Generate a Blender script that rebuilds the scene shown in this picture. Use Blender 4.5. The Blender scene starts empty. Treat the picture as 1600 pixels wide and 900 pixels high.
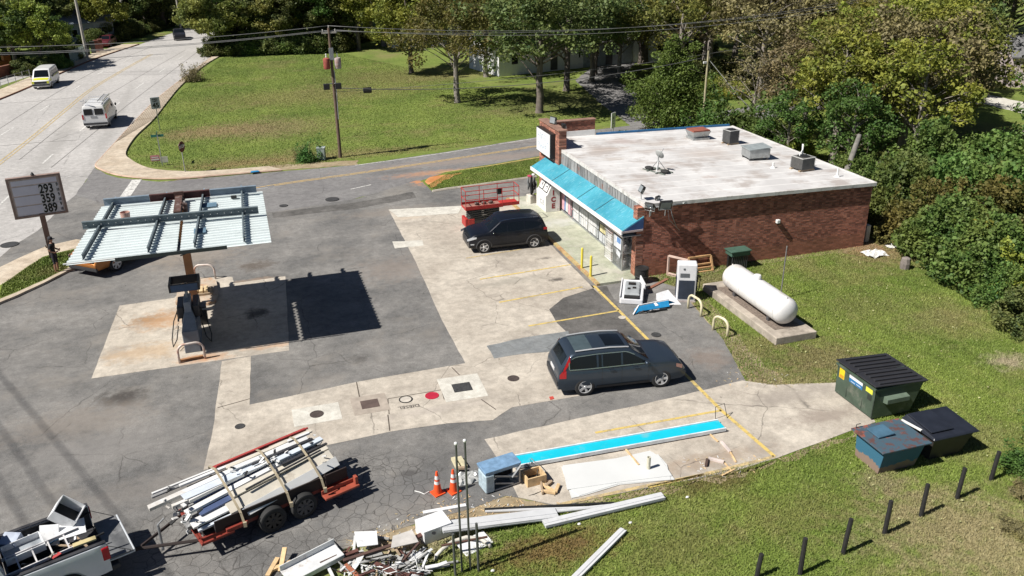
import bpy, bmesh, math, random
import numpy as np
from mathutils import Vector, Matrix
random.seed(7); rng = np.random.default_rng(7)
R = math.radians; PI = math.pi
sc = bpy.context.scene
COL = sc.collection
# ------------------------------------------------------------------ camera
FPX, PITCH, ROLL, YAW, CH = 1320.1, 0.41212, -0.010209, 0.30825, 15.70
_F = Vector((math.sin(YAW)*math.cos(PITCH), math.cos(YAW)*math.cos(PITCH), -math.sin(PITCH)))
_R = Vector((math.cos(YAW), -math.sin(YAW), 0)); _U = _R.cross(_F)
CR = math.cos(ROLL)*_R + math.sin(ROLL)*_U; CU = -math.sin(ROLL)*_R + math.cos(ROLL)*_U
cd = bpy.data.cameras.new('camera'); cam = bpy.data.objects.new('camera', cd); COL.objects.link(cam)
cd.sensor_width = 36; cd.lens = FPX/1600*36; cd.clip_end = 2000; cd.clip_start = .1
mw = Matrix((CR, CU, -_F)).transposed().to_4x4(); mw.translation = (0, 0, CH); cam.matrix_world = mw
sc.camera = cam
# ------------------------------------------------------------------ light
SUNV = Vector((0.87, 0.14, -1.0)).normalized()            # direction in which the light travels
w = bpy.data.worlds.new('World'); sc.world = w; w.use_nodes = True
sky = w.node_tree.nodes.new('ShaderNodeTexSky'); sky.sky_type = 'NISHITA'; sky.sun_disc = False
sky.sun_elevation = math.asin(-SUNV.z); sky.sun_rotation = math.atan2(-SUNV.x, -SUNV.y)
sky.air_density = .5; sky.dust_density = .25
bg = w.node_tree.nodes['Background']; bg.inputs[1].default_value = 0.05
w.node_tree.links.new(sky.outputs[0], bg.inputs[0])
sd = bpy.data.lights.new('sun', 'SUN'); so = bpy.data.objects.new('sun', sd); COL.objects.link(so)
sd.energy = 5.0; sd.angle = R(.53); sd.color = (1, .955, .89)
so.rotation_euler = SUNV.to_track_quat('-Z', 'Y').to_euler(); so.location = (-60, -10, 80)
sc.view_settings.view_transform = 'Standard'; sc.view_settings.look = 'None'
sc.view_settings.exposure = 0.50; sc.view_settings.gamma = 1
# ------------------------------------------------------------------ survey: a point of the photo dropped on the level z
def G(px, py, z=0.0):
    d = _F*FPX + CR*(px-800) - CU*(py-450)
    t = (z-CH)/d.z
    return Vector((d.x*t, d.y*t, z))
# ------------------------------------------------------------------ materials
MATS = {}
def _noise(nt, scale, detail=4, vec=None, rough=.6):
    n = nt.nodes.new('ShaderNodeTexNoise'); n.inputs['Scale'].default_value = scale
    n.inputs['Detail'].default_value = detail; n.inputs['Roughness'].default_value = rough
    if vec: nt.links.new(vec, n.inputs['Vector'])
    return n.outputs['Fac']
def _ramp(nt, fac, a, b, ca=(0,0,0,1), cb=(1,1,1,1)):
    r = nt.nodes.new('ShaderNodeValToRGB'); r.color_ramp.elements[0].position = a; r.color_ramp.elements[1].position = b
    r.color_ramp.elements[0].color = ca; r.color_ramp.elements[1].color = cb
    nt.links.new(fac, r.inputs[0]); return r.outputs[0]
def _mix(nt, fac, a, b, mode='MIX'):
    m = nt.nodes.new('ShaderNodeMix'); m.data_type = 'RGBA'; m.blend_type = mode
    for s, v in ((m.inputs[0], fac), (m.inputs[6], a), (m.inputs[7], b)):
        if isinstance(v, (int, float)): s.default_value = v
        elif isinstance(v, tuple): s.default_value = v if len(v) == 4 else (*v, 1)
        else: nt.links.new(v, s)
    return m.outputs[2]
def _math(nt, op, a, b=0.0):
    m = nt.nodes.new('ShaderNodeMath'); m.operation = op
    for s, v in zip(m.inputs, (a, b)):
        if isinstance(v, (int, float)): s.default_value = v
        else: nt.links.new(v, s)
    return m.outputs[0]
def _bump(nt, h, strength, dist, target):
    b = nt.nodes.new('ShaderNodeBump'); b.inputs['Strength'].default_value = strength; b.inputs['Distance'].default_value = dist
    nt.links.new(h, b.inputs['Height']); nt.links.new(b.outputs[0], target.inputs['Normal'])
def base(name):
    m = bpy.data.materials.new(name); m.use_nodes = True; nt = m.node_tree
    p = nt.nodes['Principled BSDF']; tc = nt.nodes.new('ShaderNodeTexCoord'); MATS[name] = m
    return m, nt, p, tc
def M(name, col, rough=.55, metal=0, var=.25, scale=3, dirt=None, dirt_amt=.5, bump=0, coat=0, spec=None):
    if name in MATS: return MATS[name]
    m, nt, p, tc = base(name)
    f = _ramp(nt, _noise(nt, scale, 5, tc.outputs['Object']), .3, .7)
    c = _mix(nt, f, tuple(x*(1-var) for x in col), tuple(min(1, x*(1+var*.6)) for x in col))
    if dirt:
        d = _ramp(nt, _noise(nt, scale*.7, 8, tc.outputs['Object'], .72), .62-dirt_amt*.2, .74-dirt_amt*.1)
        c = _mix(nt, d, c, dirt)
    nt.links.new(c, p.inputs['Base Color'])
    p.inputs['Roughness'].default_value = rough; p.inputs['Metallic'].default_value = metal
    if coat: p.inputs['Coat Weight'].default_value = coat; p.inputs['Coat Roughness'].default_value = .05
    if spec is not None: p.inputs['Specular IOR Level'].default_value = spec
    if bump: _bump(nt, _noise(nt, scale*6, 4, tc.outputs['Object']), bump, .02, p)
    return m
def stains(nt, pos, c, items):
    """blots with ragged edges, each (x, y, radius_x, radius_y, colour, strength)"""
    for x, y, rx, ry, colr, st in items:
        mp = nt.nodes.new('ShaderNodeMapping'); mp.vector_type = 'POINT'
        mp.inputs['Scale'].default_value = (1/rx, 1/ry, 0); mp.inputs['Location'].default_value = (-x/rx, -y/ry, 0)
        nt.links.new(pos, mp.inputs[0])
        ln = nt.nodes.new('ShaderNodeVectorMath'); ln.operation = 'LENGTH'; nt.links.new(mp.outputs[0], ln.inputs[0])
        n = _noise(nt, 2.2, 7, pos, .7)
        v = _math(nt, 'ADD', ln.outputs['Value'], _math(nt, 'MULTIPLY', _math(nt, 'SUBTRACT', n, .5), 2.4))
        c = _mix(nt, _math(nt, 'MULTIPLY', _ramp(nt, v, .25, 1.15, (1,1,1,1), (0,0,0,1)), st), c, colr)
    return c
def ground_mat(name, cols, big=.25, fine=30, cracks=None, crack2=None, items=(), rough=.9, bump=.4, patches=None, speck=.25, spots=False):
    """cols: dark, light; cracks: (scale, width, strength)"""
    m, nt, p, tc = base(name); pos = tc.outputs['Object']
    f = _ramp(nt, _noise(nt, big, 6, pos, .62), .36, .64)
    c = _mix(nt, f, cols[0], cols[1])
    g = _noise(nt, fine, 3, pos, .7)
    c = _mix(nt, speck, c, _ramp(nt, g, .35, .65, (.25,.25,.25,1), (1,1,1,1)), 'SOFT_LIGHT')
    g2 = _ramp(nt, _noise(nt, 2.6, 9, pos, .75), .38, .62)
    c = _mix(nt, .34, c, _mix(nt, g2, (.27,.27,.27), (.75,.75,.75)), 'OVERLAY')
    if spots: c = _mix(nt, _math(nt, 'MULTIPLY', _ramp(nt, _noise(nt, 3.3, 5, pos, .55), .70, .74), .55), c, (.04,.038,.035)); c = _mix(nt, _math(nt, 'MULTIPLY', _ramp(nt, _noise(nt, 5.1, 3, pos, .5), .72, .76), .4), c, (.38,.35,.31))
    if patches:
        c = _mix(nt, _math(nt, 'MULTIPLY', _ramp(nt, _noise(nt, patches[1], 7, pos, .7), .52, .66), patches[2]), c, patches[0])
    c = stains(nt, pos, c, items)
    h = g
    for ck in (cracks, crack2):
        if not ck: continue
        wn = nt.nodes.new('ShaderNodeTexNoise'); wn.inputs['Scale'].default_value = 1.3; wn.inputs['Detail'].default_value = 6; nt.links.new(pos, wn.inputs['Vector'])
        va = nt.nodes.new('ShaderNodeVectorMath'); va.operation = 'MULTIPLY_ADD'; nt.links.new(wn.outputs['Color'], va.inputs[0])
        va.inputs[1].default_value = (ck[3],)*3 if len(ck) > 3 else (.55,)*3; nt.links.new(pos, va.inputs[2])
        fl = nt.nodes.new('ShaderNodeVectorMath'); fl.operation = 'MULTIPLY'; nt.links.new(va.outputs[0], fl.inputs[0]); fl.inputs[1].default_value = (1,1,0)
        vo = nt.nodes.new('ShaderNodeTexVoronoi'); vo.feature = 'DISTANCE_TO_EDGE'; vo.inputs['Scale'].default_value = ck[0]
        nt.links.new(fl.outputs[0], vo.inputs['Vector'])
        e = _ramp(nt, vo.outputs[0], 0, ck[1], (1,1,1,1), (0,0,0,1))
        msk = _ramp(nt, _noise(nt, .45 if len(ck) < 5 else ck[4], 4, pos), .44, .56)
        if len(ck) > 5:      # cracks only inside a blot
            x, y, rx, ry = ck[5]
            mp = nt.nodes.new('ShaderNodeMapping'); mp.inputs['Scale'].default_value = (1/rx, 1/ry, 0); mp.inputs['Location'].default_value = (-x/rx, -y/ry, 0)
            nt.links.new(pos, mp.inputs[0]); ln = nt.nodes.new('ShaderNodeVectorMath'); ln.operation = 'LENGTH'; nt.links.new(mp.outputs[0], ln.inputs[0])
            msk = _ramp(nt, ln.outputs['Value'], .8, 1.1, (1,1,1,1), (0,0,0,1))
        c = _mix(nt, _math(nt, 'MULTIPLY', _math(nt, 'MULTIPLY', e, msk), ck[2]), c, (.035,.032,.03))
    nt.links.new(c, p.inputs['Base Color']); p.inputs['Roughness'].default_value = rough
    p.inputs['Specular IOR Level'].default_value = .25
    if bump: _bump(nt, h, bump, .015, p)
    return m
def brick_mat(name, axis, c1, c2, mortar, stain=None):
    m, nt, p, tc = base(name)
    sp = nt.nodes.new('ShaderNodeSeparateXYZ'); nt.links.new(tc.outputs['Object'], sp.inputs[0])
    cb = nt.nodes.new('ShaderNodeCombineXYZ'); nt.links.new(sp.outputs[axis], cb.inputs[0]); nt.links.new(sp.outputs[2], cb.inputs[1])
    b = nt.nodes.new('ShaderNodeTexBrick'); nt.links.new(cb.outputs[0], b.inputs['Vector'])
    b.inputs['Scale'].default_value = 1; b.inputs['Brick Width'].default_value = .215; b.inputs['Row Height'].default_value = .078
    b.inputs['Mortar Size'].default_value = .007; b.inputs['Mortar Smooth'].default_value = .2
    b.inputs['Color1'].default_value = (*c1, 1); b.inputs['Color2'].default_value = (*c2, 1); b.inputs['Mortar'].default_value = (*mortar, 1)
    # brick-sized tone jumps
    sn = nt.nodes.new('ShaderNodeVectorMath'); sn.operation = 'SNAP'; nt.links.new(cb.outputs[0], sn.inputs[0]); sn.inputs[1].default_value = (.2, .078, 1)
    wn = nt.nodes.new('ShaderNodeTexWhiteNoise'); nt.links.new(sn.outputs[0], wn.inputs['Vector'])
    c = _mix(nt, .6, b.outputs['Color'], _ramp(nt, wn.outputs['Value'], .0, 1.0, (.12,.10,.10,1), (.86,.80,.76,1)), 'OVERLAY')
    c = _mix(nt, .35, c, _ramp(nt, _noise(nt, .8, 6, tc.outputs['Object']), .35, .65, (.3,.3,.3,1), (.7,.7,.7,1)), 'OVERLAY')
    lowz = _math(nt, 'ADD', sp.outputs[2], _math(nt, 'MULTIPLY', _noise(nt, .7, 6, tc.outputs['Object'], .7), -1.6))
    c = _mix(nt, _ramp(nt, lowz, -.3, -.05), _mix(nt, .45, c, (.30,.13,.07)), c)
    nt.links.new(c, p.inputs['Base Color']); p.inputs['Roughness'].default_value = .9
    _bump(nt, _math(nt, 'ADD', _math(nt, 'MULTIPLY', b.outputs['Fac'], -1), _math(nt, 'MULTIPLY', wn.outputs['Value'], .5)), .8, .012, p)
    return m
def leaf_mat(name, dark, light, autumn=None, trans=.25):
    m, nt, p, tc = base(name)
    geo = nt.nodes.new('ShaderNodeNewGeometry'); oi = nt.nodes.new('ShaderNodeObjectInfo')
    c = _mix(nt, geo.outputs['Random Per Island'], dark, light)
    cl = _ramp(nt, _noise(nt, .55, 3, tc.outputs['Object']), .4, .62)
    c = _mix(nt, _math(nt, 'MULTIPLY', cl, .6), c, autumn or light)
    hs = nt.nodes.new('ShaderNodeHueSaturation'); nt.links.new(c, hs.inputs['Color'])
    nt.links.new(_math(nt, 'ADD', _math(nt, 'MULTIPLY', oi.outputs['Random'], .05), .475), hs.inputs['Hue'])
    nt.links.new(_math(nt, 'ADD', _math(nt, 'MULTIPLY', oi.outputs['Random'], .5), .72), hs.inputs['Value'])
    c = hs.outputs[0]
    nt.links.new(c, p.inputs['Base Color']); p.inputs['Roughness'].default_value = .62; p.inputs['Specular IOR Level'].default_value = .3
    tr = nt.nodes.new('ShaderNodeBsdfTranslucent'); nt.links.new(c, tr.inputs['Color'])
    mx = nt.nodes.new('ShaderNodeMixShader'); mx.inputs[0].default_value = trans
    nt.links.new(p.outputs[0], mx.inputs[1]); nt.links.new(tr.outputs[0], mx.inputs[2])
    nt.links.new(mx.outputs[0], nt.nodes['Material Output'].inputs[0])
    return m
# ------------------------------------------------------------------ mesh builder
class MB:
    def __init__(s): s.v = []; s.f = []; s.m = []
    def add(s, vs, fs, mat=0, T=None):
        o = len(s.v)
        for q in vs:
            q = Vector(q)
            if T is not None: q = T @ q
            s.v.append(q)
        for f in fs: s.f.append([o+i for i in f]); s.m.append(mat)
        return s
    def bx(s, x0, x1, y0, y1, z0, z1, mat=0, T=None):
        vs = [(x0,y0,z0),(x1,y0,z0),(x1,y1,z0),(x0,y1,z0),(x0,y0,z1),(x1,y0,z1),(x1,y1,z1),(x0,y1,z1)]
        return s.add(vs, [(3,2,1,0),(4,5,6,7),(0,1,5,4),(1,2,6,5),(2,3,7,6),(3,0,4,7)], mat, T)
    def bar(s, a, b, wx, wz, mat=0, roll=0):
        """box of section wx (side) by wz (up) from a to b"""
        a = Vector(a); b = Vector(b); d = (b-a); L = d.length; d.normalize()
        up = Vector((0,0,1)) if abs(d.z) < .95 else Vector((0,1,0))
        sd_ = d.cross(up).normalized(); up = sd_.cross(d)
        T = Matrix((d, -sd_, up)).transposed().to_4x4(); T.translation = a
        if roll: T = T @ Matrix.Rotation(roll, 4, 'X')
        return s.bx(0, L, -wx/2, wx/2, -wz/2, wz/2, mat, T)
    def tube(s, pts, r, n=8, mat=0, closed=False):
        pts = [Vector(q) for q in pts]; k = len(pts)
        rs = r if isinstance(r, (list, tuple)) else [r]*k
        o = len(s.v); prev = None
        for i, q in enumerate(pts):
            if closed: t = (pts[(i+1) % k]-pts[i-1])
            else: t = pts[min(i+1, k-1)]-pts[max(i-1, 0)]
            t.normalize()
            if prev is None:
                a = t.cross(Vector((0,0,1)) if abs(t.z) < .9 else Vector((1,0,0))).normalized()
            else: a = (prev - t*prev.dot(t)).normalized()
            prev = a; b = t.cross(a)
            for j in range(n):
                an = 2*PI*j/n; s.v.append(q + (a*math.cos(an)+b*math.sin(an))*rs[i])
        for i in range(k if closed else k-1):
            for j in range(n):
                a0 = o+i*n+j; a1 = o+i*n+(j+1) % n; i2 = (i+1) % k
                s.f.append([a0, a1, o+i2*n+(j+1) % n, o+i2*n+j]); s.m.append(mat)
        if not closed:
            s.f.append([o+j for j in range(n)][::-1]); s.m.append(mat)
            s.f.append([o+(k-1)*n+j for j in range(n)]); s.m.append(mat)
        return s
    def prism(s, poly, z0, z1, mat=0, T=None):
        n = len(poly); vs = [(*q[:2], z0) for q in poly]+[(*q[:2], z1) for q in poly]
        fs = [list(range(n))[::-1], list(range(n, 2*n))]+[[i, (i+1) % n, n+(i+1) % n, n+i] for i in range(n)]
        return s.add(vs, fs, mat, T)
    def lathe(s, prof, n=20, T=None, mat=0, caps=True):
        """prof: (r, z) list, closed with caps if r ends at 0"""
        o = []; vs = []; fs = []
        for r_, z in prof:
            for j in range(n): vs.append((r_*math.cos(2*PI*j/n), r_*math.sin(2*PI*j/n), z))
        for i in range(len(prof)-1):
            for j in range(n): fs.append([i*n+j, i*n+(j+1) % n, (i+1)*n+(j+1) % n, (i+1)*n+j])
        if caps and prof[0][0] > 1e-4: fs.append(list(range(n))[::-1])
        if caps and prof[-1][0] > 1e-4: fs.append([(len(prof)-1)*n+j for j in range(n)])
        return s.add(vs, fs, mat, T)
    def ball(s, c, r, n=10, sx=1, sy=1, sz=1, mat=0):
        prof = [(max(1e-5, math.sin(PI*i/n)), -math.cos(PI*i/n)) for i in range(n+1)]
        T = Matrix.Translation(c) @ Matrix.Diagonal((r*sx, r*sy, r*sz, 1))
        return s.lathe(prof, 2*n, T, mat)
    def build(s, name, mats, parent=None, smooth=False, bevel=0, loc=None, rz=0, auto=None):
        me = bpy.data.meshes.new(name)
        me.from_pydata([tuple(q) for q in s.v], [], s.f); 
        if not isinstance(mats, (list, tuple)): mats = [mats]
        for q in mats: me.materials.append(q)
        me.polygons.foreach_set('material_index', s.m)
        bm = bmesh.new(); bm.from_mesh(me); bmesh.ops.recalc_face_normals(bm, faces=bm.faces); bm.to_mesh(me); bm.free()
        if smooth: me.shade_smooth()
        o = bpy.data.objects.new(name, me); COL.objects.link(o)
        if auto: me.set_sharp_from_angle(angle=R(auto))
        if parent: o.parent = parent
        if loc: o.location = loc
        if rz: o.rotation_euler.z = rz
        if bevel:
            b = o.modifiers.new('b', 'BEVEL'); b.width = bevel; b.segments = 2; b.limit_method = 'ANGLE'; b.angle_limit = R(50)
        return o
def thing(name, label, cat, loc=(0,0,0), rz=0, group=None):
    o = bpy.data.objects.new(name, None); COL.objects.link(o); o.location = loc; o.rotation_euler = (0,0,rz); o.empty_display_size = .2
    o['label'] = label; o['category'] = cat
    if group: o['group'] = group
    return o
def tag(o, label, cat, group=None, kind=None):
    o['label'] = label; o['category'] = cat
    if group: o['group'] = group
    if kind: o['kind'] = kind
    return o
def struct(o, kind='structure'): o['kind'] = kind; return o
def copy_tree(o, loc, rz=None, label=None, scale=None):
    c = o.copy(); COL.objects.link(c); c.location = loc
    if rz is not None: c.rotation_euler.z = rz
    if label: c['label'] = label
    if scale is not None: c.scale = (scale,)*3 if not isinstance(scale, tuple) else scale
    def rec(src, par):
        for ch in src.children:
            d = ch.copy(); COL.objects.link(d); d.parent = par; rec(ch, d)
    rec(o, c); return c
def text(s, size, mat, parent, T, name='lettering', bold=0.0, ext=.004, sx=1.0, align='LEFT'):
    cu = bpy.data.curves.new('t', 'FONT'); cu.body = s; cu.size = size; cu.extrude = ext; cu.offset = bold; cu.align_x = align
    cu.resolution_u = 3
    t = bpy.data.objects.new('t', cu); COL.objects.link(t)
    dg = bpy.context.evaluated_depsgraph_get(); me = bpy.data.meshes.new_from_object(t.evaluated_get(dg))
    bpy.data.objects.remove(t); me.transform(T @ Matrix.Diagonal((sx,1,1,1))); me.materials.clear(); me.materials.append(mat)
    o = bpy.data.objects.new(name, me); COL.objects.link(o)
    if parent: o.parent = parent
    return o
def frame(o, x, y):   # matrix with given origin, text-x axis and text-y axis
    x = Vector(x).normalized(); y = Vector(y).normalized(); z = x.cross(y)
    T = Matrix((x, y, z)).transposed().to_4x4(); T.translation = o; return T
def arr_mesh(name, V, F, mats, mi=None, parent=None, smooth=False):
    me = bpy.data.meshes.new(name); V = np.asarray(V, np.float32); F = np.asarray(F, np.int32); k = F.shape[1]
    me.vertices.add(len(V)); me.vertices.foreach_set('co', V.ravel())
    me.loops.add(F.size); me.loops.foreach_set('vertex_index', F.ravel())
    me.polygons.add(len(F)); me.polygons.foreach_set('loop_start', np.arange(0, F.size, k, dtype=np.int32))
    for q in (mats if isinstance(mats, (list, tuple)) else [mats]): me.materials.append(q)
    if mi is not None: me.polygons.foreach_set('material_index', mi)
    me.update(calc_edges=True); me.validate()
    o = bpy.data.objects.new(name, me); COL.objects.link(o)
    if parent: o.parent = parent
    return o
def jitter(poly, step=.5, amp=.06, seed=1):
    rd = random.Random(seed); out = []
    n = len(poly)
    for i in range(n):
        a = Vector(poly[i]).to_2d() if len(poly[i]) > 2 else Vector(poly[i]); b = Vector(poly[(i+1) % n]); b = b.to_2d() if len(b) > 2 else b
        L = (b-a).length; k = max(1, int(L/step))
        nn = Vector((-(b-a).y, (b-a).x)).normalized() if L else Vector((0,0))
        for j in range(k):
            t = j/k; q = a.lerp(b, t)
            if j: q = q + nn*rd.uniform(-amp, amp)
            out.append((q.x, q.y))
    return out
def sheet(name, poly, z, mat, amp=0, step=.5, seed=1, th=None):
    if amp: poly = jitter(poly, step, amp, seed)
    bm = bmesh.new()
    vs = [bm.verts.new((q[0], q[1], z)) for q in poly]
    f = bm.faces.new(vs); bmesh.ops.triangulate(bm, faces=[f])
    for q in bm.faces:
        if q.normal.z < 0: q.normal_flip()
    if th:
        r = bmesh.ops.extrude_face_region(bm, geom=list(bm.faces)); 
        bmesh.ops.translate(bm, vec=(0,0,th), verts=[e for e in r['geom'] if isinstance(e, bmesh.types.BMVert)])
        bmesh.ops.recalc_face_normals(bm, faces=bm.faces)
    me = bpy.data.meshes.new(name); bm.to_mesh(me); bm.free(); me.materials.append(mat)
    o = bpy.data.objects.new(name, me); COL.objects.link(o); return o
def PP(*px): return [G(a, b) for a, b in px]
def smooth_line(pts, n=8):
    pts = [Vector(q) for q in pts]; out = []
    for i in range(len(pts)-1):
        p0 = pts[max(i-1,0)]; p1 = pts[i]; p2 = pts[i+1]; p3 = pts[min(i+2, len(pts)-1)]
        for j in range(n):
            t = j/n
            out.append(.5*((2*p1)+(p2-p0)*t+(2*p0-5*p1+4*p2-p3)*t*t+(3*p1-p0-3*p2+p3)*t**3))
    out.append(pts[-1]); return out
def strip(name, line, w, z, mat, dash=None, parts=None):
    """flat ribbon along a line; dash=(on, off)"""
    line = [Vector((q[0], q[1])) for q in line]; b = MB(); d = 0
    for a, c in zip(line[:-1], line[1:]):
        L = (c-a).length
        k = max(1, int(L/.5)) if dash else 1
        for j in range(k):
            p = a.lerp(c, j/k); q = a.lerp(c, (j+1)/k); d += L/k
            if dash and (d % (dash[0]+dash[1])) > dash[0]: continue
            n = Vector((-(q-p).y, (q-p).x)).normalized()*w/2
            b.add([(*(p+n), z), (*(p-n), z), (*(q-n), z), (*(q+n), z)], [(0,1,2,3)])
    return struct(b.build(name, mat))
# ================================================================== SETTING
def gp(*px): return [tuple(G(a, b).to_2d()) for a, b in px]
def g1(px, py): q = G(px, py); return q.x, q.y
DK = (.045,.04,.037); RUST = (.36,.2,.1); TAN = (.33,.27,.21)
GITEMS = [(*g1(420,200),7,5,(.22,.17,.09),.7), (*g1(330,205),5,3,(.26,.19,.10),.7), (*g1(480,150),14,6,(.20,.17,.07),.6), (*g1(620,120),12,8,(.16,.14,.055),.6), (*g1(900,160),14,8,(.12,.11,.045),.6),
           (*g1(1280,560),3,2,(.20,.165,.08),.8), (*g1(1350,480),3,2,(.19,.17,.07),.4), (*g1(1480,820),4,2,(.26,.22,.12),.8), (*g1(1560,860),3,2,(.28,.24,.13),.8), (*g1(1380,755),1.2,.9,(.24,.2,.12),.7),
           (*g1(1575,565),1.2,.8,(.34,.29,.2),.9), (*g1(1385,395),3,2.5,(.25,.19,.1),.8), (*g1(1345,385),2,1.5,(.32,.2,.12),.8), (*g1(1100,440),3,1.2,(.26,.2,.12),.6),
           (*g1(860,860),2.5,.9,(.17,.1,.045),.8), (*g1(800,780),2.2,1.0,(.28,.24,.14),.9), (*g1(1120,750),2,.7,(.12,.08,.035),.6), (*g1(640,850),3,1.4,(.3,.26,.16),.8),
           (*g1(1500,215),12,6,(.16,.15,.06),.5), (*g1(1530,235),3,2,(.4,.2,.1),.9), (*g1(400,250),9,2.5,(.17,.15,.06),.6)]
GITEMS += [(*g1(560,240),10,1.6,(.24,.19,.09),.6), (*g1(380,255),5,1.2,(.24,.18,.08),.7), (*g1(700,120),8,3,(.2,.17,.07),.5), (*g1(1230,600),3,1.4,(.26,.22,.11),.7), (*g1(1180,540),2,1.2,(.23,.19,.09),.6), (*g1(1520,690),2.5,1.5,(.22,.19,.09),.5), (*g1(1420,780),1.5,1,(.26,.22,.12),.6), (*g1(1250,800),3,1,(.2,.17,.07),.4), (*g1(1060,860),2.5,1.2,(.17,.15,.06),.5), (*g1(1460,500),3,1.2,(.2,.18,.08),.4)]
m_grass = ground_mat('grass_ground', ((.095,.135,.026), (.155,.195,.042)), big=.16, fine=9, bump=.7, rough=1, speck=.5, patches=((.20,.175,.075), .13, .75),
    items=GITEMS)
ground = sheet('ground', [(-700,-100),(900,-100),(900,1300),(-700,1300)], 0, m_grass); struct(ground)
m_asph = ground_mat('asphalt', ((.112,.110,.107), (.20,.192,.18)), big=.3, fine=40, patches=((.235,.215,.19), .28, .55), spots=True, speck=.4, cracks=(.22,.0045,.6), crack2=(2.6,.035,.75,.35,.3,(*g1(470,800),5.2,3.0)),
    items=[(*g1(190,622),1.1,.8,DK,.85), (*g1(400,415),1.2,.9,(.09,.07,.055),.7), (*g1(400,440),1.5,.5,(.3,.2,.13),.6), (*g1(300,400),3,2.5,TAN,.35), (*g1(120,660),3,1.5,(.24,.21,.18),.5),
           (*g1(620,420),2.5,2,(.24,.2,.17),.5), (*g1(700,285),2.4,.7,(.45,.22,.11),.85), (*g1(665,283),1.5,.5,(.5,.22,.1),.9), (*g1(620,330),4,1,(.23,.2,.17),.5), (*g1(560,560),.5,.4,DK,.5), (*g1(745,745),.4,.3,DK,.5), (*g1(640,740),.3,.2,DK,.7),
           (*g1(930,475),1.6,.6,DK,.6), (*g1(940,510),1.6,.8,(.07,.065,.06),.7), (*g1(900,490),1.2,.8,(.07,.065,.06),.6), (*g1(1110,560),1.2,1,(.2,.15,.12),.5), (*g1(160,700),3,1.5,(.2,.19,.18),.5), (*g1(620,770),4,1.2,(.13,.13,.13),.5), (*g1(660,830),3,.6,(.3,.26,.2),.7), (*g1(250,760),3,1,(.22,.2,.18),.4)])
m_road = ground_mat('road_concrete', ((.34,.328,.315), (.41,.395,.378)), big=.12, fine=20, cracks=(.09,.004,.4), bump=.2,
    items=[(-13.5,60,2.5,6,(.24,.23,.22),.5), (-14,75,1,30,(.27,.26,.245),.5), (-10.5,80,.8,30,(.27,.26,.245),.5)])
m_side = ground_mat('side_asphalt', ((.15,.145,.145), (.2,.195,.19)), big=.2, fine=30, cracks=(.2,.006,.5), bump=.3,
    items=[(*g1(680,270),4,.8,(.4,.22,.13),.7), (*g1(760,248),12,1.2,(.26,.21,.18),.6), (*g1(900,215),8,1.2,(.24,.2,.18),.4), (*g1(620,268),3,.8,(.1,.1,.1),.6)])
m_conc = ground_mat('concrete', ((.35,.31,.26), (.47,.425,.36)), big=.35, fine=35, spots=True, cracks=(.3,.007,.6), bump=.25, patches=((.27,.24,.205), .5, .7),
    items=[(*g1(235,500),.9,.6,(.13,.095,.06),.75), (*g1(255,500),1.6,1.2,(.40,.235,.12),.75), (*g1(230,550),2.2,1.0,(.42,.29,.17),.55), (*g1(400,490),.7,.7,(.06,.055,.05),.85), (*g1(430,540),1.5,.3,(.45,.25,.13),.5), (*g1(320,560),1.2,.5,(.45,.24,.12),.7),
           (*g1(870,437),.5,.25,DK,.8), (*g1(850,404),.5,.2,DK,.6), (*g1(800,395),2.5,.8,(.22,.2,.17),.6), (*g1(850,510),1.5,.5,(.3,.27,.22),.5), (*g1(800,440),2.5,.5,(.28,.26,.22),.6), (*g1(1290,650),2,.6,(.24,.2,.17),.7), (*g1(1230,620),2.5,.6,(.26,.23,.2),.6),
           (*g1(1100,720),3,.5,(.32,.25,.19),.7), (*g1(680,640),2.5,.3,(.34,.3,.27),.4), (*g1(640,340),1.2,.5,(.5,.42,.33),.6)])
m_concw = ground_mat('pale_concrete', ((.47,.45,.40), (.54,.52,.46)), big=.8, fine=30, bump=.15)
m_walk = ground_mat('walk_paint', ((.30,.315,.235), (.40,.40,.315)), big=.5, fine=25, bump=.15, patches=((.46,.43,.38), .6, .7), items=[(*g1(880,350),2.2,.8,(.5,.5,.47),.7), (*g1(830,320),2.5,.8,(.5,.48,.43),.7)])
m_pave = ground_mat('pavement_concrete', ((.40,.33,.25), (.5,.43,.34)), big=.6, fine=20, bump=.2, patches=((.28,.22,.15), .9, .4))
m_patch = ground_mat('patch_asphalt', ((.16,.17,.175), (.21,.22,.22)), big=.8, fine=50, cracks=(.8,.02,.5))
m_dark = ground_mat('seal_asphalt', ((.075,.072,.068), (.14,.133,.125)), big=.6, fine=30, cracks=(.9,.02,.4))
m_dirt = ground_mat('dirt', ((.22,.17,.1), (.33,.27,.18)), big=.8, fine=12, bump=.5)
def paint(name, col, wear=.5):
    m, nt, p, tc = base(name)
    n = _ramp(nt, _noise(nt, 3.5, 9, tc.outputs['Object'], .78), .60-wear*.22, .66)
    c = _mix(nt, n, col, tuple(x*.4+.12 for x in col)); nt.links.new(c, p.inputs['Base Color']); p.inputs['Roughness'].default_value = .8
    tr = nt.nodes.new('ShaderNodeBsdfTransparent'); mx = nt.nodes.new('ShaderNodeMixShader')
    nt.links.new(_math(nt, 'MULTIPLY', n, wear), mx.inputs[0]); nt.links.new(p.outputs[0], mx.inputs[1]); nt.links.new(tr.outputs[0], mx.inputs[2])
    nt.links.new(mx.outputs[0], nt.nodes['Material Output'].inputs[0]); return m
m_yel = paint('worn_yellow_paint', (.58,.43,.13), .5); m_whp = paint('worn_white_paint', (.62,.61,.58), .6); m_yel2 = paint('faded_yellow_paint', (.52,.40,.2), .7)
m_yels = paint('side_yellow_paint', (.55,.38,.14), .5)
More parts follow.
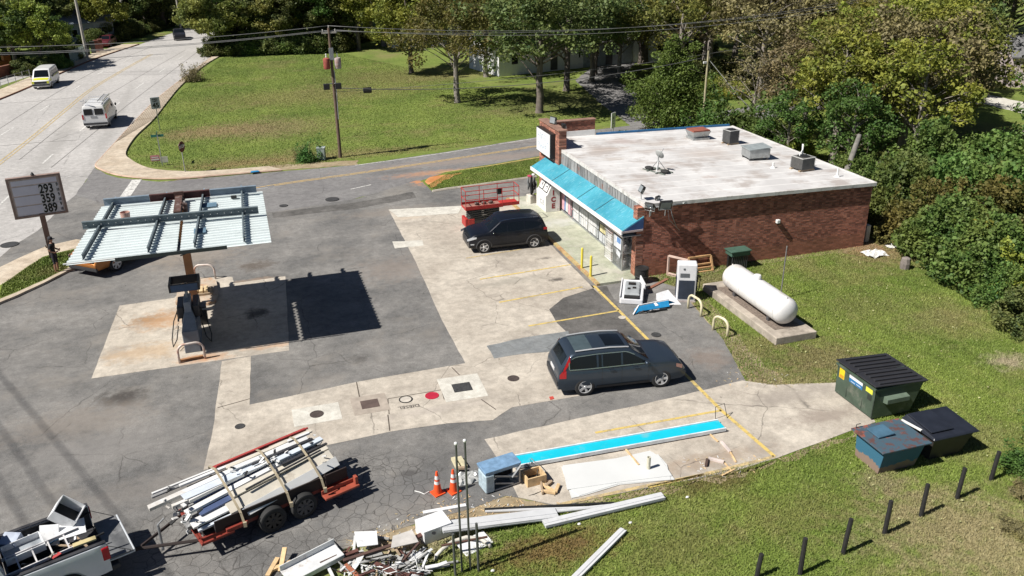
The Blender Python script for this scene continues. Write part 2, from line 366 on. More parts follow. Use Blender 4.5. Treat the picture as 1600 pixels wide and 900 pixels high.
# main road
roadL = PP((-420,300),(-160,218),(0,156),(50,135),(100,113),(150,92),(217,70)) + [Vector(q) for q in ((-9.5,142,0),(-5,155,0),(3,172,0),(20,190,0),(60,215,0))]
roadR = PP((345,80),(300,113),(250,152),(210,192),(180,225),(160,247),(148,262))
pre = [Vector(q) for q in ((66,205,0),(28,180,0),(11,163,0),(3.5,146,0))]
near = PP((118,305),(60,360),(20,385),(0,402),(-60,440),(-300,600),(-900,700))
struct(sheet('main_road', [tuple(q.to_2d()) for q in roadL+pre+roadR+near], .006, m_road))
# side road and the forecourt
lot = gp((148,262),(165,272),(185,278),(250,284),(345,276),(440,268),(555,258),(700,237),(848,213),(930,203),(1000,194)) + [(38,64.6),(52,68),(70,73),(90,80),(90,76),(70,69),(52,63.5),(38,60)]
lot2 = gp((848,243),(760,258),(700,268),(660,283),(675,300),(740,291),(836,277))
struct(sheet('side_road', lot+[(30,58.6),(24,57.5)]+gp((848,243),(760,258),(700,268),(655,283),(430,345),(200,345),(95,322),(118,305)), .008, m_side, .05))
fore = gp((118,305),(200,330),(430,331),(560,316),(660,284),(675,300),(740,291),(836,277),(842,300)) + [(15.6,47.2),(17.2,47.2),(17.2,33.2)] + gp((1060,450),(1085,480),(1130,530),(1165,595),(1215,660),(1150,735),(870,792),(790,775),(745,792),(640,822),(560,850),(440,900)) + [(-4,14),(-10,14),(-26,17),(-30,24),(-26,34)] + gp((0,476),(25,466),(70,445),(125,418),(170,398),(165,385),(120,379),(75,388),(40,403),(0,423),(-60,440),(0,402),(20,385),(60,360))
forec = gp((118,305),(200,331),(430,331),(560,316),(660,284),(675,300),(740,291),(836,277),(842,300)) + [(15.6,47.2),(17.2,47.2),(17.2,33.2)] + gp((1060,450),(1085,480),(1130,530),(1165,595),(1215,660),(1150,735),(870,792),(790,775),(745,792),(640,822),(560,850),(440,900)) + [(-4,13.5),(-12,13.5),(-24,24),(-22,36)] + gp((0,402),(20,385),(60,360))
struct(sheet('forecourt', forec, .004+.008, m_asph, .05))
struct(sheet('asphalt_join', gp((415,334),(560,310),(655,281),(668,292),(678,303),(560,333),(430,352)), .0105, m_asph, .03))
kb = MB(); kb.tube([q+Vector((0,0,.03)) for q in PP((676,300),(700,296),(740,291),(790,284),(838,277))], .10, 6); struct(kb.build('lot_kerb', M('lot_kerb_concrete', (.42,.38,.32), .9, var=.3)))
m_clay = ground_mat('orange_clay', ((.42,.17,.06),(.55,.26,.11)), big=.9, fine=14, bump=.4)
struct(sheet('clay', gp((664,284),(672,277),(690,274),(706,273),(722,270),(704,278),(690,283),(682,291),(674,294)), .017, m_clay, .12, .3, 5))
# grass island with pavement on the left of the forecourt
isl = gp((-260,560),(-60,440),(0,421),(40,402),(75,387),(120,377),(168,383),(174,393),(165,400),(125,417),(70,445),(25,466),(0,476),(-120,540),(-220,600))
struct(sheet('kerb_island', isl, -.02, m_pave, .02, th=.14))
struct(sheet('island_lawn', gp((-200,580),(-100,512),(5,447),(37,425),(67,405),(100,396),(150,386),(165,390),(160,397),(125,412),(70,441),(25,461),(0,471),(-120,534)), .126, m_grass, .05))
# pavement round the field corner
pvo = PP((345,80),(300,113),(250,152),(210,192),(180,225),(160,247),(150,260),(165,269),(185,275),(215,279),(250,281),(300,279),(345,275),(440,267))
pvi = PP((420,262),(345,268),(300,270),(255,268),(228,263),(206,252),(197,240),(212,215),(240,188),(262,160),(284,134),(320,103),(352,84))
pm = [tuple(q.to_2d()) for q in smooth_line(pvo, 5)+smooth_line(pvi, 5)]
_o = smooth_line(pvo, 5); _i = smooth_line(pvi, 5)[::-1]
_o = [_o[int(k*(len(_o)-1)/60)] for k in range(61)]; _i = [_i[int(k*(len(_i)-1)/60)] for k in range(61)]
b = MB(); vs = []
for a_, c_ in zip(_o, _i): vs += [(a_.x,a_.y,-.03),(a_.x,a_.y,.12),(c_.x,c_.y,.12),(c_.x,c_.y,-.03)]
b.add(vs, [[i*4+j, i*4+j+1, i*4+j+5, i*4+j+4] for i in range(60) for j in range(3)]); struct(b.build('pavement', m_pave))
kb = MB(); kb.tube([q+Vector((0,0,.06)) for q in smooth_line(pvo, 5)], .075, 6); struct(kb.build('kerb', M('kerb_concrete', (.5,.36,.27), .9, var=.3, scale=.8)))
# expansion joints across the pavement
jb = MB()
lo = smooth_line(PP((345,80),(300,113),(250,152),(210,192),(180,225)), 7); li = smooth_line(PP((352,84),(320,103),(284,134),(262,160),(240,188),(212,215)), 7)
for i in range(0, min(len(lo), len(li)), 1): jb.bar(lo[i]+Vector((0,0,.12)), Vector(li[min(i, len(li)-1)])+Vector((0,0,.12)), .07, .012)
struct(jb.build('pavement_joints', M('joint_dark', (.12,.09,.06), .95)))
# pavement on the far side of the main road
fl = PP((-160,218),(0,156),(50,135),(100,113),(150,92),(217,70)); fo = [q+Vector((-2.3,.6,0)) for q in fl]
struct(sheet('far_pavement', [tuple(q.to_2d()) for q in smooth_line(fl,4)+smooth_line(fo,4)[::-1]], -.03, m_pave, 0, .8, th=.15))
kb = MB(); kb.tube([q+Vector((0,0,.05)) for q in smooth_line(fl,4)], .09, 6); struct(kb.build('far_kerb', M('rust_kerb', (.22,.1,.06), .9, var=.3)))
struct(sheet('car_park', gp((-120,190),(0,134),(60,115),(75,108),(30,112),(0,122),(-140,170)), .006, m_road))
# lane paint
yl = smooth_line(PP((-60,298),(35,225),(100,172),(140,140),(190,110),(235,85)),8)
strip('centre_line', yl, .14, .012, m_yel2); strip('centre_line', [q+Vector((.3,.03,0)) for q in yl], .12, .012, m_yel2)
yl2 = smooth_line(PP((-200,330),(0,212),(60,175),(105,147),(160,112),(222,82)),8)
wl = smooth_line(PP((0,320),(60,262),(110,217),(152,184),(187,160),(217,135),(265,102),(300,78)),8)
strip('lane_line', wl, .14, .012, m_whp, dash=(3,7)); strip('lane_line', yl2, .14, .012, m_whp, dash=(3,7))
strip('stop_line', PP((214,281),(166,350)), .62, .016, m_whp)
ys = smooth_line(PP((330,308),(427,289),(560,270),(700,249),(850,226)) , 6) + [Vector((24,59.3,0)), Vector((38,62.6,0)), Vector((52,66,0))]
strip('side_road_centre_line', ys, .1, .016, m_yels); strip('side_road_centre_line', [q+Vector((.04,-.24,0)) for q in ys[6:]], .1, .016, m_yels)
strip('side_road_edge_line', PP((555,258.5),(620,250),(700,238.5),(848,214.5)), .1, .016, m_whp)
strip('side_road_edge_line', PP((680,271),(760,260),(848,245)), .12, .016, m_yels)
strip('side_road_edge_line', PP((548,296),(580,289)), .12, .02, m_whp)
# driveway under the oaks and the far clearings
struct(sheet('shaded_drive', gp((985,196),(1003,194)) + [(36,70),(38,82),(50,100),(46,102),(34,84),(31.5,71)], .01, m_side, .08))
struct(sheet('white_drive', gp((1500,150),(1540,147),(1600,160),(1700,170),(1700,190),(1600,178),(1540,163),(1490,160)), .01, m_concw, .1))
# concrete on the forecourt
Z1 = .018
struct(sheet('pump_island_apron', gp((187,478),(272,466),(310,434),(363,433),(366,443),(446,432),(452,548),(143,592)), Z1, m_conc, .01))
struct(sheet('parking_concrete', gp((607,328),(720,322),(840,312)) + [(15.0,45.5),(14.55,39),(14.45,34),(14.4,31.6)] + gp((930,450),(880,466),(858,484),(870,505),(886,520),(895,545),(880,600),(905,619),(800,637),(770,657),(700,662),(610,675),(517,695),(318,735),(333,670),(347,565),(392,557),(390,633),(560,597),(727,568),(690,500),(650,410)), Z1, m_conc, .015))
struct(sheet('lower_concrete', gp((757,687),(900,655),(1050,622),(1160,595),(1210,602),(1325,597),(1368,660),(1215,716),(1150,736),(870,790),(810,778),(790,735)), Z1, m_conc, .02))
struct(sheet('blue_patch', gp((760,541),(820,528),(888,518),(895,546),(800,556),(772,561)), Z1+.005, m_patch, .03))
struct(sheet('dark_patch', gp((858,484),(880,466),(930,450),(948,447),(975,497),(1012,531),(1003,545),(895,545),(886,520),(870,505)), Z1-.002, m_dark, .03))
struct(sheet('pale_corner', gp((607,328),(722,322),(716,334),(622,340)), Z1+.005, m_concw, .02))
struct(sheet('pale_corner', gp((613,378),(660,376),(662,384),(617,389)), Z1+.005, m_concw, .04))
struct(sheet('gutter_band', gp((425,333),(560,316),(645,300),(650,309),(560,326),(427,341)), .0165, m_dark, .03))
# border and bay lines
strip('border_line', PP((928,447),(1012,531),(1075,590),(1127,642),(1210,714)), .14, Z1+.006, m_yel)
strip('border_line', PP((1210,714),(1100,742),(1000,762),(870,790)), .13, Z1+.006, m_yel2)
for a, b in (((728,404),(815,390)), ((750,437),(892,414)), ((780,473),(910,449)), ((826,510),(967,486)), ((930,677),(1127,642)), ((1013,762),(1100,742))):
    strip('bay_line', PP(a, b), .11, Z1+.006, m_yel if a[0] != 728 else m_yel2)
m_seam = ground_mat('road_seam', ((.12,.115,.11),(.2,.19,.18)), big=1.5, fine=20)
for A_ in (((-60,240),(80,150),(165,103),(240,72)), ((30,250),(120,180),(200,130),(290,78)), ((80,262),(150,205),(215,152),(310,80))): strip('road_seam', smooth_line(PP(*A_),6), .07, .0105, m_seam)
for A_ in (((0,162),(60,158),(122,152)), ((0,228),(70,222),(120,219)), ((100,112),(180,113),(300,110)), ((150,117),(240,117),(275,114))): strip('road_seam', PP(*A_), .10, .0108, m_seam)
# raised walk in front of the store
wk = [(14.85,33.1),(14.85,47.1),(17.2,47.1),(17.2,33.1)]
walk = sheet('store_walk', wk, 0, m_walk, th=.13); struct(walk)
kb = MB(); kb.bx(14.68,14.845,33.1,47.1,0,.125); struct(kb.build('store_kerb', M('kerb_paint', (.42,.33,.15), .85, var=.5, scale=2.5, dirt=(.38,.16,.08), dirt_amt=.9)))
# dry straw borders
for i, pl in enumerate((gp((1062,450),(1110,470),(1165,540),(1225,600),(1168,597),(1130,532),(1085,482)), gp((870,792),(1150,737),(1215,718),(1210,724),(1140,748),(880,802)), gp((560,852),(640,822),(745,790),(800,775),(870,792),(800,812),(700,832),(600,862)), gp((1215,716),(1368,662),(1372,668),(1225,722)), gp((250,285),(345,269),(440,258),(560,250),(560,257),(440,266),(345,275)))):
    struct(sheet('dirt', pl, .005 if i != 4 else .01, m_dirt, .18, .4, i))
struct(sheet('dirt_under_wall', [(17.2,32.9),(30.2,33.0),(30.6,34),(30,34.4),(17.2,33.6)], .005, m_dirt, .15, .5, 3))
# fine real grass over the near lawns
def in_poly(X, Y, poly):
    ins = np.zeros(len(X), bool); n = len(poly)
    for i in range(n):
        x1, y1 = poly[i][:2]; x2, y2 = poly[(i+1) % n][:2]
        if y1 == y2: continue
        c = ((y1 > Y) != (y2 > Y)) & (X < (x2-x1)*(Y-y1)/(y2-y1)+x1); ins ^= c
    return ins
lawnm, nt, p, tc = base('grass_blades')
geo = nt.nodes.new('ShaderNodeNewGeometry'); pos = tc.outputs['Object']
c = _mix(nt, _ramp(nt, _noise(nt, .16, 6, pos, .62), .36, .64), (.120,.178,.028), (.195,.250,.050))
c = _mix(nt, _math(nt, 'MULTIPLY', _ramp(nt, _noise(nt, .13, 7, pos, .7), .52, .66), .75), c, (.25,.225,.09))
c = _mix(nt, _math(nt, 'MULTIPLY', _ramp(nt, _noise(nt, .9, 6, pos, .7), .52, .68), .55), c, (.26,.235,.10))
wv = nt.nodes.new('ShaderNodeTexWave'); wv.inputs['Scale'].default_value = .22; wv.inputs['Distortion'].default_value = 1.2; wv.inputs['Detail'].default_value = 2; nt.links.new(pos, wv.inputs['Vector'])
c = _mix(nt, .16, c, _mix(nt, wv.outputs['Fac'], (.3,.3,.3), (.72,.72,.7)), 'OVERLAY')
c = stains(nt, pos, c, GITEMS)
c = _mix(nt, _ramp(nt, geo.outputs['Random Per Island'], .55, .95), c, (.27,.25,.11)) if False else _mix(nt, .55, c, _ramp(nt, geo.outputs['Random Per Island'], 0, 1, (.22,.24,.2,1), (.86,.84,.8,1)), 'OVERLAY')
nt.links.new(c, p.inputs['Base Color']); p.inputs['Roughness'].default_value = .7
def blades(name, poly, n, h, excl=(), w=.012, z=0):
    P = np.array([q[:2] for q in poly]); lo = P.min(0); hi = P.max(0)
    X = rng.uniform(lo[0], hi[0], n*2); Y = rng.uniform(lo[1], hi[1], n*2)
    k = in_poly(X, Y, poly)
    for e in excl: k &= ~in_poly(X, Y, e)
    X = X[k][:n]; Y = Y[k][:n]; n = len(X)
    # tufts: density follows a coarse random field
    a = rng.uniform(0, 2*PI, n); hh = h*rng.uniform(.4, 1.3, n); ww = w*rng.uniform(.6, 1.6, n); l = rng.uniform(0, .9, n)*hh; b = rng.uniform(0, 2*PI, n)
    zz = np.full(n, z)
    V = np.stack([np.stack([X-ww*np.cos(a), Y-ww*np.sin(a), zz], 1), np.stack([X+ww*np.cos(a), Y+ww*np.sin(a), zz], 1), np.stack([X+l*np.cos(b), Y+l*np.sin(b), zz+hh], 1)], 1).reshape(-1, 3)
    F = np.arange(3*n).reshape(-1, 3)
    o = arr_mesh(name, V, F, lawnm); tag(o, 'short mown grass with dry straw between the blades', 'grass', kind='stuff'); return o
lawn = gp((1062,450),(1130,532),(1165,596),(1210,603),(1325,598),(1368,661),(1215,717),(870,795),(800,812),(640,860),(560,900)) + [(1,14),(8,12),(22,12),(34,16),(34,34),(30,35),(29.6,33.4),(17.4,33.4)]
slab_p = [(19.03,25.28),(20.97,25.28),(20.97,31.12),(19.03,31.12)]
g = blades('grass', lawn, 420000, .075, [slab_p]); g['label'] = 'mown lawn of short green grass with dry straw right of the lot'
g = blades('grass', gp((200,255),(197,240),(262,160),(352,86),(520,80),(700,120),(980,185),(700,232),(555,250),(440,262),(300,268)), 260000, .055, w=.022); g['label'] = 'wide grass field between the two roads'
g = blades('grass', gp((668,290),(700,271),(848,246),(836,275),(740,289),(678,298)), 40000, .05, w=.015); g['label'] = 'narrow grass strip beside the store between lot and side road'
g = blades('grass', gp((5,449),(37,427),(67,407),(100,398),(150,388),(165,392),(125,411),(70,440),(25,460),(0,470)), 15000, .08, w=.02, z=.126); g['label'] = 'small grass island under the price sign'
# ================================================================== STORE
def keep(o, par):
    o.parent = par
    b = Matrix.Translation(par.location) @ par.rotation_euler.to_matrix().to_4x4()
    o.matrix_parent_inverse = b.inverted(); return o
white = M('white_metal', (.72,.72,.70), .45, var=.1, dirt=(.4,.37,.32), dirt_amt=.2)
black = M('black_metal', (.02,.02,.02), .45, var=.2)
dkgrey = M('dark_grey_metal', (.07,.07,.075), .5)
grey = M('grey_metal', (.32,.33,.34), .5, metal=.3, var=.2)
galv = M('galvanised', (.42,.44,.44), .42, metal=.6, var=.25, scale=2, dirt=(.25,.22,.18), dirt_amt=.3)
rub = M('rubber', (.025,.025,.025), .85)
glass = M('dark_glass', (.006,.008,.010), .07, var=.1, spec=.35)
rust = M('rusty_steel', (.23,.10,.065), .85, var=.4, scale=4, bump=.3)
wood = M('new_wood', (.62,.44,.24), .8, var=.3, scale=5)
wood2 = M('old_wood', (.36,.27,.18), .9, var=.35, scale=4)
bwx = brick_mat('brick_south', 0, (.29,.092,.056), (.43,.165,.105), (.22,.17,.14))
bwy = brick_mat('brick_front', 1, (.26,.085,.05), (.36,.14,.085), (.42,.36,.30))
def RZ(x): return 3.58-.020*(x-17.1)
store = thing('store', 'single storey brick convenience store with white flat roof and bright blue awning', 'store', (17.1,33.4,0))
b = MB()
def wallx(b, x0, x1, y0, y1):
    b.add([(x0,y0,0),(x1,y0,0),(x1,y1,0),(x0,y1,0),(x0,y0,RZ(x0)),(x1,y0,RZ(x1)),(x1,y1,RZ(x1)),(x0,y1,RZ(x0))], [(3,2,1,0),(4,5,6,7),(0,1,5,4),(1,2,6,5),(2,3,7,6),(3,0,4,7)])
wallx(b, 17.10, 29.7, 33.4, 33.7); keep(b.build('side_wall', bwx), store)
b = MB(); wallx(b, 17.45, 29.7, 46.5, 46.8); keep(b.build('side_wall', bwx), store)
b = MB(); wallx(b, 29.42, 29.69, 33.705, 46.495); keep(b.build('rear_wall', bwy), store)
b = MB(); b.bx(16.72, 17.097, 33.395, 33.82, 0, 3.5); keep(b.build('pier', bwy), store)
# pylon: brick front slab with a return wall on the roof's far end
b = MB(); b.bx(16.86, 17.3, 43.9, 47.2, 0, 4.72); keep(b.build('pylon', brick_mat('brick_pylon', 1, (.25,.085,.05), (.34,.14,.09), (.4,.33,.28))), store)
b = MB(); b.bx(17.3, 20.3, 46.85, 47.2, 0, 4.55); keep(b.build('pylon_wall', brick_mat('brick_wall', 0, (.17,.055,.035), (.25,.095,.06), (.2,.15,.12))), store)
b = MB(); b.bx(17.32, 20.28, 46.8, 46.845, 3.5, 3.95); keep(b.build('flashing', white), store)
b = MB(); b.bx(16.8, 17.36, 43.85, 47.25, 4.72, 4.78); b.bx(17.36, 20.35, 46.8, 47.25, 4.55, 4.6); keep(b.build('coping', M('coping', (.26,.15,.11), .9, var=.4)), store)
# roof
m, nt, p, tc = base('roof_coating'); pos = tc.outputs['Object']
c = _mix(nt, _ramp(nt, _noise(nt, .5, 7, pos, .6), .42, .6), (.48,.47,.462), (.58,.572,.562))
c = _mix(nt, _math(nt, 'MULTIPLY', _ramp(nt, _noise(nt, .55, 8, pos, .65), .5, .62), .8), c, (.34,.30,.275))
c = stains(nt, pos, c, [(20.3,38.6,1.4,.5,(.33,.29,.25),.6), (19.6,43.3,1.7,.7,(.34,.28,.24),.8), (18.9,41.2,1.2,.4,(.36,.31,.27),.7), (21.5,42.3,1.4,.5,(.34,.29,.26),.7), (18.4,37.2,1.5,.3,(.40,.36,.33),.6), (24.5,41,2.2,1.5,(.40,.34,.3),.6), (22.3,36.6,.6,.3,(.4,.32,.28),.7), (23.5,43.6,1.8,.9,(.38,.33,.29),.55), (21.2,44.8,1.2,.8,(.42,.35,.33),.6)])
wv = nt.nodes.new('ShaderNodeTexWave'); wv.bands_direction = 'Y'; wv.inputs['Scale'].default_value = .32; wv.inputs['Distortion'].default_value = .4; nt.links.new(pos, wv.inputs['Vector'])
c = _mix(nt, _math(nt, 'MULTIPLY', _ramp(nt, wv.outputs['Fac'], .0, .03, (1,1,1,1), (0,0,0,1)), .35), c, (.9,.88,.85))
nt.links.new(c, p.inputs['Base Color']); p.inputs['Roughness'].default_value = .8; _bump(nt, _noise(nt, 1.2, 6, pos), .5, .05, p)
b = MB(); e = .02
V = [(x, y, RZ(x)+d) for d in (e, .09) for x, y in ((17.0,33.3),(29.8,33.3),(29.8,46.82),(17.0,46.82))]
b.add(V, [(3,2,1,0),(4,5,6,7),(0,1,5,4),(1,2,6,5),(2,3,7,6),(3,0,4,7)]); keep(b.build('roof', m), store)
b = MB()
for (xa, ya, xb, yb) in ((16.98,33.3,29.8,33.3), (29.8,33.3,29.8,46.8), (17.02,33.35,17.02,43.85)):
    b.bar((xa, ya, RZ(xa)+.03), (xb, yb, RZ(xb)+.03), .09, .17)
keep(b.build('roof_edge', M('edge_metal', (.62,.6,.57), .5, var=.2, dirt=(.3,.27,.24), dirt_amt=.4)), store)
b = MB(); b.bar((20.4,46.84,RZ(20)+.1), (29.6,46.84,RZ(29)+.1), .12, .2); keep(b.build('blue_trim', M('blue_trim', (.02,.13,.3), .5)), store)
# stained ribbed fascia above the awning
m, nt, p, tc = base('fascia'); pos = tc.outputs['Object']
mp = nt.nodes.new('ShaderNodeMapping'); mp.inputs['Scale'].default_value = (1,5,.6); nt.links.new(pos, mp.inputs[0])
c = _mix(nt, _ramp(nt, _noise(nt, .9, 6, mp.outputs[0], .7), .36, .62), (.13,.13,.13), (.44,.43,.42))
c = _mix(nt, _math(nt, 'MULTIPLY', _ramp(nt, _noise(nt, 1.4, 3, pos), .63, .7), .6), c, (.3,.12,.08))
nt.links.new(c, p.inputs['Base Color']); p.inputs['Roughness'].default_value = .7
b = MB(); y = 33.84
while y < 43.88: b.bx(17.03, 17.1, y, y+.17, 2.6, 3.56); b.bx(17.0, 17.03, y+.05, y+.12, 2.6, 3.56); y += .2
keep(b.build('fascia', m), store)
# awning
m, nt, p, tc = base('awning_blue'); pos = tc.outputs['Object']
c = _mix(nt, _ramp(nt, _noise(nt, .6, 6, pos), .38, .62), (.035,.235,.315), (.06,.31,.40))
mp = nt.nodes.new('ShaderNodeMapping'); mp.inputs['Scale'].default_value = (1,3.5,1); nt.links.new(pos, mp.inputs[0])
c = _mix(nt, _math(nt, 'MULTIPLY', _ramp(nt, _noise(nt, 3.2, 10, mp.outputs[0], .8), .54, .60), .6), c, (.25,.50,.56))
c = _mix(nt, _math(nt, 'MULTIPLY', _ramp(nt, _noise(nt, 1.1, 7, pos, .75), .58, .66), .5), c, (.12,.36,.62))
nt.links.new(c, p.inputs['Base Color']); p.inputs['Roughness'].default_value = .5
AY0, AY1 = 33.32, 46.1
def aw(y, s):   # s = 0 outer edge, 1 inner edge
    t = (y-AY0)/(AY1-AY0); return Vector((15.95+1.07*s, y, (2.50-.26*t)*(1-s)+(3.08-.26*t)*s))
b = MB(); seams = [33.32,36.6,38.9,42.6,46.1]
for i in range(4):
    a0 = seams[i]+.012; a1 = seams[i+1]-.012 
    q = [aw(a0,0), aw(a1,0), aw(a1,1), aw(a0,1)]; b.add(q+[v+Vector((.02,0,-.05)) for v in q], [(0,1,2,3),(7,6,5,4),(0,4,5,1),(1,5,6,2),(2,6,7,3),(3,7,4,0)])
awn = keep(b.build('awning', m), store)
b = MB()
for y in seams[1:4]: b.bar(aw(y,0)+Vector((0,0,-.01)), aw(y,1)+Vector((0,0,-.01)), .05, .03)
keep(b.build('seam', black, None), awn)
b = MB(); b.bar(aw(AY0,0)+Vector((-.02,-.02,-.10)), aw(AY1,0)+Vector((-.02,.02,-.10)), .06, .20); keep(b.build('valance', M('valance_white', (.74,.73,.72), .5, var=.08)), store)
b = MB()
for yy in (AY0, AY1):
    q = [aw(yy,0)+Vector((.02,0,-.05)), aw(yy,1)+Vector((0,0,-.05)), Vector((17.02, yy, aw(yy,0).z-.05))]
    b.add(q+[v+Vector((0,.03,0)) for v in q], [(0,1,2),(5,4,3),(0,3,4,1),(1,4,5,2),(2,5,3,0)])
keep(b.build('awning_end', M('awning_navy', (.025,.07,.19), .5)), store)
b = MB(); b.bx(15.98, 16.94, AY0+.03, AY1-.03, 2.16, 2.2); keep(b.build('soffit', M('soffit_board', (.45,.42,.38), .8)), store)
b = MB(); b.bar((15.97,AY0-.005,2.42), (17.0,AY0-.005,2.44), .03, .09); keep(b.build('end_trim', M('pink_trim', (.45,.36,.34), .7)), store)
# shop front: mullions, glass, sheets taped behind it
b = MB(); b.bx(17.03, 17.06, 33.83, 43.89, .19, 2.5); keep(b.build('shop_glass', glass), store)
b = MB(); b.bx(16.96, 17.09, 33.83, 43.89, .131, .2); b.bx(16.96, 17.09, 33.83, 43.89, 2.2, 2.6)
y = 33.72
for y in (33.84, 34.9, 36.1, 37.3, 38.5, 39.75, 41.0, 42.3, 43.8): b.bx(16.97, 17.03, y, y+.06, .19, 2.4)
b.bx(16.97, 17.03, 33.83, 43.88, 1.22, 1.27)
keep(b.build('window_frame', galv), store)
cols = {'poster_white': (.62,.62,.62), 'poster_pale': (.5,.52,.54), 'poster_pink': (.62,.36,.40), 'poster_yellow': (.62,.56,.3), 'poster_red': (.5,.08,.09), 'poster_blue': (.12,.25,.5), 'poster_green': (.1,.2,.13)}
pm_ = {k: M(k, v, .5, var=.3, scale=6) for k, v in cols.items()}
rd = random.Random(5)
def poster(y0, y1, z0, z1, k):
    z0 = .23+(z0-.42)*.76; z1 = .23+(z1-.42)*.76; b = MB(); b.bx(17.005, 17.022, y0, y1, z0, z1); keep(b.build('poster', pm_[k]), store)
y = 38.4
while y < 42.0:
    wd = rd.uniform(.28,.42)
    for z0, z1 in ((.42,1.02),(1.06,1.66)): poster(y, y+wd-.03, z0+rd.uniform(0,.04), z1, rd.choice(['poster_white','poster_white','poster_pale']))
    y += wd
for y0, y1, z0, z1, k in ((42.1,42.7,.45,1.68,'poster_pink'),(42.75,43.1,.5,1.6,'poster_white'),(43.12,43.3,.5,1.6,'poster_blue'),(43.32,43.8,.45,1.7,'poster_pink'),(42.0,42.08,.4,1.7,'poster_red'),
    (37.4,37.75,1.1,1.62,'poster_yellow'),(37.8,38.2,1.1,1.62,'poster_yellow'),(37.4,37.8,.42,1.0,'poster_pale'),(37.85,38.3,.42,1.0,'poster_pale'),(36.2,37.2,1.45,1.68,'poster_red'),(36.2,36.6,.6,1.4,'poster_green'),(36.65,37.2,.8,1.4,'poster_white'),(35.0,36.0,1.1,1.65,'poster_white'),(34.0,34.8,1.1,1.66,'poster_yellow')): poster(y0,y1,z0,z1,k)
# lit-box sign on the pylon
sg = MB(); sg.bx(16.55, 16.858, 44.5, 46.85, 3.02, 4.45); o = keep(sg.build('sign_box', black), store)
sg = MB(); sg.bx(16.53, 16.549, 44.55, 46.8, 3.07, 4.4); f = keep(sg.build('sign_face', M('sign_white', (.74,.75,.76), .35, var=.06)), o)
tl = M('sign_letter', (.42,.52,.62), .5); rd = random.Random(12)
lt = MB()      # two rows of faded, half peeled letter strokes
for zr, zh, ys_ in ((3.85,.36,(46.6,46.25,45.9,45.5)), (3.3,.34,(46.5,46.1,45.75,45.35))):
    for y in ys_:
        lt.bx(16.522,16.529,y-.04,y,zr,zr+zh*rd.uniform(.6,1)); lt.bx(16.522,16.529,y-.24,y-.2,zr+zh*rd.uniform(0,.4),zr+zh)
        if rd.random() < .7: lt.bx(16.522,16.529,y-.2,y-.04,zr+zh-.04,zr+zh)
        if rd.random() < .5: lt.bx(16.522,16.529,y-.2,y-.04,zr+zh*.45,zr+zh*.45+.04)
lt.bx(16.522,16.529,44.75,44.95,3.8,3.88)
keep(lt.build('lettering', tl), o)
# ---------- things on and at the store
def box_thing(name, label, cat, loc, rz, group=None): return thing(name, label, cat, loc, rz, group)
fl_ = []
def floodlight(x, y, z, az, tilt, label, s=.34):
    t = thing('floodlight', label, 'floodlight', (x,y,z), az, 'floodlights on the roof corner')
    T = Matrix.Translation((0,0,.25)) @ Matrix.Rotation(tilt, 4, 'Y')
    b = MB(); b.bx(-.09,.03,-s/2,s/2,-s*.4,s*.4, T=T); b.bx(-.14,-.09,-s*.3,s*.3,-s*.25,s*.25, T=T); b.build('housing', black, t, bevel=.01)
    b = MB(); b.bx(.032,.04,-s*.43,s*.43,-s*.33,s*.33, T=T); b.build('lens', M('lamp_lens', (.25,.27,.28), .15), t)
    b = MB(); b.tube([(0,-s*.55,.25),(0,-s*.55,.05),(0,s*.55,.05),(0,s*.55,.25)], .015, 6); b.tube([(0,0,.05),(-.02,0,-.25)], .02, 6); b.build('bracket', galv, t)
    return t
floodlight(17.15,34.0,3.95,R(175),R(-25),'raised black floodlight on a tall arm above the blue awning at the roof corner', .42)
floodlight(17.2,33.15,3.35,R(215),R(35),'black floodlight hanging at the brick corner above the awning end', .45)
floodlight(17.95,33.05,3.35,R(262),R(25),'square black floodlight with grey lens facing the lot from the brick wall corner', .6)
floodlight(17.9,33.7,3.5,R(300),R(10),'small dark floodlight lying on the white roof edge at the corner', .26)
b = MB()
b.tube([(17.2,33.3,3.5),(17.2,33.1,3.55),(18.9,33.2,3.52)], .03, 8); b.tube([(18.3,33.3,3.45),(18.5,33.33,2.9),(18.75,33.33,2.35)], .018, 6); b.tube([(18.2,33.3,3.4),(18.3,33.3,2.8),(18.9,33.3,2.2)], .012, 5)
b.tube([(17.3,33.2,3.5),(17.25,33.15,3.15)], .03, 6); b.tube([(18.9,33.25,3.5),(19.1,33.25,3.6)], .02, 6)
tag(b.build('conduit', galv, smooth=True), 'metal conduit and loose cables running along the brick wall corner', 'conduit')
floodlight(17.1,45.6,4.75,R(200),R(-10),'dark floodlight fixture on top of the brick sign pylon', .5); floodlight(17.3,44.3,4.7,R(20),R(-10),'small pale lamp head behind the top of the brick sign pylon', .3)
t = thing('wall_light', 'small white wall light halfway along the dark brick side wall', 'light', (24.3,33.4,2.0)); b = MB(); b.bx(-.09,.09,-.16,0,-.08,.1); b.build('housing', white, t, bevel=.02); b = MB(); b.bx(-.06,.06,-.14,-.02,-.12,-.08); b.build('lens', glass, t)
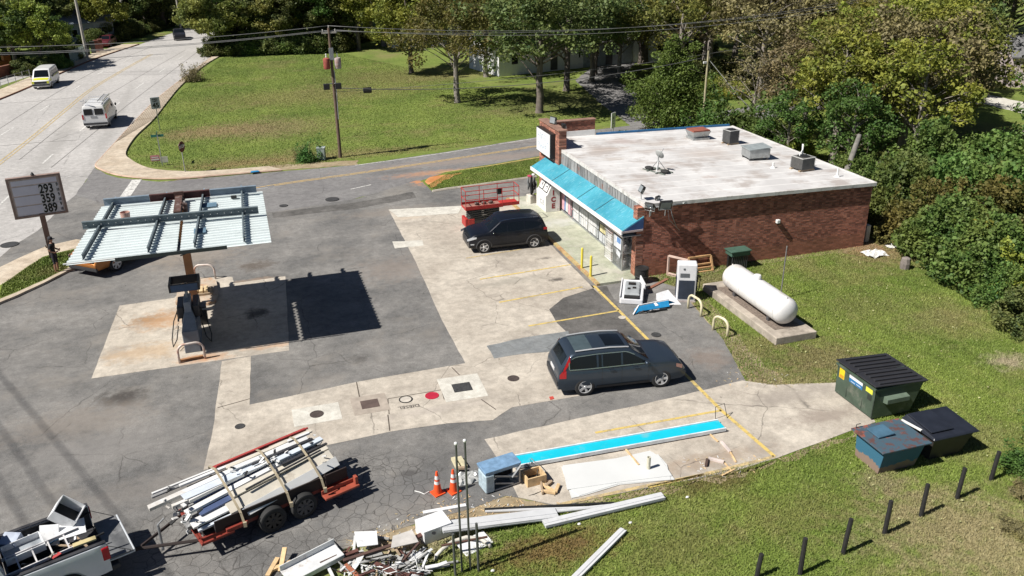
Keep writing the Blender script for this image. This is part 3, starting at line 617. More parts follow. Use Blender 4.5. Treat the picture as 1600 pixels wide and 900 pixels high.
# roof things
def cond(x, y, s, h, label, col):
    z = RZ(x)+.09; t = thing('air_conditioner', label, 'air conditioner', (x,y,z), R(8), 'units on the flat roof')
    b = MB(); b.bx(-s/2,s/2,-s/2,s/2,.08,h); b.build('casing', col, t, bevel=.05)
    b = MB(); k = 9
    for i in range(k):
        zz = .14+(h-.24)*i/(k-1)
        b.bx(-s/2-.012,s/2+.012,-s/2-.012,s/2+.012,zz,zz+.02)
    b.build('grille', M('condenser_dark', (.05,.052,.055), .5), t)
    b = MB(); b.lathe([(s*.36,h-.01),(s*.38,h+.02),(s*.3,h+.025),(s*.06,h+.03),(0.0,h+.03)], 20); b.build('fan_guard', black, t)
    b = MB(); b.bx(-s/2-.02,s/2+.02,-s/2-.02,s/2+.02,h-.03,h-.005); b.build('top_rim', M('unit_rim', (.5,.5,.48), .5), t)
    b = MB(); b.bx(-s*.6,s*.6,-s*.45,-s*.3,0,.08); b.bx(-s*.6,s*.6,s*.3,s*.45,0,.08); b.build('skid', wood2, t)
    return t
cond(27.1,42.6,.68,.85,'dark slim condenser on the roof between the rusty curb box and the duct box', M('cond1', (.09,.088,.085), .5))
t = cond(27.7,36.5,.85,.72,'round cornered dark condenser with white pipes nearest the roof back edge', M('cond2', (.13,.125,.115), .5))
b = MB(); b.tube([(.1,.2,.7),(.1,.25,1.3)], .045, 8); b.tube([(.1,.2,1.05),(-.1,.15,.85),(-.2,.1,.7)], .03, 8); b.build('pipe', white, t, smooth=True)
t = thing('roof_curb_box', 'grey roof exhaust box with rusty red top beside the wooden pole', 'roof vent', (25.9,44.3,RZ(25.9)+.09), 0, 'units on the flat roof')
b = MB(); b.prism([(-.55,-.45),(.55,-.45),(.55,.45),(-.55,.45)], 0, .12); b.add([(-.45,-.35,.12),(.45,-.35,.12),(.45,.35,.12),(-.45,.35,.12),(-.6,-.5,.5),(.6,-.5,.5),(.6,.5,.5),(-.6,.5,.5)], [(3,2,1,0),(4,5,6,7),(0,1,5,4),(1,2,6,5),(2,3,7,6),(3,0,4,7)]); b.build('box', galv, t)
b = MB(); b.bx(-.55,.55,-.45,.45,.5,.58); b.build('lid', M('rust_lid', (.28,.09,.06), .8, var=.3), t)
t = thing('duct_box', 'wide grey sheet metal unit with sloped lid in the middle of the roof back edge', 'roof unit', (26.6,39.2,RZ(26.6)+.09), R(-6), 'units on the flat roof')
b = MB(); b.bx(-.6,.6,-.5,.5,.14,.62); b.build('box', galv, t, bevel=.01); b = MB(); b.add([(-.66,-.55,.6),(.66,-.55,.68),(.66,.55,.68),(-.66,.55,.6),(-.66,-.55,.64),(.66,-.55,.72),(.66,.55,.72),(-.66,.55,.64)], [(3,2,1,0),(4,5,6,7),(0,1,5,4),(1,2,6,5),(2,3,7,6),(3,0,4,7)]); b.build('lid', M('lid_grey', (.36,.4,.4), .45, metal=.3), t)
for sx in (-.5,.5):
    for sy in (-.42,.42): b = MB(); b.bx(sx-.05,sx+.05,sy-.05,sy+.05,0,.14); b.build('leg', dkgrey, t)
for (x, y, h, lb) in ((28.6,34.8,.45,'thin white vent pipe at the near back corner of the roof'), (26.4,37.2,.3,'short white vent pipe beside the round cornered condenser')):
    b = MB(); b.lathe([(.16,0),(.06,.1),(.05,.1),(.05,h),(.03,h)], 12); o = b.build('vent_pipe', white, smooth=True, auto=40); o.location = (x,y,RZ(x)+.09); tag(o, lb, 'vent pipe')
t = thing('satellite_dish', 'small satellite dish seen edge on, on a tripod weighted with black bags', 'satellite dish', (20.2,38.3,RZ(20.2)+.09), R(112))
b = MB(); T = Matrix.Translation((0,0,.85)) @ Matrix.Rotation(R(62), 4, 'X'); b.lathe([(0.001,0),(.13,.012),(.22,.05),(.27,.085),(.265,.10),(.21,.065),(.12,.03),(0.001,.02)], 20, T); b.build('dish', M('dish_grey', (.35,.36,.35), .5), t, smooth=True)
b = MB(); b.tube([(0,0,.05),(0,0,.9)], .03, 8); b.tube([(0,-.05,.8),(.1,-.5,1.1)], .015, 6)
for k in range(3): an = k*2.1; b.tube([(0,0,.6),(.45*math.cos(an),.45*math.sin(an),.03)], .018, 6)
b.build('mast', galv, t)
b = MB(); b.bx(-.75,.75,-.34,-.26,.0,.05); b.bx(-.75,.75,.26,.34,0,.05); b.bx(-.34,-.26,-.5,.5,0,.05); b.bx(.26,.34,-.5,.5,0,.05); b.build('base_frame', M('base_green', (.12,.14,.12), .7), t)
for sx, sy in ((-.5,0),(.5,.1)): b = MB(); b.ball((sx,sy,.1), .2, 8, 1.3, 1, .45); b.build('weight_bag', rub, t, smooth=True)
# ice freezer
def ice():
    t = thing('ice_freezer', 'white outdoor ice freezer with slanted front and ICE lettering under the awning', 'ice freezer', (15.98,43.65,.13))
    prof = [(0,0),(.88,0),(.88,1.62),(.42,1.72),(.1,1.05),(0,.98)]
    b = MB(); n = len(prof); V = [(x,0,z) for x, z in prof]+[(x,1.6,z) for x, z in prof]
    b.add(V, [list(range(n)), list(range(n,2*n))[::-1]]+[[i, n+i, n+(i+1) % n, (i+1) % n] for i in range(n)]); body = b.build('body', white, t, bevel=.02)
    dx = Vector((.32,0,.67)).normalized(); nn = Vector((-dx.z,0,dx.x))
    for y0 in (.12,.86):
        T = Matrix((Vector((0,1,0)), dx, nn)).transposed().to_4x4()
        T.translation = Vector((.1,y0,1.05))+nn*.004+dx*.05
        b = MB(); b.bx(0,.62,0,.62,0,.02, T=T); d = b.build('door', black, t)
        b = MB(); b.bx(.06,.56,.06,.56,.02,.03, T=T); b.build('panel', white, d)
        b = MB(); b.bx(.2,.42,.3,.36,.03,.04, T=T); b.bx(.2,.26,.2,.48,.03,.04,T=T); b.build('handle', dkgrey, d)
    rl = M('letter_red', (.28,.02,.03), .5)
    for i, ch in enumerate('ICE'):
        text(ch, .40, rl, t, frame((.47,-.004,1.00-.39*i),(1,0,0),(0,0,1)), bold=.02, ext=.003, align='CENTER')
        text(ch, .38, M('letter_grey', (.25,.27,.3), .5), t, frame((-.004,1.35-.42*i,.35),(0,-1,0),(0,0,1)), bold=.01, ext=.003)
ice()
# dark draped stack by the freezer
t = thing('covered_rack', 'narrow rack hung with black cloths on a pale block left of the ice freezer', 'rack', (15.85,45.75,.13), R(10))
b = MB(); b.bx(-.22,.2,-.25,.25,0,.48); b.build('block', M('pale_block', (.6,.57,.5), .8), t, bevel=.02)
b = MB(); b.tube([(0,0,.48),(0,0,1.75)], .03, 6); b.tube([(-.2,-.25,1.55),(.2,.3,1.6)], .025, 6); b.build('stand', dkgrey, t)
bk = M('black_cloth', (.018,.019,.02), .95)
for i, (x, y, z0, z1, r_) in enumerate(((-.14,-.2,.55,1.5,.09),(-.02,-.05,.5,1.6,.12),(.1,.15,.62,1.62,.1),(-.1,.22,.75,1.5,.08),(.15,-.12,.8,1.55,.09))):
    b = MB(); b.tube([(x,y,z0),(x+.03,y,z0+.3),(x-.02,y+.02,(z0+z1)/2+.1),(x,y,z1)], [r_*.45,r_,r_*.85,r_*.4], 9); b.build('cloth', bk if i != 3 else M('grey_cloth', (.16,.17,.17), .95), t, smooth=True)
b = MB(); b.ball((-.1,.05,1.62), .13, 6, 1, 1.5, .6); b.build('red_cloth', M('red_cloth', (.32,.04,.07), .9), t, smooth=True)
b = MB(); b.ball((.1,-.05,1.7), .12, 6, 1, 1.2, .7); b.build('pale_cloth', M('pale_cloth', (.5,.5,.5), .9), t, smooth=True)
# gas bottle cage and wire rack
def cage(x0, x1, y0, y1, z0, z1, step, r_, mat, b=None):
    b = b or MB()
    def grid(o, u, v, lu, lv):
        o = Vector(o); u = Vector(u); v = Vector(v)
        k = int(lu/step)
        for i in range(k+1): b.bar(o+u*(lu*i/k), o+u*(lu*i/k)+v*lv, r_, r_)
        k = int(lv/step)
        for i in range(k+1): b.bar(o+v*(lv*i/k), o+v*(lv*i/k)+u*lu, r_, r_)
    grid((x0,y0,z0),(1,0,0),(0,0,1),x1-x0,z1-z0); grid((x0,y0,z0),(0,1,0),(0,0,1),y1-y0,z1-z0); grid((x0,y1,z0),(1,0,0),(0,0,1),x1-x0,z1-z0); grid((x1,y0,z0),(0,1,0),(0,0,1),y1-y0,z1-z0)
    return b
t = thing('gas_bottle_cage', 'tall grey mesh gas bottle cage beside the brick pier', 'cage', (16.42,34.15,.13))
cage(0,.85,0,1.05,.05,1.7,.075,.012,None).build('mesh', galv, t)
b = MB(); b.bx(-.02,.87,-.02,1.07,0,.05); b.bx(-.02,.87,-.02,1.07,.85,.88); 
for x, y in ((0,0),(.85,0),(0,1.05),(.85,1.05)): b.bx(x-.025,x+.025,y-.025,y+.025,0,1.72)
b.build('frame', galv, t)
b = MB(); b.add([(-.05,-.05,1.72),(.9,-.05,1.78),(.9,1.1,1.78),(-.05,1.1,1.72),(-.05,-.05,1.76),(.9,-.05,1.82),(.9,1.1,1.82),(-.05,1.1,1.76)], [(3,2,1,0),(4,5,6,7),(0,1,5,4),(1,2,6,5),(2,3,7,6),(3,0,4,7)]); b.build('lid', white, t)
b = MB(); b.bx(-.035,-.02,.12,.95,1.0,1.6); b.build('notice', M('notice', (.6,.62,.65), .5), t); b = MB(); b.bx(-.045,-.037,.2,.6,1.3,1.55); b.build('notice_picture', pm_['poster_blue'], t)
b = MB(); b.bx(-.05,-.037,.3,.75,.55,.8, T=Matrix.Rotation(R(12),4,'X')); b.build('notice', M('notice', (.6,.62,.65), .5), t)
for x, y in ((.2,.25),(.6,.25),(.2,.75),(.6,.75)):
    for z in (.06,.9): b = MB(); b.lathe([(.12,0),(.15,.06),(.15,.3),(.1,.38),(.05,.4),(.09,.46),(.09,.5)], 12, Matrix.Translation((x,y,z))); b.build('gas_bottle', M('bottle_grey', (.5,.5,.5), .5), t, smooth=True)
t = thing('wire_display', 'white wire display rack next to the grey gas bottle cage', 'rack', (16.4,35.35,.13))
cage(0,.7,0,.85,.05,1.5,.12,.014,None).build('wire', white, t)
b = MB(); b.bx(0,.7,0,.85,.02,.05)
for z in (.5,.95): b.bx(0.01,.69,.01,.84,z,z+.02)
b.build('shelf', white, t)
for x, y, z, sx in ((.1,.1,.07,.25),(.4,.4,.07,.25),(.1,.45,.53,.2),(.35,.1,.53,.3),(.15,.2,.98,.3),(.4,.55,.98,.22)): b = MB(); b.bx(x,x+sx,y,y+.28,z,z+.3); b.build('carton', M('carton%d' % (int(x*10) % 3), ((.6,.6,.62),(.5,.45,.4),(.55,.56,.6))[int(x*10) % 3], .7), t)
# black bin, frames, floor fan box, yard gear
t = thing('barrel', 'black round barrel standing against the brick corner of the store', 'barrel', tuple(G(1002,441)))
b = MB(); b.lathe([(.3,0),(.31,.3),(.335,.32),(.335,.35),(.31,.37),(.31,.68),(.33,.7),(.33,.74),(.28,.75),(.27,.72),(0.001,.70)], 24); b.build('drum', M('drum_black', (.018,.018,.018), .6), t, smooth=True, auto=40)
def bollard(x, y, label):
    b = MB(); b.lathe([(.06,0),(.06,1.1),(.05,1.15),(.02,1.18),(0.001,1.185)], 14); o = b.build('bollard', M('bollard_yellow', (.66,.55,.06), .5, var=.15, dirt=(.3,.25,.1), dirt_amt=.2), smooth=True, auto=40); o.location = (x,y,.0); tag(o, label, 'bollard', 'yellow bollards at the store kerb')
bollard(14.76,34.05,'yellow steel bollard nearer the camera of the two on the store kerb'); bollard(14.76,35.15,'yellow steel bollard on the kerb, the farther of the two and nearer the black car')
t = thing('wall_unit', 'dark green metal cabinet on slatted legs against the brick side wall', 'cabinet', (22.0,33.0,0))
b = MB(); b.bx(-.5,.5,-.3,.3,.72,.95); b.bx(-.56,.56,-.34,.34,.93,.97); b.build('cabinet', M('cab_green', (.06,.12,.09), .5), t)
for k in range(9): b = MB(); b.bx(-.45+k*.1,-.41+k*.1,-.28,-.25,0,.72); b.build('slat', dkgrey, t)
b = MB(); b.bx(-.42,.42,.1,.23,0,.72); b.build('back_panel', black, t)
def wframe(name, label, T, w_, h_, mat, cross=(), th=.07):
    b = MB()
    for a, c in (((0,0,0),(w_,0,0)),((0,0,h_),(w_,0,h_)),((0,0,0),(0,0,h_)),((w_,0,0),(w_,0,h_))): b.bar(T @ Vector(a), T @ Vector(c), th, th)
    for z in cross: b.bar(T @ Vector((0,0,z)), T @ Vector((w_,0,z)), th*.8, th*.8)
    return tag(b.build(name, mat), label, 'frame')
pinkw = M('primed_wood', (.6,.45,.38), .8, var=.15)
wframe('timber_frame', 'upright pink timber frame standing between the barrel and the white fuel pump', Matrix.Translation(G(1043,430)) @ Matrix.Rotation(R(-55),4,'Z'), 1.0, 1.0, pinkw, (.12,), .08)
wframe('timber_frame', 'tan wooden crate frame leaning on the brick wall behind the white fuel pump', Matrix.Translation((19.5,33.0,.02)) @ Matrix.Rotation(R(-25),4,'X'), 1.2, .75, M('orange_wood', (.5,.3,.14), .85), (.2,.38), .09)
b = MB(); b.bar(G(1014,452)+Vector((0,0,.04)), G(1043,437)+Vector((0,0,.04)), .15, .05); tag(b.build('plank', M('red_wood', (.25,.11,.07), .9)), 'short reddish plank on the dirt beside the black barrel', 'plank')
# ================================================================== VEHICLES
def interp(x, pts):
    if x <= pts[0][0]: return pts[0][1]
    for (a, u), (b, v) in zip(pts[:-1], pts[1:]):
        if x <= b: return u+(v-u)*(x-a)/(b-a)
    return pts[-1][1]
def carpaint(name, col, metal=.35, dusty=.12):
    m, nt, p, tc = base(name)
    c = _mix(nt, _math(nt, 'MULTIPLY', _ramp(nt, _noise(nt, 2, 7, tc.outputs['Object'], .7), .4, .7), dusty), col, (.10,.10,.10))
    nt.links.new(c, p.inputs['Base Color']); p.inputs['Metallic'].default_value = metal; p.inputs['Roughness'].default_value = .38
    p.inputs['Coat Weight'].default_value = .45; p.inputs['Coat Roughness'].default_value = .06; p.inputs['Specular IOR Level'].default_value = .3; return m
chrome = M('chrome', (.6,.6,.6), .2, metal=1, var=.05); alloy = M('alloy', (.62,.62,.62), .4, metal=.4, var=.1)
lampw = M('headlamp', (.6,.62,.64), .1, var=.05, spec=.9); lampr = M('tail_lamp', (.42,.01,.015), .15, var=.1); trim = M('black_plastic', (.03,.03,.032), .7)
plate = M('number_plate', (.6,.6,.6), .5)
def make_wheel(par, x, y, r, w_, side, rim=alloy, spokes=5):
    T = Matrix.Translation((x, y, r)) @ Matrix.Rotation(R(90)*(-side), 4, 'X')      # lathe axis z -> outwards
    b = MB(); b.lathe([(.0011,.01),(.1*r,.02),(.14*r,-.0)], 16, T)
    for k in range(spokes):
        S = T @ Matrix.Rotation(2*PI*k/spokes, 4, 'Z')
        b.add([(r*.08,-r*.10,0),(r*.62,-r*.13,.012),(r*.62,r*.13,.012),(r*.08,r*.10,0),(r*.08,-r*.10,-.03),(r*.62,-r*.13,-.03),(r*.62,r*.13,-.03),(r*.08,r*.10,-.03)], [(3,2,1,0),(4,5,6,7),(0,1,5,4),(1,2,6,5),(2,3,7,6),(3,0,4,7)], 0, S)
    b.lathe([(r*.60,-.03),(r*.60,.015),(r*.66,.018),(r*.66,-.06)], 28, T, 0, False); b.lathe([(.001,-.05),(r*.6,-.06)], 20, T, 1)
    wh = b.build('wheel', [rim, M('brake_dark', (.03,.03,.03), .7)], par, smooth=True, auto=30)
    b = MB(); b.lathe([(r*.66,-.02),(r*.68,.012),(r*.86,.02),(r*.97,.0),(r,-.03),(r,-w_+.03),(r*.97,-w_),(r*.6,-w_)], 32, T, 0, False); ty = b.build('tyre', rub, None, smooth=True, auto=35); ty.parent = wh
    return wh
class Car:
    def __init__(s, t, L, W, top, zb=.2, belt=1.0, plan=(.13,.10), tumble=.78, roof_from=None, crown=.03, rc=.10, vert=None):
        s.t = t; s.L = L; s.W = W; s.top = top; s.zb = zb; s.belt = belt; s.plan = plan; s.H = max(z for _, z in top); s.tumble = tumble; s.crown = crown; s.rc = rc
        s.vert = vert or [(zb,.93),(zb+.15,.975),(belt*.62,1.0),(belt,.965),(s.H,tumble)]
    def zt(s, x):
        e = .05; return (interp(x-e, s.top)+2*interp(x, s.top)+interp(x+e, s.top))/4
    def hw(s, x, z):
        u = 2*x/s.L; a = s.plan[0] if u > 0 else s.plan[1]
        return s.W/2*(1-a*abs(u)**4.5)*interp(z, s.vert)
    def body(s, mat, wheels, r, name='body', n=60, cut=1.13, w_arch=.3):
        xs = sorted(set([-s.L/2+s.L*i/n for i in range(n+1)]+[x for x, _ in s.top]))
        b = MB(); K = 6; C = 3; Tn = 4; rings = []
        for x in xs:
            zt = s.zt(x); rc = min(s.rc, (zt-s.zb)*.3); pr = []
            zbb = s.zb + (.06 if abs(x) > s.L/2-.15 else 0)
            pr.append((0, zbb)); pr.append((s.hw(x, zbb)*.9, zbb))
            for i in range(K+1): z = zbb+.03+(zt-rc-zbb-.03)*i/K; pr.append((s.hw(x, z), z))
            wt = s.hw(x, zt-rc)
            for i in range(1, C+1): a = PI/2*i/C; pr.append((wt-rc*1.1*(1-math.cos(a)), zt-rc+rc*math.sin(a)))
            wy = pr[-1][0]
            for i in range(1, Tn+1): y = wy*(1-i/Tn); pr.append((y, zt+s.crown*(1-(y/wy)**2)))
            ring = [(x, y, z) for y, z in pr]+[(x, -y, z) for y, z in pr[-2:0:-1]]
            rings.append(ring)
        m = len(rings[0]); vs = [v for r_ in rings for v in r_]; fs = []
        for i in range(len(rings)-1):
            for j in range(m): fs.append([i*m+j, i*m+(j+1) % m, (i+1)*m+(j+1) % m, (i+1)*m+j])
        fs.append(list(range(m))); fs.append([(len(rings)-1)*m+j for j in range(m)][::-1])
        b.add(vs, fs); o = b.build(name, [mat, trim], s.t)
        cb = MB()
        for x in wheels:
            for sd_ in (1, -1):
                T = Matrix.Translation((x, sd_*(s.W/2-.06+.1), r*.98)) @ Matrix.Rotation(R(90)*(-sd_), 4, 'X'); cb.lathe([(r*cut,-w_arch-.1),(r*cut,.25)], 28, T, 1)
        c = cb.build('cut', [mat, trim]); md = o.modifiers.new('x', 'BOOLEAN'); md.object = c; md.operation = 'DIFFERENCE'; md.solver = 'EXACT'
        dg = bpy.context.evaluated_depsgraph_get(); me = bpy.data.meshes.new_from_object(o.evaluated_get(dg)); o.modifiers.clear(); o.data = me; me.name = name
        bpy.data.objects.remove(c); me.shade_smooth(); me.set_sharp_from_angle(angle=R(28)); s.o = o; return o
    def side(s, b, sd_, x0, x1, zlo, zhi, off=.006, n=10, mat=0, th=.012):
        """panel following the body side between two height lines (lists of (x,z) or numbers)"""
        f = lambda q, x: q if isinstance(q, (int, float)) else interp(x, q)
        vs = []; fs = []; m = 4
        for i in range(n+1):
            x = x0+(x1-x0)*i/n; a = f(zlo, x); c = f(zhi, x)
            for j in range(m+1): z = a+(c-a)*j/m; vs.append((x, sd_*(s.hw(x, z)+off), z))
        for i in range(n):
            for j in range(m): q = i*(m+1)+j; fs.append([q, q+1, q+m+2, q+m+1])
        k = len(vs); vs2 = [(x, y-sd_*th, z) for x, y, z in vs]; b.add(vs+vs2, fs+[[k+i for i in f_[::-1]] for f_ in fs], mat)
    def topp(s, b, x0, x1, f0, f1, off=.006, n=8, mat=0, y0=None):
        """panel on the upper surface from x0 to x1, half width fraction f0..f1"""
        vs = []; fs = []; m = 6
        for i in range(n+1):
            x = x0+(x1-x0)*i/n; zt = s.zt(x); wy = s.hw(x, zt-s.rc)-s.rc*1.1; fr = f0+(f1-f0)*i/n
            sl = (s.zt(x+.05)-s.zt(x-.05))/.1; nx = -sl/math.hypot(1, sl); nz = 1/math.hypot(1, sl)
            for j in range(m+1): y = wy*fr*(-1+2*j/m); vs.append((x+nx*off, y, zt+s.crown*(1-min(1,(y/wy)**2))+nz*off))
        for i in range(n):
            for j in range(m): q = i*(m+1)+j; fs.append([q, q+1, q+m+2, q+m+1])
        k = len(vs); b.add(vs+[(x, y, z-.012) for x, y, z in vs], fs+[[k+i for i in f_[::-1]] for f_ in fs], mat)
def suv(name, label, cat, loc, rz, L, W, top, belt, wheels, r, mat, wins, screen, rear, kind, wagon=False, group=None):
    t = thing(name, label, cat, loc, rz, group); c = Car(t, L, W, top, zb=.24, belt=belt)
    c.body(mat, wheels, r); hf = L/2
    for sd_ in (1, -1):
        for a0, a1, zl, zh in wins: b = MB(); c.side(b, sd_, a0, a1, zl, zh, .008, 14); b.build('window', glass, t, smooth=True)
    b = MB(); c.topp(b, *screen, off=.012); b.build('windscreen', glass, t, smooth=True)
    b = MB(); c.topp(b, *rear, off=.012); b.build('rear_window', glass, t, smooth=True)
    for x in wheels:
        for sd_ in (1, -1): make_wheel(t, x, sd_*(W/2-.035), r, .23, sd_)
    return t, c
# ---- grey estate SUV (nose to +x)
PG = carpaint('paint_grey', (.038,.055,.078), .5, .08)
top = [(-2.40,.72),(-2.37,.98),(-2.3,1.10),(-2.0,1.56),(-1.84,1.65),(-.9,1.70),(-.2,1.69),(.26,1.63),(.95,1.16),(1.1,1.12),(1.75,1.08),(2.1,1.0),(2.24,.88),(2.3,.6)]
belt_ = [(-2.1,1.13),(1.3,1.04)]
gp0 = G(912.5,618); gp1 = G(1032.5,604.5); hd = math.atan2(gp1.y-gp0.y, gp1.x-gp0.x); nv = Vector((-math.sin(hd), math.cos(hd), 0))
cc = (gp0+gp1)/2+nv*.86; 
roofl = [(-2.05,1.44),(-1.85,1.58),(-.9,1.62),(.2,1.60),(.55,1.54),(1.2,1.10)]
t, c = suv('parked_suv', 'dark grey estate SUV with red tail lamp strips parked beside the yellow border line', 'SUV', tuple(cc), hd, 4.8, 1.88, top, 1.05, (-1.43,1.43), .37, PG,
    [(-2.0,-1.02,1.13,[(-2.0,1.36),(-1.86,1.50),(-1.02,1.56)]), (-.94,-.84,1.12,1.56), (-.78,-.12,1.11,1.56), (-.04,.84,1.10,[(-.04,1.56),(.16,1.52),(.4,1.40),(.84,1.14)])], (.32,.94,.98,.98), (-2.24,-2.04,.85,.85), 'a')
for sd_ in (1,-1):
    b = MB(); c.side(b, sd_, -2.03, -1.99, 1.10, [(-2.03,1.34),(-1.99,1.38)], .014, 2); c.side(b, sd_, -2.0, .9, 1.075, 1.108, .014, 20); c.side(b, sd_, -1.9, .40, [(-1.9,1.46),(-1.75,1.53),(-1.0,1.57),(.1,1.56),(.4,1.42)], [(-1.9,1.49),(-1.75,1.56),(-1.0,1.60),(.1,1.59),(.4,1.45)], .014, 20); b.build('window_trim', chrome, t)
    b = MB(); b.tube([(x, sd_*(c.hw(x,1.6)-.1), interp(x,top)+.05) for x in (-1.75,-1.2,-.5,.1,.2)], .026, 6); b.build('roof_rail', alloy, t)
    b = MB(); c.side(b, sd_, -2.36, -2.12, .78, [(-2.36,.92),(-2.26,1.05),(-2.12,1.08)], .012, 5); c.side(b, sd_, -2.22, -1.97, [(-2.22,1.0),(-1.97,1.35)], [(-2.22,1.1),(-1.97,1.6)], .012, 5); b.build('tail_lamp', lampr, t)
    b = MB(); c.side(b, sd_, 1.98, 2.22, [(1.98,.80),(2.22,.70)], [(1.98,.93),(2.22,.85)], .014, 5); b.build('headlamp', M('lamp_amber', (.45,.25,.2), .2), t)
    b = MB(); b.ball((.80, sd_*1.02, 1.16), .1, 6, .8, 1.1, .75); b.tube([(.80, sd_*.88, 1.1),(.80,sd_*1.0,1.12)], .02, 5); b.build('door_mirror', PG, t, smooth=True)
    for x in (-.55,.35): b = MB(); b.bx(x, x+.2, sd_*(.945)-.015, sd_*(.945)+.015, .96, .985); b.build('door_handle', PG, t, bevel=.008)
    for x in (-.81, -.08, .92): b = MB(); c.side(b, sd_, x-.005, x+.005, .42, 1.08, .003, 1); b.build('door_gap', black, t)
    b = MB(); c.side(b, sd_, -1.0, 1.0, .28, .38, .014, 10); b.build('sill', trim, t)
b = MB(); c.topp(b, -.6, .12, .68, .68, .01); b.build('sunroof', glass, t)
b = MB(); c.topp(b, -1.75, -1.1, .9, .9, .01); b.build('roof_panel', M('roof_grey', (.06,.085,.095), .4), t)
b = MB(); b.bx(-2.44,-2.38,-.8,.8,.45,.66); b.build('rear_bumper', trim, t, bevel=.02); b = MB(); b.bx(-2.42,-2.39,-.25,.25,.8,.92); b.build('number_plate', plate, t); b = MB(); b.bx(2.23,2.29,-.75,.75,.36,.5); b.build('front_bumper', trim, t, bevel=.02); b = MB(); b.bx(2.24,2.28,-.3,.3,.6,.85); b.build('grille', trim, t)
# ---- black compact SUV, nose towards -x
PB = carpaint('paint_black', (.006,.008,.014), .3, .04)
top2 = [(-2.08,.72),(-2.07,.95),(-2.0,1.14),(-1.82,1.52),(-1.68,1.60),(-.9,1.655),(.0,1.65),(.42,1.59),(1.02,1.15),(1.18,1.10),(1.75,1.03),(1.95,.94),(2.06,.78),(2.1,.55)]
g0 = G(758.7,395.5); g1_ = G(832.5,387.5); hd = math.atan2(g0.y-g1_.y, g0.x-g1_.x); nv = Vector((math.sin(hd), -math.cos(hd), 0))
if nv.y < 0: nv = -nv
cc = (g0+g1_)/2+nv*.84
t, c = suv('parked_suv', 'glossy black compact SUV with silver roof trim parked nose out in front of the store', 'SUV', tuple(cc), hd, 4.2, 1.85, top2, 1.0, (-1.33,1.34), .345, PB,
    [(-1.72,-.86,[(-1.72,1.26),(-1.3,1.13),(-.86,1.1)],[(-1.72,1.32),(-1.5,1.42),(-.86,1.5)]), (-.8,.06,[(-.8,1.1),(.06,1.07)],[(-.8,1.5),(.06,1.51)]), (.13,.92,[(.13,1.07),(.92,1.05)],[(.13,1.51),(.38,1.46),(.92,1.12)])], (.48,1.0,.98,.98), (-1.98,-1.80,.85,.85), 'b')
for sd_ in (1,-1):
    b = MB(); b.tube([(x, sd_*(c.hw(x,1.56)-.06), interp(x,top2)+.005) for x in (-1.6,-1.1,-.4,.2,.45)], .02, 6); b.build('roof_rail', chrome, t)
    b = MB(); c.side(b, sd_, -2.05, -1.85, .95, 1.08, .012, 5); b.build('tail_lamp', lampr, t)
    b = MB(); c.side(b, sd_, 1.72, 2.19, [(1.68,.84),(2.16,.72)], [(1.68,.91),(1.95,.91),(2.16,.83)], .014, 6); b.build('headlamp', lampw, t)
    b = MB(); b.ball((.85, sd_*1.0, 1.12), .1, 6, .8, 1.1, .75); b.build('door_mirror', PB, t, smooth=True)
    b = MB(); c.side(b, sd_, -1.85, -.82, .28, .44, .012, 10); c.side(b, sd_, -.85, .9, .28, .40, .014, 10); b.build('sill', M('cladding', (.045,.045,.047), .6), t)
    for x, wr in ((-1.33,.345),(1.34,.345)): 
        b = MB(); b.tube([(x+.41*math.cos(a), sd_*(c.hw(x,.7)-.004), .34+.41*math.sin(a)) for a in [PI*i/12 for i in range(13)]], .03, 6); b.build('arch_trim', M('cladding', (.045,.045,.047), .6), t)
    b = MB(); c.side(b, sd_, 1.85, 2.03, .5, .56, .014, 3); b.build('fog_lamp', lampw, t)
    for x in (-.55,.35): b = MB(); b.bx(x, x+.2, sd_*(.925)-.012, sd_*(.925)+.012, .93, .955); b.build('door_handle', PB, t)
    for x in (-.83,.1,.95): b = MB(); c.side(b, sd_, x-.004, x+.004, .42, 1.03, .002, 1); b.build('door_gap', black, t)
b = MB(); b.bx(2.07,2.13,-.45,.45,.5,.78); b.build('grille', trim, t, bevel=.02); b = MB(); b.bx(-2.11,-2.04,-.7,.7,.4,.6); b.build('bumper', trim, t, bevel=.02)
# ---- copper pickup under the canopy
PC = carpaint('paint_copper', (.38,.15,.035), .45, .2)
top3 = [(-2.9,.9),(-2.86,1.2),(-.95,1.22),(-.9,1.8),(-.6,1.86),(.4,1.86),(.75,1.78),(1.25,1.28),(1.5,1.22),(2.55,1.14),(2.8,1.0),(2.88,.7)]
nz0 = G(128,409,.6); nz1 = G(190,405,.6)
t = thing('pickup_truck', 'copper orange pickup truck half hidden under the bare canopy beside the grass island', 'pickup', (-6.36,44.5,0), R(230)); c = Car(t, 5.8, 1.95, top3, zb=.35, belt=1.2, plan=(.12,.04), rc=.12)
c.body(PC, (-1.85,1.75), .41)
for x in (-1.85,1.75):
    for sd_ in (1,-1): make_wheel(t, x, sd_*.945, .41, .27, sd_, spokes=6)
for sd_ in (1,-1):
    for a0, a1 in ((-.82,.0),(.06,.95)): b = MB(); c.side(b, sd_, a0, a1, 1.26, [(-.8,1.7),(.5,1.7),(.95,1.4)], .008); b.build('window', glass, t)
    b = MB(); c.side(b, sd_, 2.5, 2.86, .88, 1.02, .014, 4); b.build('headlamp', lampw, t)
b = MB(); c.topp(b, .78, 1.22, .95, .95, .012); b.build('windscreen', glass, t)
b = MB(); b.bx(2.84,2.9,-.72,.72,.74,1.0); 
b.build('grille', black, t, bevel=.02); b = MB(); b.bx(2.86,2.95,-.9,.9,.36,.55); b.build('bumper', trim, t, bevel=.03)
b = MB(); b.bx(2.88,2.97,-.9,.9,.56,.70); b.build('bumper_cover', PC, t, bevel=.03)
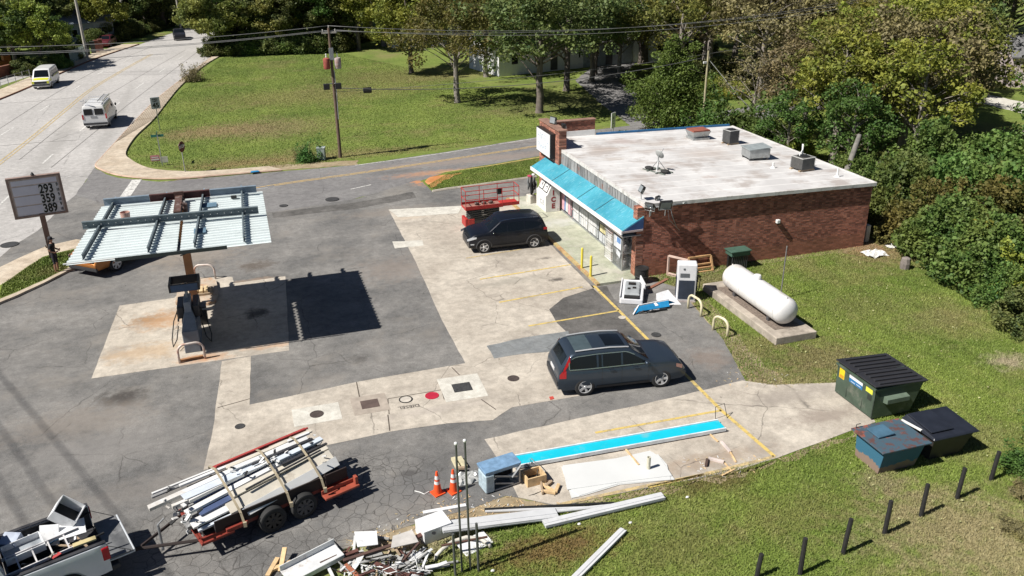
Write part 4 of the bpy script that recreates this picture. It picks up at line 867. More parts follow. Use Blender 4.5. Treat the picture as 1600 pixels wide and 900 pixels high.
b = MB(); b.bx(-2.7,-1.0,-.8,.8,1.22,1.26); b.build('bed_cover', black, t)
# ---- vans on the road
PW = carpaint('paint_white', (.68,.68,.67), 0, .1)
vtop = [(-2.7,1.0),(-2.68,1.9),(-2.6,2.03),(-1.5,2.08),(.9,2.06),(1.15,1.98),(1.85,1.2),(2.0,1.14),(2.55,1.0),(2.7,.8)]
def van(label, loc, rz, mat, s=1.0):
    t = thing('van', label, 'van', loc, rz, 'vans driving on the main road'); t.scale = (s,s,s)
    c = Car(t, 5.4, 2.0, vtop, zb=.28, belt=1.15, plan=(.10,.015), tumble=.84, rc=.13)
    c.body(mat, (-1.75,1.75), .38)
    for x in (-1.75,1.75):
        for sd_ in (1,-1): make_wheel(t, x, sd_*.97, .38, .24, sd_)
    for sd_ in (1,-1):
        for a0, a1 in ((-2.4,-1.5),(-1.4,-.5),(-.4,.5),(.62,1.45)): b = MB(); c.side(b, sd_, a0, a1, 1.22, [(a0,1.74),(1.0,1.74),(1.45,1.5)], .008); b.build('window', glass, t)
        b = MB(); b.bx(-2.73,-2.69,sd_*.94-.08,sd_*.94+.04,.9,1.3); b.build('tail_lamp', lampr, t)
        b = MB(); b.bx(-2.72,-2.695,min(sd_*.08,sd_*.78),max(sd_*.08,sd_*.78),1.25,1.78); b.build('rear_window', glass, t, bevel=.02)
        b = MB(); c.side(b, sd_, 2.35, 2.68, .72, .92, .012, 4); b.build('headlamp', lampw, t)
        b = MB(); b.ball((1.5,sd_*1.12,1.35), .12, 6, .7, .7, 1.2); b.build('door_mirror', black, t, smooth=True)
    b = MB(); c.topp(b, 1.2, 1.82, .95, .98, .012); b.build('windscreen', glass, t)
    b = MB(); b.bx(-2.8,-2.68,-.95,.95,.42,.58); b.build('rear_bumper', trim, t, bevel=.02); b = MB(); b.bx(2.66,2.76,-.93,.93,.42,.6); b.build('front_bumper', trim, t, bevel=.02)
    b = MB(); b.bx(2.62,2.73,-.65,.65,.66,.9); b.build('grille', black, t)
    return t, c
a = G(137,200); d_ = G(345,75)-G(180,225); hdg = math.atan2(d_.y, d_.x)
cv = (G(136,202)+G(168,201))/2 + Vector((math.cos(R(87)), math.sin(R(87)), 0))*2.4
t, c = van('white work van seen from behind with ladder racks and gear on its roof', (cv.x, cv.y, .012), R(87), PW, .95)
b = MB()
for x in (-2.2,-.7,.8): b.bar((x,-.85,2.22),(x,.85,2.22), .05, .05); b.bar((x,-.85,2.0),(x,-.85,2.22),.04,.04); b.bar((x,.85,2.0),(x,.85,2.22),.04,.04)
b.build('roof_rack', alloy, t)
b = MB(); b.tube([(-2.6,.5,2.3),(-2.75,.3,2.5),(-2.6,.9,2.45),(-2.2,.8,2.35),(-2.7,.6,2.55)], .035, 5); b.bx(-2.72,-2.70,-.2,.3,1.0,1.15); b.build('rack_gear', grey, t)
def ladder(name, label, T, L, w_=.4, mat=None, n=None, grp=None):
    b = MB(); b.bar(T @ Vector((0,0,0)), T @ Vector((L,0,0)), .03, .08); b.bar(T @ Vector((0,w_,0)), T @ Vector((L,w_,0)), .03, .08)
    k = n or int(L/.3)
    for i in range(1, k): b.bar(T @ Vector((L*i/k,0,0)), T @ Vector((L*i/k,w_,0)), .035, .035)
    return tag(b.build(name, mat or alloy), label, 'ladder', grp)
Tv = Matrix.Translation((cv.x,cv.y,.012)) @ Matrix.Rotation(R(87),4,'Z')
ladder('ladder', 'silver ladder carried on the right side of the white van roof rack', Tv @ Matrix.Translation((-2.3,-.8,2.25)), 3.4)
cy = (G(55,140)+G(78,139))/2 + Vector((math.cos(R(88)), math.sin(R(88)), 0))*2.2
t, c = van('oncoming white van with a bright yellow front on the far lane', (cy.x, cy.y, .012), R(268), PW, .90)
ylw = carpaint('paint_yellow', (.6,.62,.04), 0, .05)
b = MB(); c.topp(b, 1.95, 2.5, .98, .98, .015); 
for sd_ in (1,-1): c.side(b, sd_, 1.6, 2.35, .85, 1.1, .012, 6); c.side(b, sd_, -2.4, .4, 1.1, 1.2, .012, 6)
b.bx(2.73,2.745,-.9,-.66,.66,.95); b.bx(2.73,2.745,.66,.9,.66,.95); b.build('yellow_panel', ylw, t)
# ---- far cars
ctop = [(-2.2,.7),(-2.15,1.0),(-1.6,1.05),(-1.0,1.42),(.4,1.44),(1.2,1.0),(2.1,.85),(2.2,.6)]
def sedan(label, loc, rz, mat, grp):
    t = thing('car', label, 'car', loc, rz, grp); c = Car(t, 4.4, 1.75, ctop, zb=.22, belt=.95); c.body(mat, (-1.35,1.35), .32, n=30)
    for x in (-1.35,1.35):
        for sd_ in (1,-1): make_wheel(t, x, sd_*.83, .32, .2, sd_)
    for sd_ in (1,-1): b = MB(); c.side(b, sd_, -1.2, .9, 1.0, [(-1.2,1.15),(-.9,1.34),(.35,1.34),(.9,1.05)], .008); b.build('window', glass, t)
    b = MB(); c.topp(b, .5, 1.15, .95, .95, .012); b.build('windscreen', glass, t)
    return t
sedan('small dark car with a pale front far away on the main road', (*G(281,61).to_2d(), .012), R(274), carpaint('paint_dark', (.02,.02,.025), .2, .05), 'far cars')
sedan('dark red car parked behind the far pavement under the trees', (*G(168,72).to_2d(), 0), R(262), carpaint('paint_far', (.12,.02,.03), .2, .05), 'far cars')
# ---- silver pickup with its open bed, tailgate down, hauling junk
TR = R(19.5); ut = Vector((math.cos(TR), math.sin(TR), 0)); vt = Vector((-math.sin(TR), math.cos(TR), 0))
PS = carpaint('paint_silver', (.60,.63,.66), .15, .10)
org = G(166,851,1.33); org.z = 0; org = org + vt*1.02        # centre of the bed's rear edge
PT = thing('pickup_truck', 'silver pickup truck with its tailgate down and bed full of scrap at the bottom left', 'pickup', tuple(org), TR+PI)     # nose to +x local
PT.scale = (1.06,1.1,1.03); Tt = Matrix.Translation(org) @ Matrix.Rotation(TR+PI, 4, 'Z') @ Matrix.Diagonal((1.06,1.1,1.03,1))
ztop = 1.33
b = MB()
for sd_ in (1,-1):      # bed sides as thick walls with rounded shoulder and wheel arch
    prof = [(.86,.62),(.95,.66),(.97,.95),(.965,1.2),(.93,1.31),(.88,1.335),(.83,1.33),(.82,1.28),(.82,.62)]
    arch = [(x, .5) for x in (0,)]
    xs = [0,.05,.15,.3,.5,.7,.85,1.0,1.15,1.3,1.45,1.6,1.8,2.0,2.05]
    vs = []; fs = []; n = len(prof)
    for x in xs:
        d = abs(x-1.0); lift = math.sqrt(max(0,.52**2-d*d)) if d < .52 else 0
        for y, z in prof:
            zz = z if z > .7 else (max(.5, .42+lift*1.0) if y > .84 else z)
            if z > .7 and z < 1.0 and lift: zz = max(z, .42+lift)
            vs.append((x, sd_*y*(1-.02*(x < .1)), zz))
    for i in range(len(xs)-1):
        for j in range(n): fs.append([i*n+j, i*n+(j+1) % n, (i+1)*n+(j+1) % n, (i+1)*n+j])
    fs.append(list(range(n))); fs.append([(len(xs)-1)*n+j for j in range(n)]); b.add(vs, fs)
b.build('bed_side', PS, PT, smooth=True, auto=40)
b = MB(); b.bx(0,2.05,-.82,.82,.62,.68); b.bx(2.0,2.06,-.82,.82,.68,1.33); b.bx(.02,2.05,.79,.818,.68,1.3); b.bx(.02,2.05,-.818,-.79,.68,1.3)
for sd_ in (1,-1): b.bx(.0,2.05,sd_*.86-.05,sd_*.86+.05,1.335,1.355)
for k in range(8): b.bx(.02,2.0,-.7+k*.2,-.62+k*.2,.68,.695)
b.build('bed_liner', M('bed_liner', (.035,.035,.04), .7), PT)
b = MB(); b.bx(-.56,-.02,-.80,.80,.70,.75); b.build('tailgate', M('gate_grey', (.14,.145,.15), .6, dirt=(.3,.3,.3), dirt_amt=.4), PT, bevel=.01)
b = MB(); b.bx(-.56,-.02,-.80,.80,.66,.697); b.bx(-.6,-.56,-.8,.8,.66,.755); b.build('tailgate_skin', PS, PT, bevel=.01)
for sd_ in (1,-1):
    b = MB(); b.bx(-.03,.14,sd_*.90-.03,sd_*.90+.075,.88,1.24); b.build('tail_lamp', lampr, PT, bevel=.02)
    b = MB(); b.tube([(-.5,sd_*.78,.76),(-.02,sd_*.8,1.15)], .008, 5); b.build('gate_cable', black, PT)
    make_wheel(PT, 1.0, sd_*.9, .41, .26, sd_, spokes=6)
b = MB(); b.bx(-.2,.0,-.9,.9,.45,.6); b.build('bumper', trim, PT, bevel=.03)
b = MB(); b.bx(-.212,-.2,-.18,.18,.46,.58); b.build('number_plate', plate, PT)
b = MB(); b.bx(-.35,-.1,-.04,.04,.42,.48); b.ball((-.33,0,.5), .035, 6); b.build('hitch', black, PT)
ct = [(2.08,1.34),(2.1,1.8),(2.3,1.92),(3.6,1.92),(4.3,1.35),(5.2,1.25),(5.45,.9)]
cab = Car(PT, 5.45*2, 1.94, ct, zb=.45, belt=1.3, plan=(.05,.05))
b = MB(); rings = []
for i in range(31):
    x = 2.08+(5.45-2.08)*i/30; zt = cab.zt(x); pr = [(0,.45)]+[(cab.hw(x,z), z) for z in [.47+(zt-.55)*k/6 for k in range(7)]]+[(cab.hw(x,zt)*.9, zt),(0,zt+.03)]
    rings.append([(x,y,z) for y,z in pr]+[(x,-y,z) for y,z in pr[-2:0:-1]])
m_ = len(rings[0]); b.add([v for r_ in rings for v in r_], [[i*m_+j, i*m_+(j+1) % m_, (i+1)*m_+(j+1) % m_, (i+1)*m_+j] for i in range(30) for j in range(m_)]+[list(range(m_)), [30*m_+j for j in range(m_)]])
b.build('cab', PS, PT, smooth=True, auto=35)
for sd_ in (1,-1):
    b = MB(); cab.side(b, sd_, 2.25, 3.1, 1.36, 1.8, .008); b.build('window', glass, PT); b = MB(); cab.side(b, sd_, 3.2, 4.1, 1.36, [(3.2,1.8),(3.6,1.78),(4.1,1.42)], .008); b.build('window', glass, PT)
    make_wheel(PT, 4.6, sd_*.9, .41, .26, sd_, spokes=6)
b = MB(); b.bx(2.07,2.09,-.6,.6,1.42,1.8); b.build('rear_window', glass, PT)
def on_truck(x, y, z, rz=0): return Tt @ Matrix.Translation((x,y,z)) @ Matrix.Rotation(rz,4,'Z')
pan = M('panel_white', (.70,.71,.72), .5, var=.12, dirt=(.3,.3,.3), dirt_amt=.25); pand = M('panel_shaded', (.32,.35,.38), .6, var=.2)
def open_box(name, label, cat, T, sx, sy, sz, mat, inner=None, grp=None, th=.02):
    b = MB(); b.bx(0,sx,0,sy,0,th, T=T); b.bx(0,th,0,sy,th,sz,T=T); b.bx(sx-th,sx,0,sy,th,sz,T=T); b.bx(th,sx-th,0,th,th,sz,T=T); b.bx(th,sx-th,sy-th,sy,th,sz,T=T)
    b.bx(th,sx-th,th,sy-th,th+.002,th+.01,mat=1,T=T)
    return tag(b.build(name, [mat, inner or black]), label, cat, grp)
RY = lambda a: Matrix.Rotation(a,4,'Y'); RX = lambda a: Matrix.Rotation(a,4,'X')
open_box('metal_box', 'white open metal cabinet tipped towards the tailgate in the silver truck bed', 'cabinet', on_truck(.95,-.55,1.55,R(150)) @ RY(R(40)) @ RX(R(12)), .6, .55, .36, pan)
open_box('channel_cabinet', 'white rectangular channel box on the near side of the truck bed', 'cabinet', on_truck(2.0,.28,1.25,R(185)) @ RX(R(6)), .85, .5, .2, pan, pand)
def junk(name, label, cat, T, s, mat, grp=None):
    b = MB(); b.bx(0,s[0],0,s[1],0,s[2],T=T); return tag(b.build(name, mat, bevel=.006), label, cat, grp)
junk('sheet_panel', 'white square panel lying behind the ladder in the truck bed', 'panel', on_truck(.85,.0,1.2,R(172)) @ RX(R(10)), (.6,.5,.03), pan)
junk('sheet_panel', 'white upright folded panel in the middle of the truck bed', 'panel', on_truck(1.25,-.35,1.0,R(150)) @ RX(R(60)), (.45,.5,.03), pan)
junk('sheet_panel', 'blue panel leaning against the white cabinet in the truck bed', 'panel', on_truck(1.1,-.2,1.05,R(160)) @ RY(R(-25)), (.4,.35,.03), M('panel_blue', (.05,.2,.38), .5))
junk('box', 'small grey-blue carton at the cab end of the truck bed', 'box', on_truck(2.0,-.5,1.1,R(140)) @ RX(R(15)), (.4,.35,.35), M('pale_blue', (.45,.5,.6), .5))
junk('box', 'crumpled white plastic sheet piled at the front of the truck bed', 'sheet', on_truck(1.95,-.1,1.2,R(165)) @ RX(R(-12)), (.6,.3,.1), pan)
junk('plank', 'short yellow wooden plank on the near rail of the truck bed', 'plank', on_truck(.65,.70,1.36,R(178)), (.5,.14,.05), M('yellow_wood', (.5,.42,.22), .8))
for lb, x, y, r_ in (('black rubbish bag at the far side of the truck bed nearest the cab',1.65,-.45,.27),('black rubbish bag beside the upright folded panel in the truck bed',1.25,-.6,.25)):
    b = MB(); b.ball((0,0,0), r_, 8, 1.2, .9, .85); o = b.build('rubbish_bag', M('bag', (.045,.045,.05), .4, bump=1, scale=5), smooth=True); o.location = Tt @ Vector((x,y,.95)); tag(o, lb, 'bag', 'bags in the truck bed')
ladder('step_ladder', 'long aluminium ladder lying along the near side of the truck bed', on_truck(.40,.12,1.44,R(3)) @ RX(R(-12)) @ RY(R(1)), 1.75, .5, M('ladder_white', (.62,.6,.6), .4), 5)
b = MB(); rd = random.Random(3)
for i in range(14):
    a_ = Tt @ Vector((rd.uniform(.3,1.9), rd.uniform(-.6,.6), rd.uniform(.95,1.2))); an = rd.uniform(0,PI); b.bar(a_, a_+Vector((math.cos(an)*.5, math.sin(an)*.5, rd.uniform(-.1,.15))), .05, .03, mat=i % 3)
tag(b.build('scrap_strips', [pan, black, wood2]), 'tangle of small scrap strips and straps inside the truck bed', 'scrap', kind='stuff')
b = MB(); b.tube([Tt @ Vector(q) for q in ((1.1,.55,1.3),(1.0,.66,1.36),(1.2,.68,1.38),(1.05,.6,1.4),(1.15,.72,1.38))], .02, 6); tag(b.build('cable_coil', M('coil', (.55,.5,.42), .7), smooth=True), 'beige cable coil on the near rail of the truck bed', 'cable')
b = MB(); b.bx(0,.2,0,.1,0,.03,T=on_truck(.95,.62,1.34,R(20))); tag(b.build('red_rag', M('rag', (.45,.06,.06), .9)), 'red rag on the near rail of the truck bed beside the ladder', 'rag')
# ================================================================== CANOPY, PUMP ISLAND, SIGN
CZ = 4.62
can = thing('fuel_canopy', 'stripped fuel canopy with corrugated metal deck and bare beams on one orange post', 'canopy', (-3.0,36.3,0))
m_deck = M('deck_metal', (.62,.68,.68), .5, metal=.0, var=.06, scale=1.2, dirt=(.45,.5,.5), dirt_amt=.2)
m_beam = M('beam_green', (.115,.145,.16), .6, var=.3, scale=2, dirt=(.16,.19,.19), dirt_amt=.3); m_beamb = M('beam_blue', (.20,.25,.30), .55, var=.25)
def deck(x0, x1, y0, y1, skew=.45):
    b = MB(); n = int((y1-y0)/.305); vs = []; xs = 1
    prof = [(0,0),(.12,0),(.15,.075),(.27,.075),(.30,0)]
    pts = []
    for i in range(n):
        for dy, dz in prof[:4]: pts.append((y0+i*.305+dy, dz-.05))
    pts.append((y0+n*.305, -.05)); y1_ = pts[-1][0]
    for y, z in pts:
        sk = skew*(y-y0)/(y1_-y0) if x0 < -5 else 0
        for dz in (0,-.006):
            vs.append((x0+sk, y, CZ+z+dz)); vs.append((x1, y, CZ+z+dz))
    fs = []
    for i in range(len(pts)-1):
        a = i*4; c = a+4
        fs += [[a,a+1,c+1,c],[a+2,c+2,c+3,a+3]]
    b.add(vs, fs); return b
YA, YB = 31.35, 38.3
keep(deck(-6.62,-2.92,YA,YB).build('deck', m_deck), can); keep(deck(-2.80,.45,YA,YB).build('deck', m_deck), can)
def H(b, a, c, h, fl, th=.02, mat=0):    # I beam along horizontal line a->c, centre height given by z
    a = Vector(a); c = Vector(c); b.bar(a, c, th, h, mat); b.bar(a+Vector((0,0,h/2)), c+Vector((0,0,h/2)), fl, th, mat); b.bar(a-Vector((0,0,h/2)), c-Vector((0,0,h/2)), fl, th, mat)
b = MB(); H(b, (-6.45,34.75,CZ+.30), (.15,34.47,CZ+.30), .27, .14); keep(b.build('main_beam', m_beam), can)
b = MB()
for k in range(26): x = -6.3+k*.27; b.bar((x,34.735-(x+6.45)*.042-.095,CZ+.32),(x,34.735-(x+6.45)*.042-.075,CZ+.32),.022,.022)
keep(b.build('bolt', white), can)
b = MB(); H(b, (-6.0,37.75,CZ+.28), (-4.2,37.72,CZ+.28), .28, .15); keep(b.build('rear_beam', m_beamb), can)
b = MB(); H(b, (-4.19,37.72,CZ+.28), (-1.75,37.68,CZ+.28), .28, .15); keep(b.build('rear_beam', M('beam_maroon', (.07,.025,.022), .8, var=.3)), can)
b = MB(); H(b, (-1.74,37.68,CZ+.28), (.2,37.64,CZ+.28), .28, .15); keep(b.build('rear_beam', m_beamb), can)
for (xa, xb) in ((-6.05,-5.62),(-3.88,-3.55),(-2.28,-2.02),(-.52,-.42)):
    b = MB(); H(b, (xa,31.4,CZ+.17), (xb,38.25,CZ+.17), .18, .06); keep(b.build('purlin', m_beam), can)
b = MB(); b.bar((-5.0,31.27,CZ-.02),(-1.15,31.27,CZ-.02),.05,.13); b.bar((-2.8,31.2,CZ-.12),(-1.9,31.9,CZ-.05),.04,.04); keep(b.build('front_angle', M('angle_dark', (.03,.04,.04), .6)), can)
b = MB(); b.bar((-.1,38.36,CZ+.05),(.7,38.36,CZ+.05),.03,.03); b.bar((-6.7,31.3,CZ+.02),(-4.9,31.3,CZ+.02),.05,.04); keep(b.build('gutter', white), can)
for x in (-5.62,-3.55,-2.0,-.42): b = MB(); b.bar((x,38.25,CZ+.1),(x-.0,38.55,CZ+.2),.06,.14); keep(b.build('bracket', m_beamb), can)
b = MB(); b.bx(-3.16,-2.84,36.14,36.46,0,CZ+.10); keep(b.build('column', M('column_orange', (.34,.16,.075), .75, var=.25, scale=1.5, dirt=(.25,.1,.05), dirt_amt=.5)), can)
b = MB(); b.bx(-3.14,-2.86,35.2,37.6,CZ+.10,CZ+.34); b.bx(-3.2,-2.8,37.5,37.6,CZ+.1,CZ+.5); b.tube([(-2.72,35.9,CZ+.05),(-2.7,35.85,CZ+.42),(-2.85,35.8,CZ+.5)], [.09,.11,.06], 7); keep(b.build('column_head', M('head_rust', (.09,.045,.035), .9, var=.4, scale=3, dirt=(.3,.26,.24), dirt_amt=.4)), can)
# an opening pair of small plates
b = MB(); b.bx(-2.1,-1.5,36.3,36.9,CZ+.06,CZ+.075); b.bx(-2.35,-1.9,33.0,33.6,CZ+.06,CZ+.075); keep(b.build('plate', M('plate_blue', (.12,.2,.27), .6)), can)
b = MB(); b.bx(-.9,-.66,37.2,37.36,CZ+.06,CZ+.16); keep(b.build('junction_box', black), can)
b = MB(); b.lathe([(.16,0),(.19,.42),(.17,.42),(.145,.03),(0.001,.03)], 18); o = b.build('bucket', M('bucket_pink', (.55,.34,.28), .6), smooth=True, auto=40); o.location = (-4.95,35.4,CZ+.06); tag(o, 'dusty pink bucket standing on the corrugated canopy deck', 'bucket')
# island
b = MB(); pl = [(-3.95,31.2),(-3.6,30.85),(-2.7,30.85),(-2.45,31.2)]
struct(sheet('pump_island', [(-3.9,37.3),(-3.85,39.2),(-3.55,39.8),(-2.4,39.8),(-2.15,39.3),(-2.05,37.6),(-2.2,36.9),(-2.5,36.75)], .0, M('island_concrete', (.44,.36,.28), .9, var=.2, dirt=(.42,.22,.1), dirt_amt=.6), th=.16))
def hoop(px0, px1, h, label, mat, grp, sag=0, r_=.045, rnd=.3):
    a = G(*px0); c = G(*px1); d = (c-a); L = d.length; d.normalize(); rr = min(rnd, L/2-.001)
    pts = [a+Vector((0,0,-.1)), a+Vector((0,0,h-rr))]
    for i in range(1,8): an = PI/2*i/8; pts.append(a+d*(rr-rr*math.cos(an))+Vector((0,0,h-rr+rr*math.sin(an))))
    for i in range(8): an = PI/2*i/8; pts.append(c-d*(rr-rr*math.sin(an))+Vector((0,0,h-rr+rr*math.cos(an))))
    pts += [c+Vector((0,0,h-rr)), c+Vector((0,0,-.1))]
    b = MB(); b.tube(pts, r_, 10); return tag(b.build('hoop_guard', mat, smooth=True), label, 'hoop guard', grp)
hpink = M('hoop_pale', (.6,.52,.47), .5, metal=.1, dirt=(.4,.16,.08), dirt_amt=.7)
hoop((281,568),(321,561),.78,'pale steel hoop guard at the camera end of the fuel pump island', hpink, 'hoop guards on the pump island')
hoop((306,437),(337,436),.75,'pale steel hoop guard at the far end of the fuel pump island', hpink, 'hoop guards on the pump island')
hyel = M('hoop_cream', (.66,.60,.40), .5, dirt=(.4,.33,.2), dirt_amt=.3)
hoop((1075,482),(1095,495),.72,'cream hoop guard in the grass closest to the white fuel pump', hyel, 'cream hoop guards in the grass', r_=.055)
hoop((1114,516),(1136,527),.72,'cream hoop guard in the grass closer to the camera, beside the gas tank slab', hyel, 'cream hoop guards in the grass', r_=.055)
# old dispenser under the canopy
DX, DY = -3.05, 33.1
t = thing('fuel_dispenser', 'old grey fuel dispenser with hollow dark header box under the bare canopy', 'fuel pump', (DX,DY,.01))
b = MB(); b.bx(-.30,.30,-.85,-.1,0,.95); b.bx(-.30,.30,-.1,1.3,0,1.1); b.build('pedestal', M('disp_grey', (.15,.17,.2), .5), t, bevel=.03)
b = MB(); b.add([(-.29,-.82,.95),(.29,-.82,.95),(.24,-.1,1.15),(-.24,-.1,1.15),(-.13,.1,1.5),(.13,.1,1.5)], [(0,1,2,3),(3,2,5,4),(0,3,4),(1,5,2),(0,4,5,1)]); b.bx(-.13,.13,-.05,.9,1.1,1.85); b.build('hood', M('disp_pale', (.2,.23,.27), .5), t, bevel=.02)
for sx in (-1,1): b = MB(); b.bx(sx*.29-.13, sx*.29+.13, .1,1.25,1.1,1.62); b.build('console', M('console_dark', (.02,.022,.028), .4), t, bevel=.04)
b = MB(); b.bx(-.04,.04,.35,.45,1.7,2.35); b.bx(-.04,.04,.75,.85,1.7,2.35); b.build('header_post', grey, t)
b = MB()
for (x0,x1,y0,y1) in ((-.58,.58,.05,.13),(-.58,.58,.95,1.03),(-.58,-.5,.13,.95),(.5,.58,.13,.95)): b.bx(x0,x1,y0,y1,2.28,2.6)
b.build('header_box', M('header_black', (.02,.022,.03), .5), t); b = MB(); b.bx(-.5,.5,.042,.049,2.3,2.58); b.bx(-.48,.48,.14,.3,2.3,2.33); b.build('header_panel', M('header_blue', (.04,.08,.16), .5), t)
for sx in (-1,1):
    b = MB(); b.tube([(sx*.4,.5,1.4),(sx*.62,.2,1.0),(sx*.75,-.3,.45),(sx*.72,-.6,.25),(sx*.55,-.5,.5),(sx*.45,-.1,.9)], .022, 7); b.build('hose', rub, t, smooth=True)
    b = MB(); b.bx(sx*.42-.05,sx*.42+.05,.35,.45,1.0,1.35); b.bx(sx*.45-.03,sx*.45+.03,.2,.4,.95,1.02); b.build('nozzle', black, t)
b = MB(); b.bx(.5,.95,.9,1.0,1.35,1.38); b.bx(.42,.95,.5,.52,1.2,1.25); b.build('side_panel', grey, t)
t = thing('rubbish_bin', 'dark square bin on the island behind the old fuel dispenser', 'bin', (-2.75,35.0,.01)); b = MB(); b.bx(-.25,.25,-.25,.25,0,.8); b.build('body', black, t, bevel=.03); b = MB(); b.bx(-.27,.27,-.27,.27,.8,.86); b.bx(-.15,.15,-.29,-.27,.6,.72); b.build('lid', dkgrey, t, bevel=.02)
for i in range(3): b = MB(); b.bx(0,.16,0,.62,0,.10,T=Matrix.Translation((-3.1+i*.22,37.7,.27+.0))); tag(b.build('timber_block', M('pale_timber', (.6,.45,.26), .85)), ('left','middle','right')[i]+' pale timber block in the row of three on the pump island end', 'timber', 'timber blocks on the pump island')
b = MB(); b.bx(-3.2,-2.3,37.62,38.4,.165,.265); tag(b.build('timber_board', wood2), 'dark board under the three timber blocks on the pump island', 'board')
b = MB(); b.bar(G(280,566)+Vector((0,0,.06)), G(318,559)+Vector((0,0,.06)), .12, .1); tag(b.build('timber_beam', M('rusty_wood', (.34,.17,.08), .9)), 'rusty brown beam lying inside the camera end hoop guard of the pump island', 'beam')
# price sign
sg0 = Vector((-10.05,45.1,0)); t = thing('price_sign', 'fuel price board on a brown post at the road corner', 'price sign', tuple(sg0), R(10))
pbr = M('sign_brown', (.28,.20,.17), .7, var=.2)
b = MB(); b.bx(-.12,.12,-.08,.08,0,2.7); b.build('post', M('post_brown', (.24,.15,.12), .7), t)
W2, z0, z1 = 1.06, 2.55, 4.35
b = MB(); b.bx(-W2-.12,W2+.12,-.12,.12,z0-.12,z0-.02); b.bx(-W2-.12,W2+.12,-.12,.12,z1+.02,z1+.12); b.bx(-W2-.12,-W2-.02,-.12,.12,z0-.02,z1+.02); b.bx(W2+.02,W2+.12,-.12,.12,z0-.02,z1+.02); b.build('frame', pbr, t)
b = MB(); b.bx(-W2-.02,W2+.02,-.08,.08,z0-.02,z1+.02); b.build('board', M('board_tan', (.55,.46,.42), .7), t)
lav = M('sign_panel', (.62,.62,.72), .5, var=.05); hh = (z1-z0-.32)/3
b = MB(); b.bx(-W2+.06,W2-.08,-.095,-.081,z1-.28,z1-.04); b.build('panel', lav, t)
numk = M('numeral_black', (.012,.014,.012), .6)
for i, s_ in enumerate(('293','359','389')):
    zb = z1-.32-(i+1)*hh
    b = MB(); b.bx(-W2+.06,.12,-.095,-.081,zb+.03,zb+hh-.03); b.build('panel', lav, t)
    b = MB(); b.bx(.125,W2-.05,-.093,-.081,zb+.01,zb+hh-.01); b.build('numeral_panel', M('numeral_back', (.62,.62,.66), .6), t)
    text(s_, .60, numk, t, frame((.13,-.097,zb+.05),(1,0,0),(0,0,1)), name='numerals', bold=.02, sx=.70)
    text('9', .24, numk, t, frame((.90,-.097,zb+.30),(1,0,0),(0,0,1)), name='numerals', bold=.008, sx=.7); text('10', .2, numk, t, frame((.88,-.097,zb+.06),(1,0,0),(0,0,1)), name='numerals', bold=.008, sx=.6)
b = MB(); b.lathe([(.07,0),(.09,.05),(.03,.16),(0.001,.18)], 8, Matrix.Translation((0,0,z1+.12))); b.build('finial', black, t)
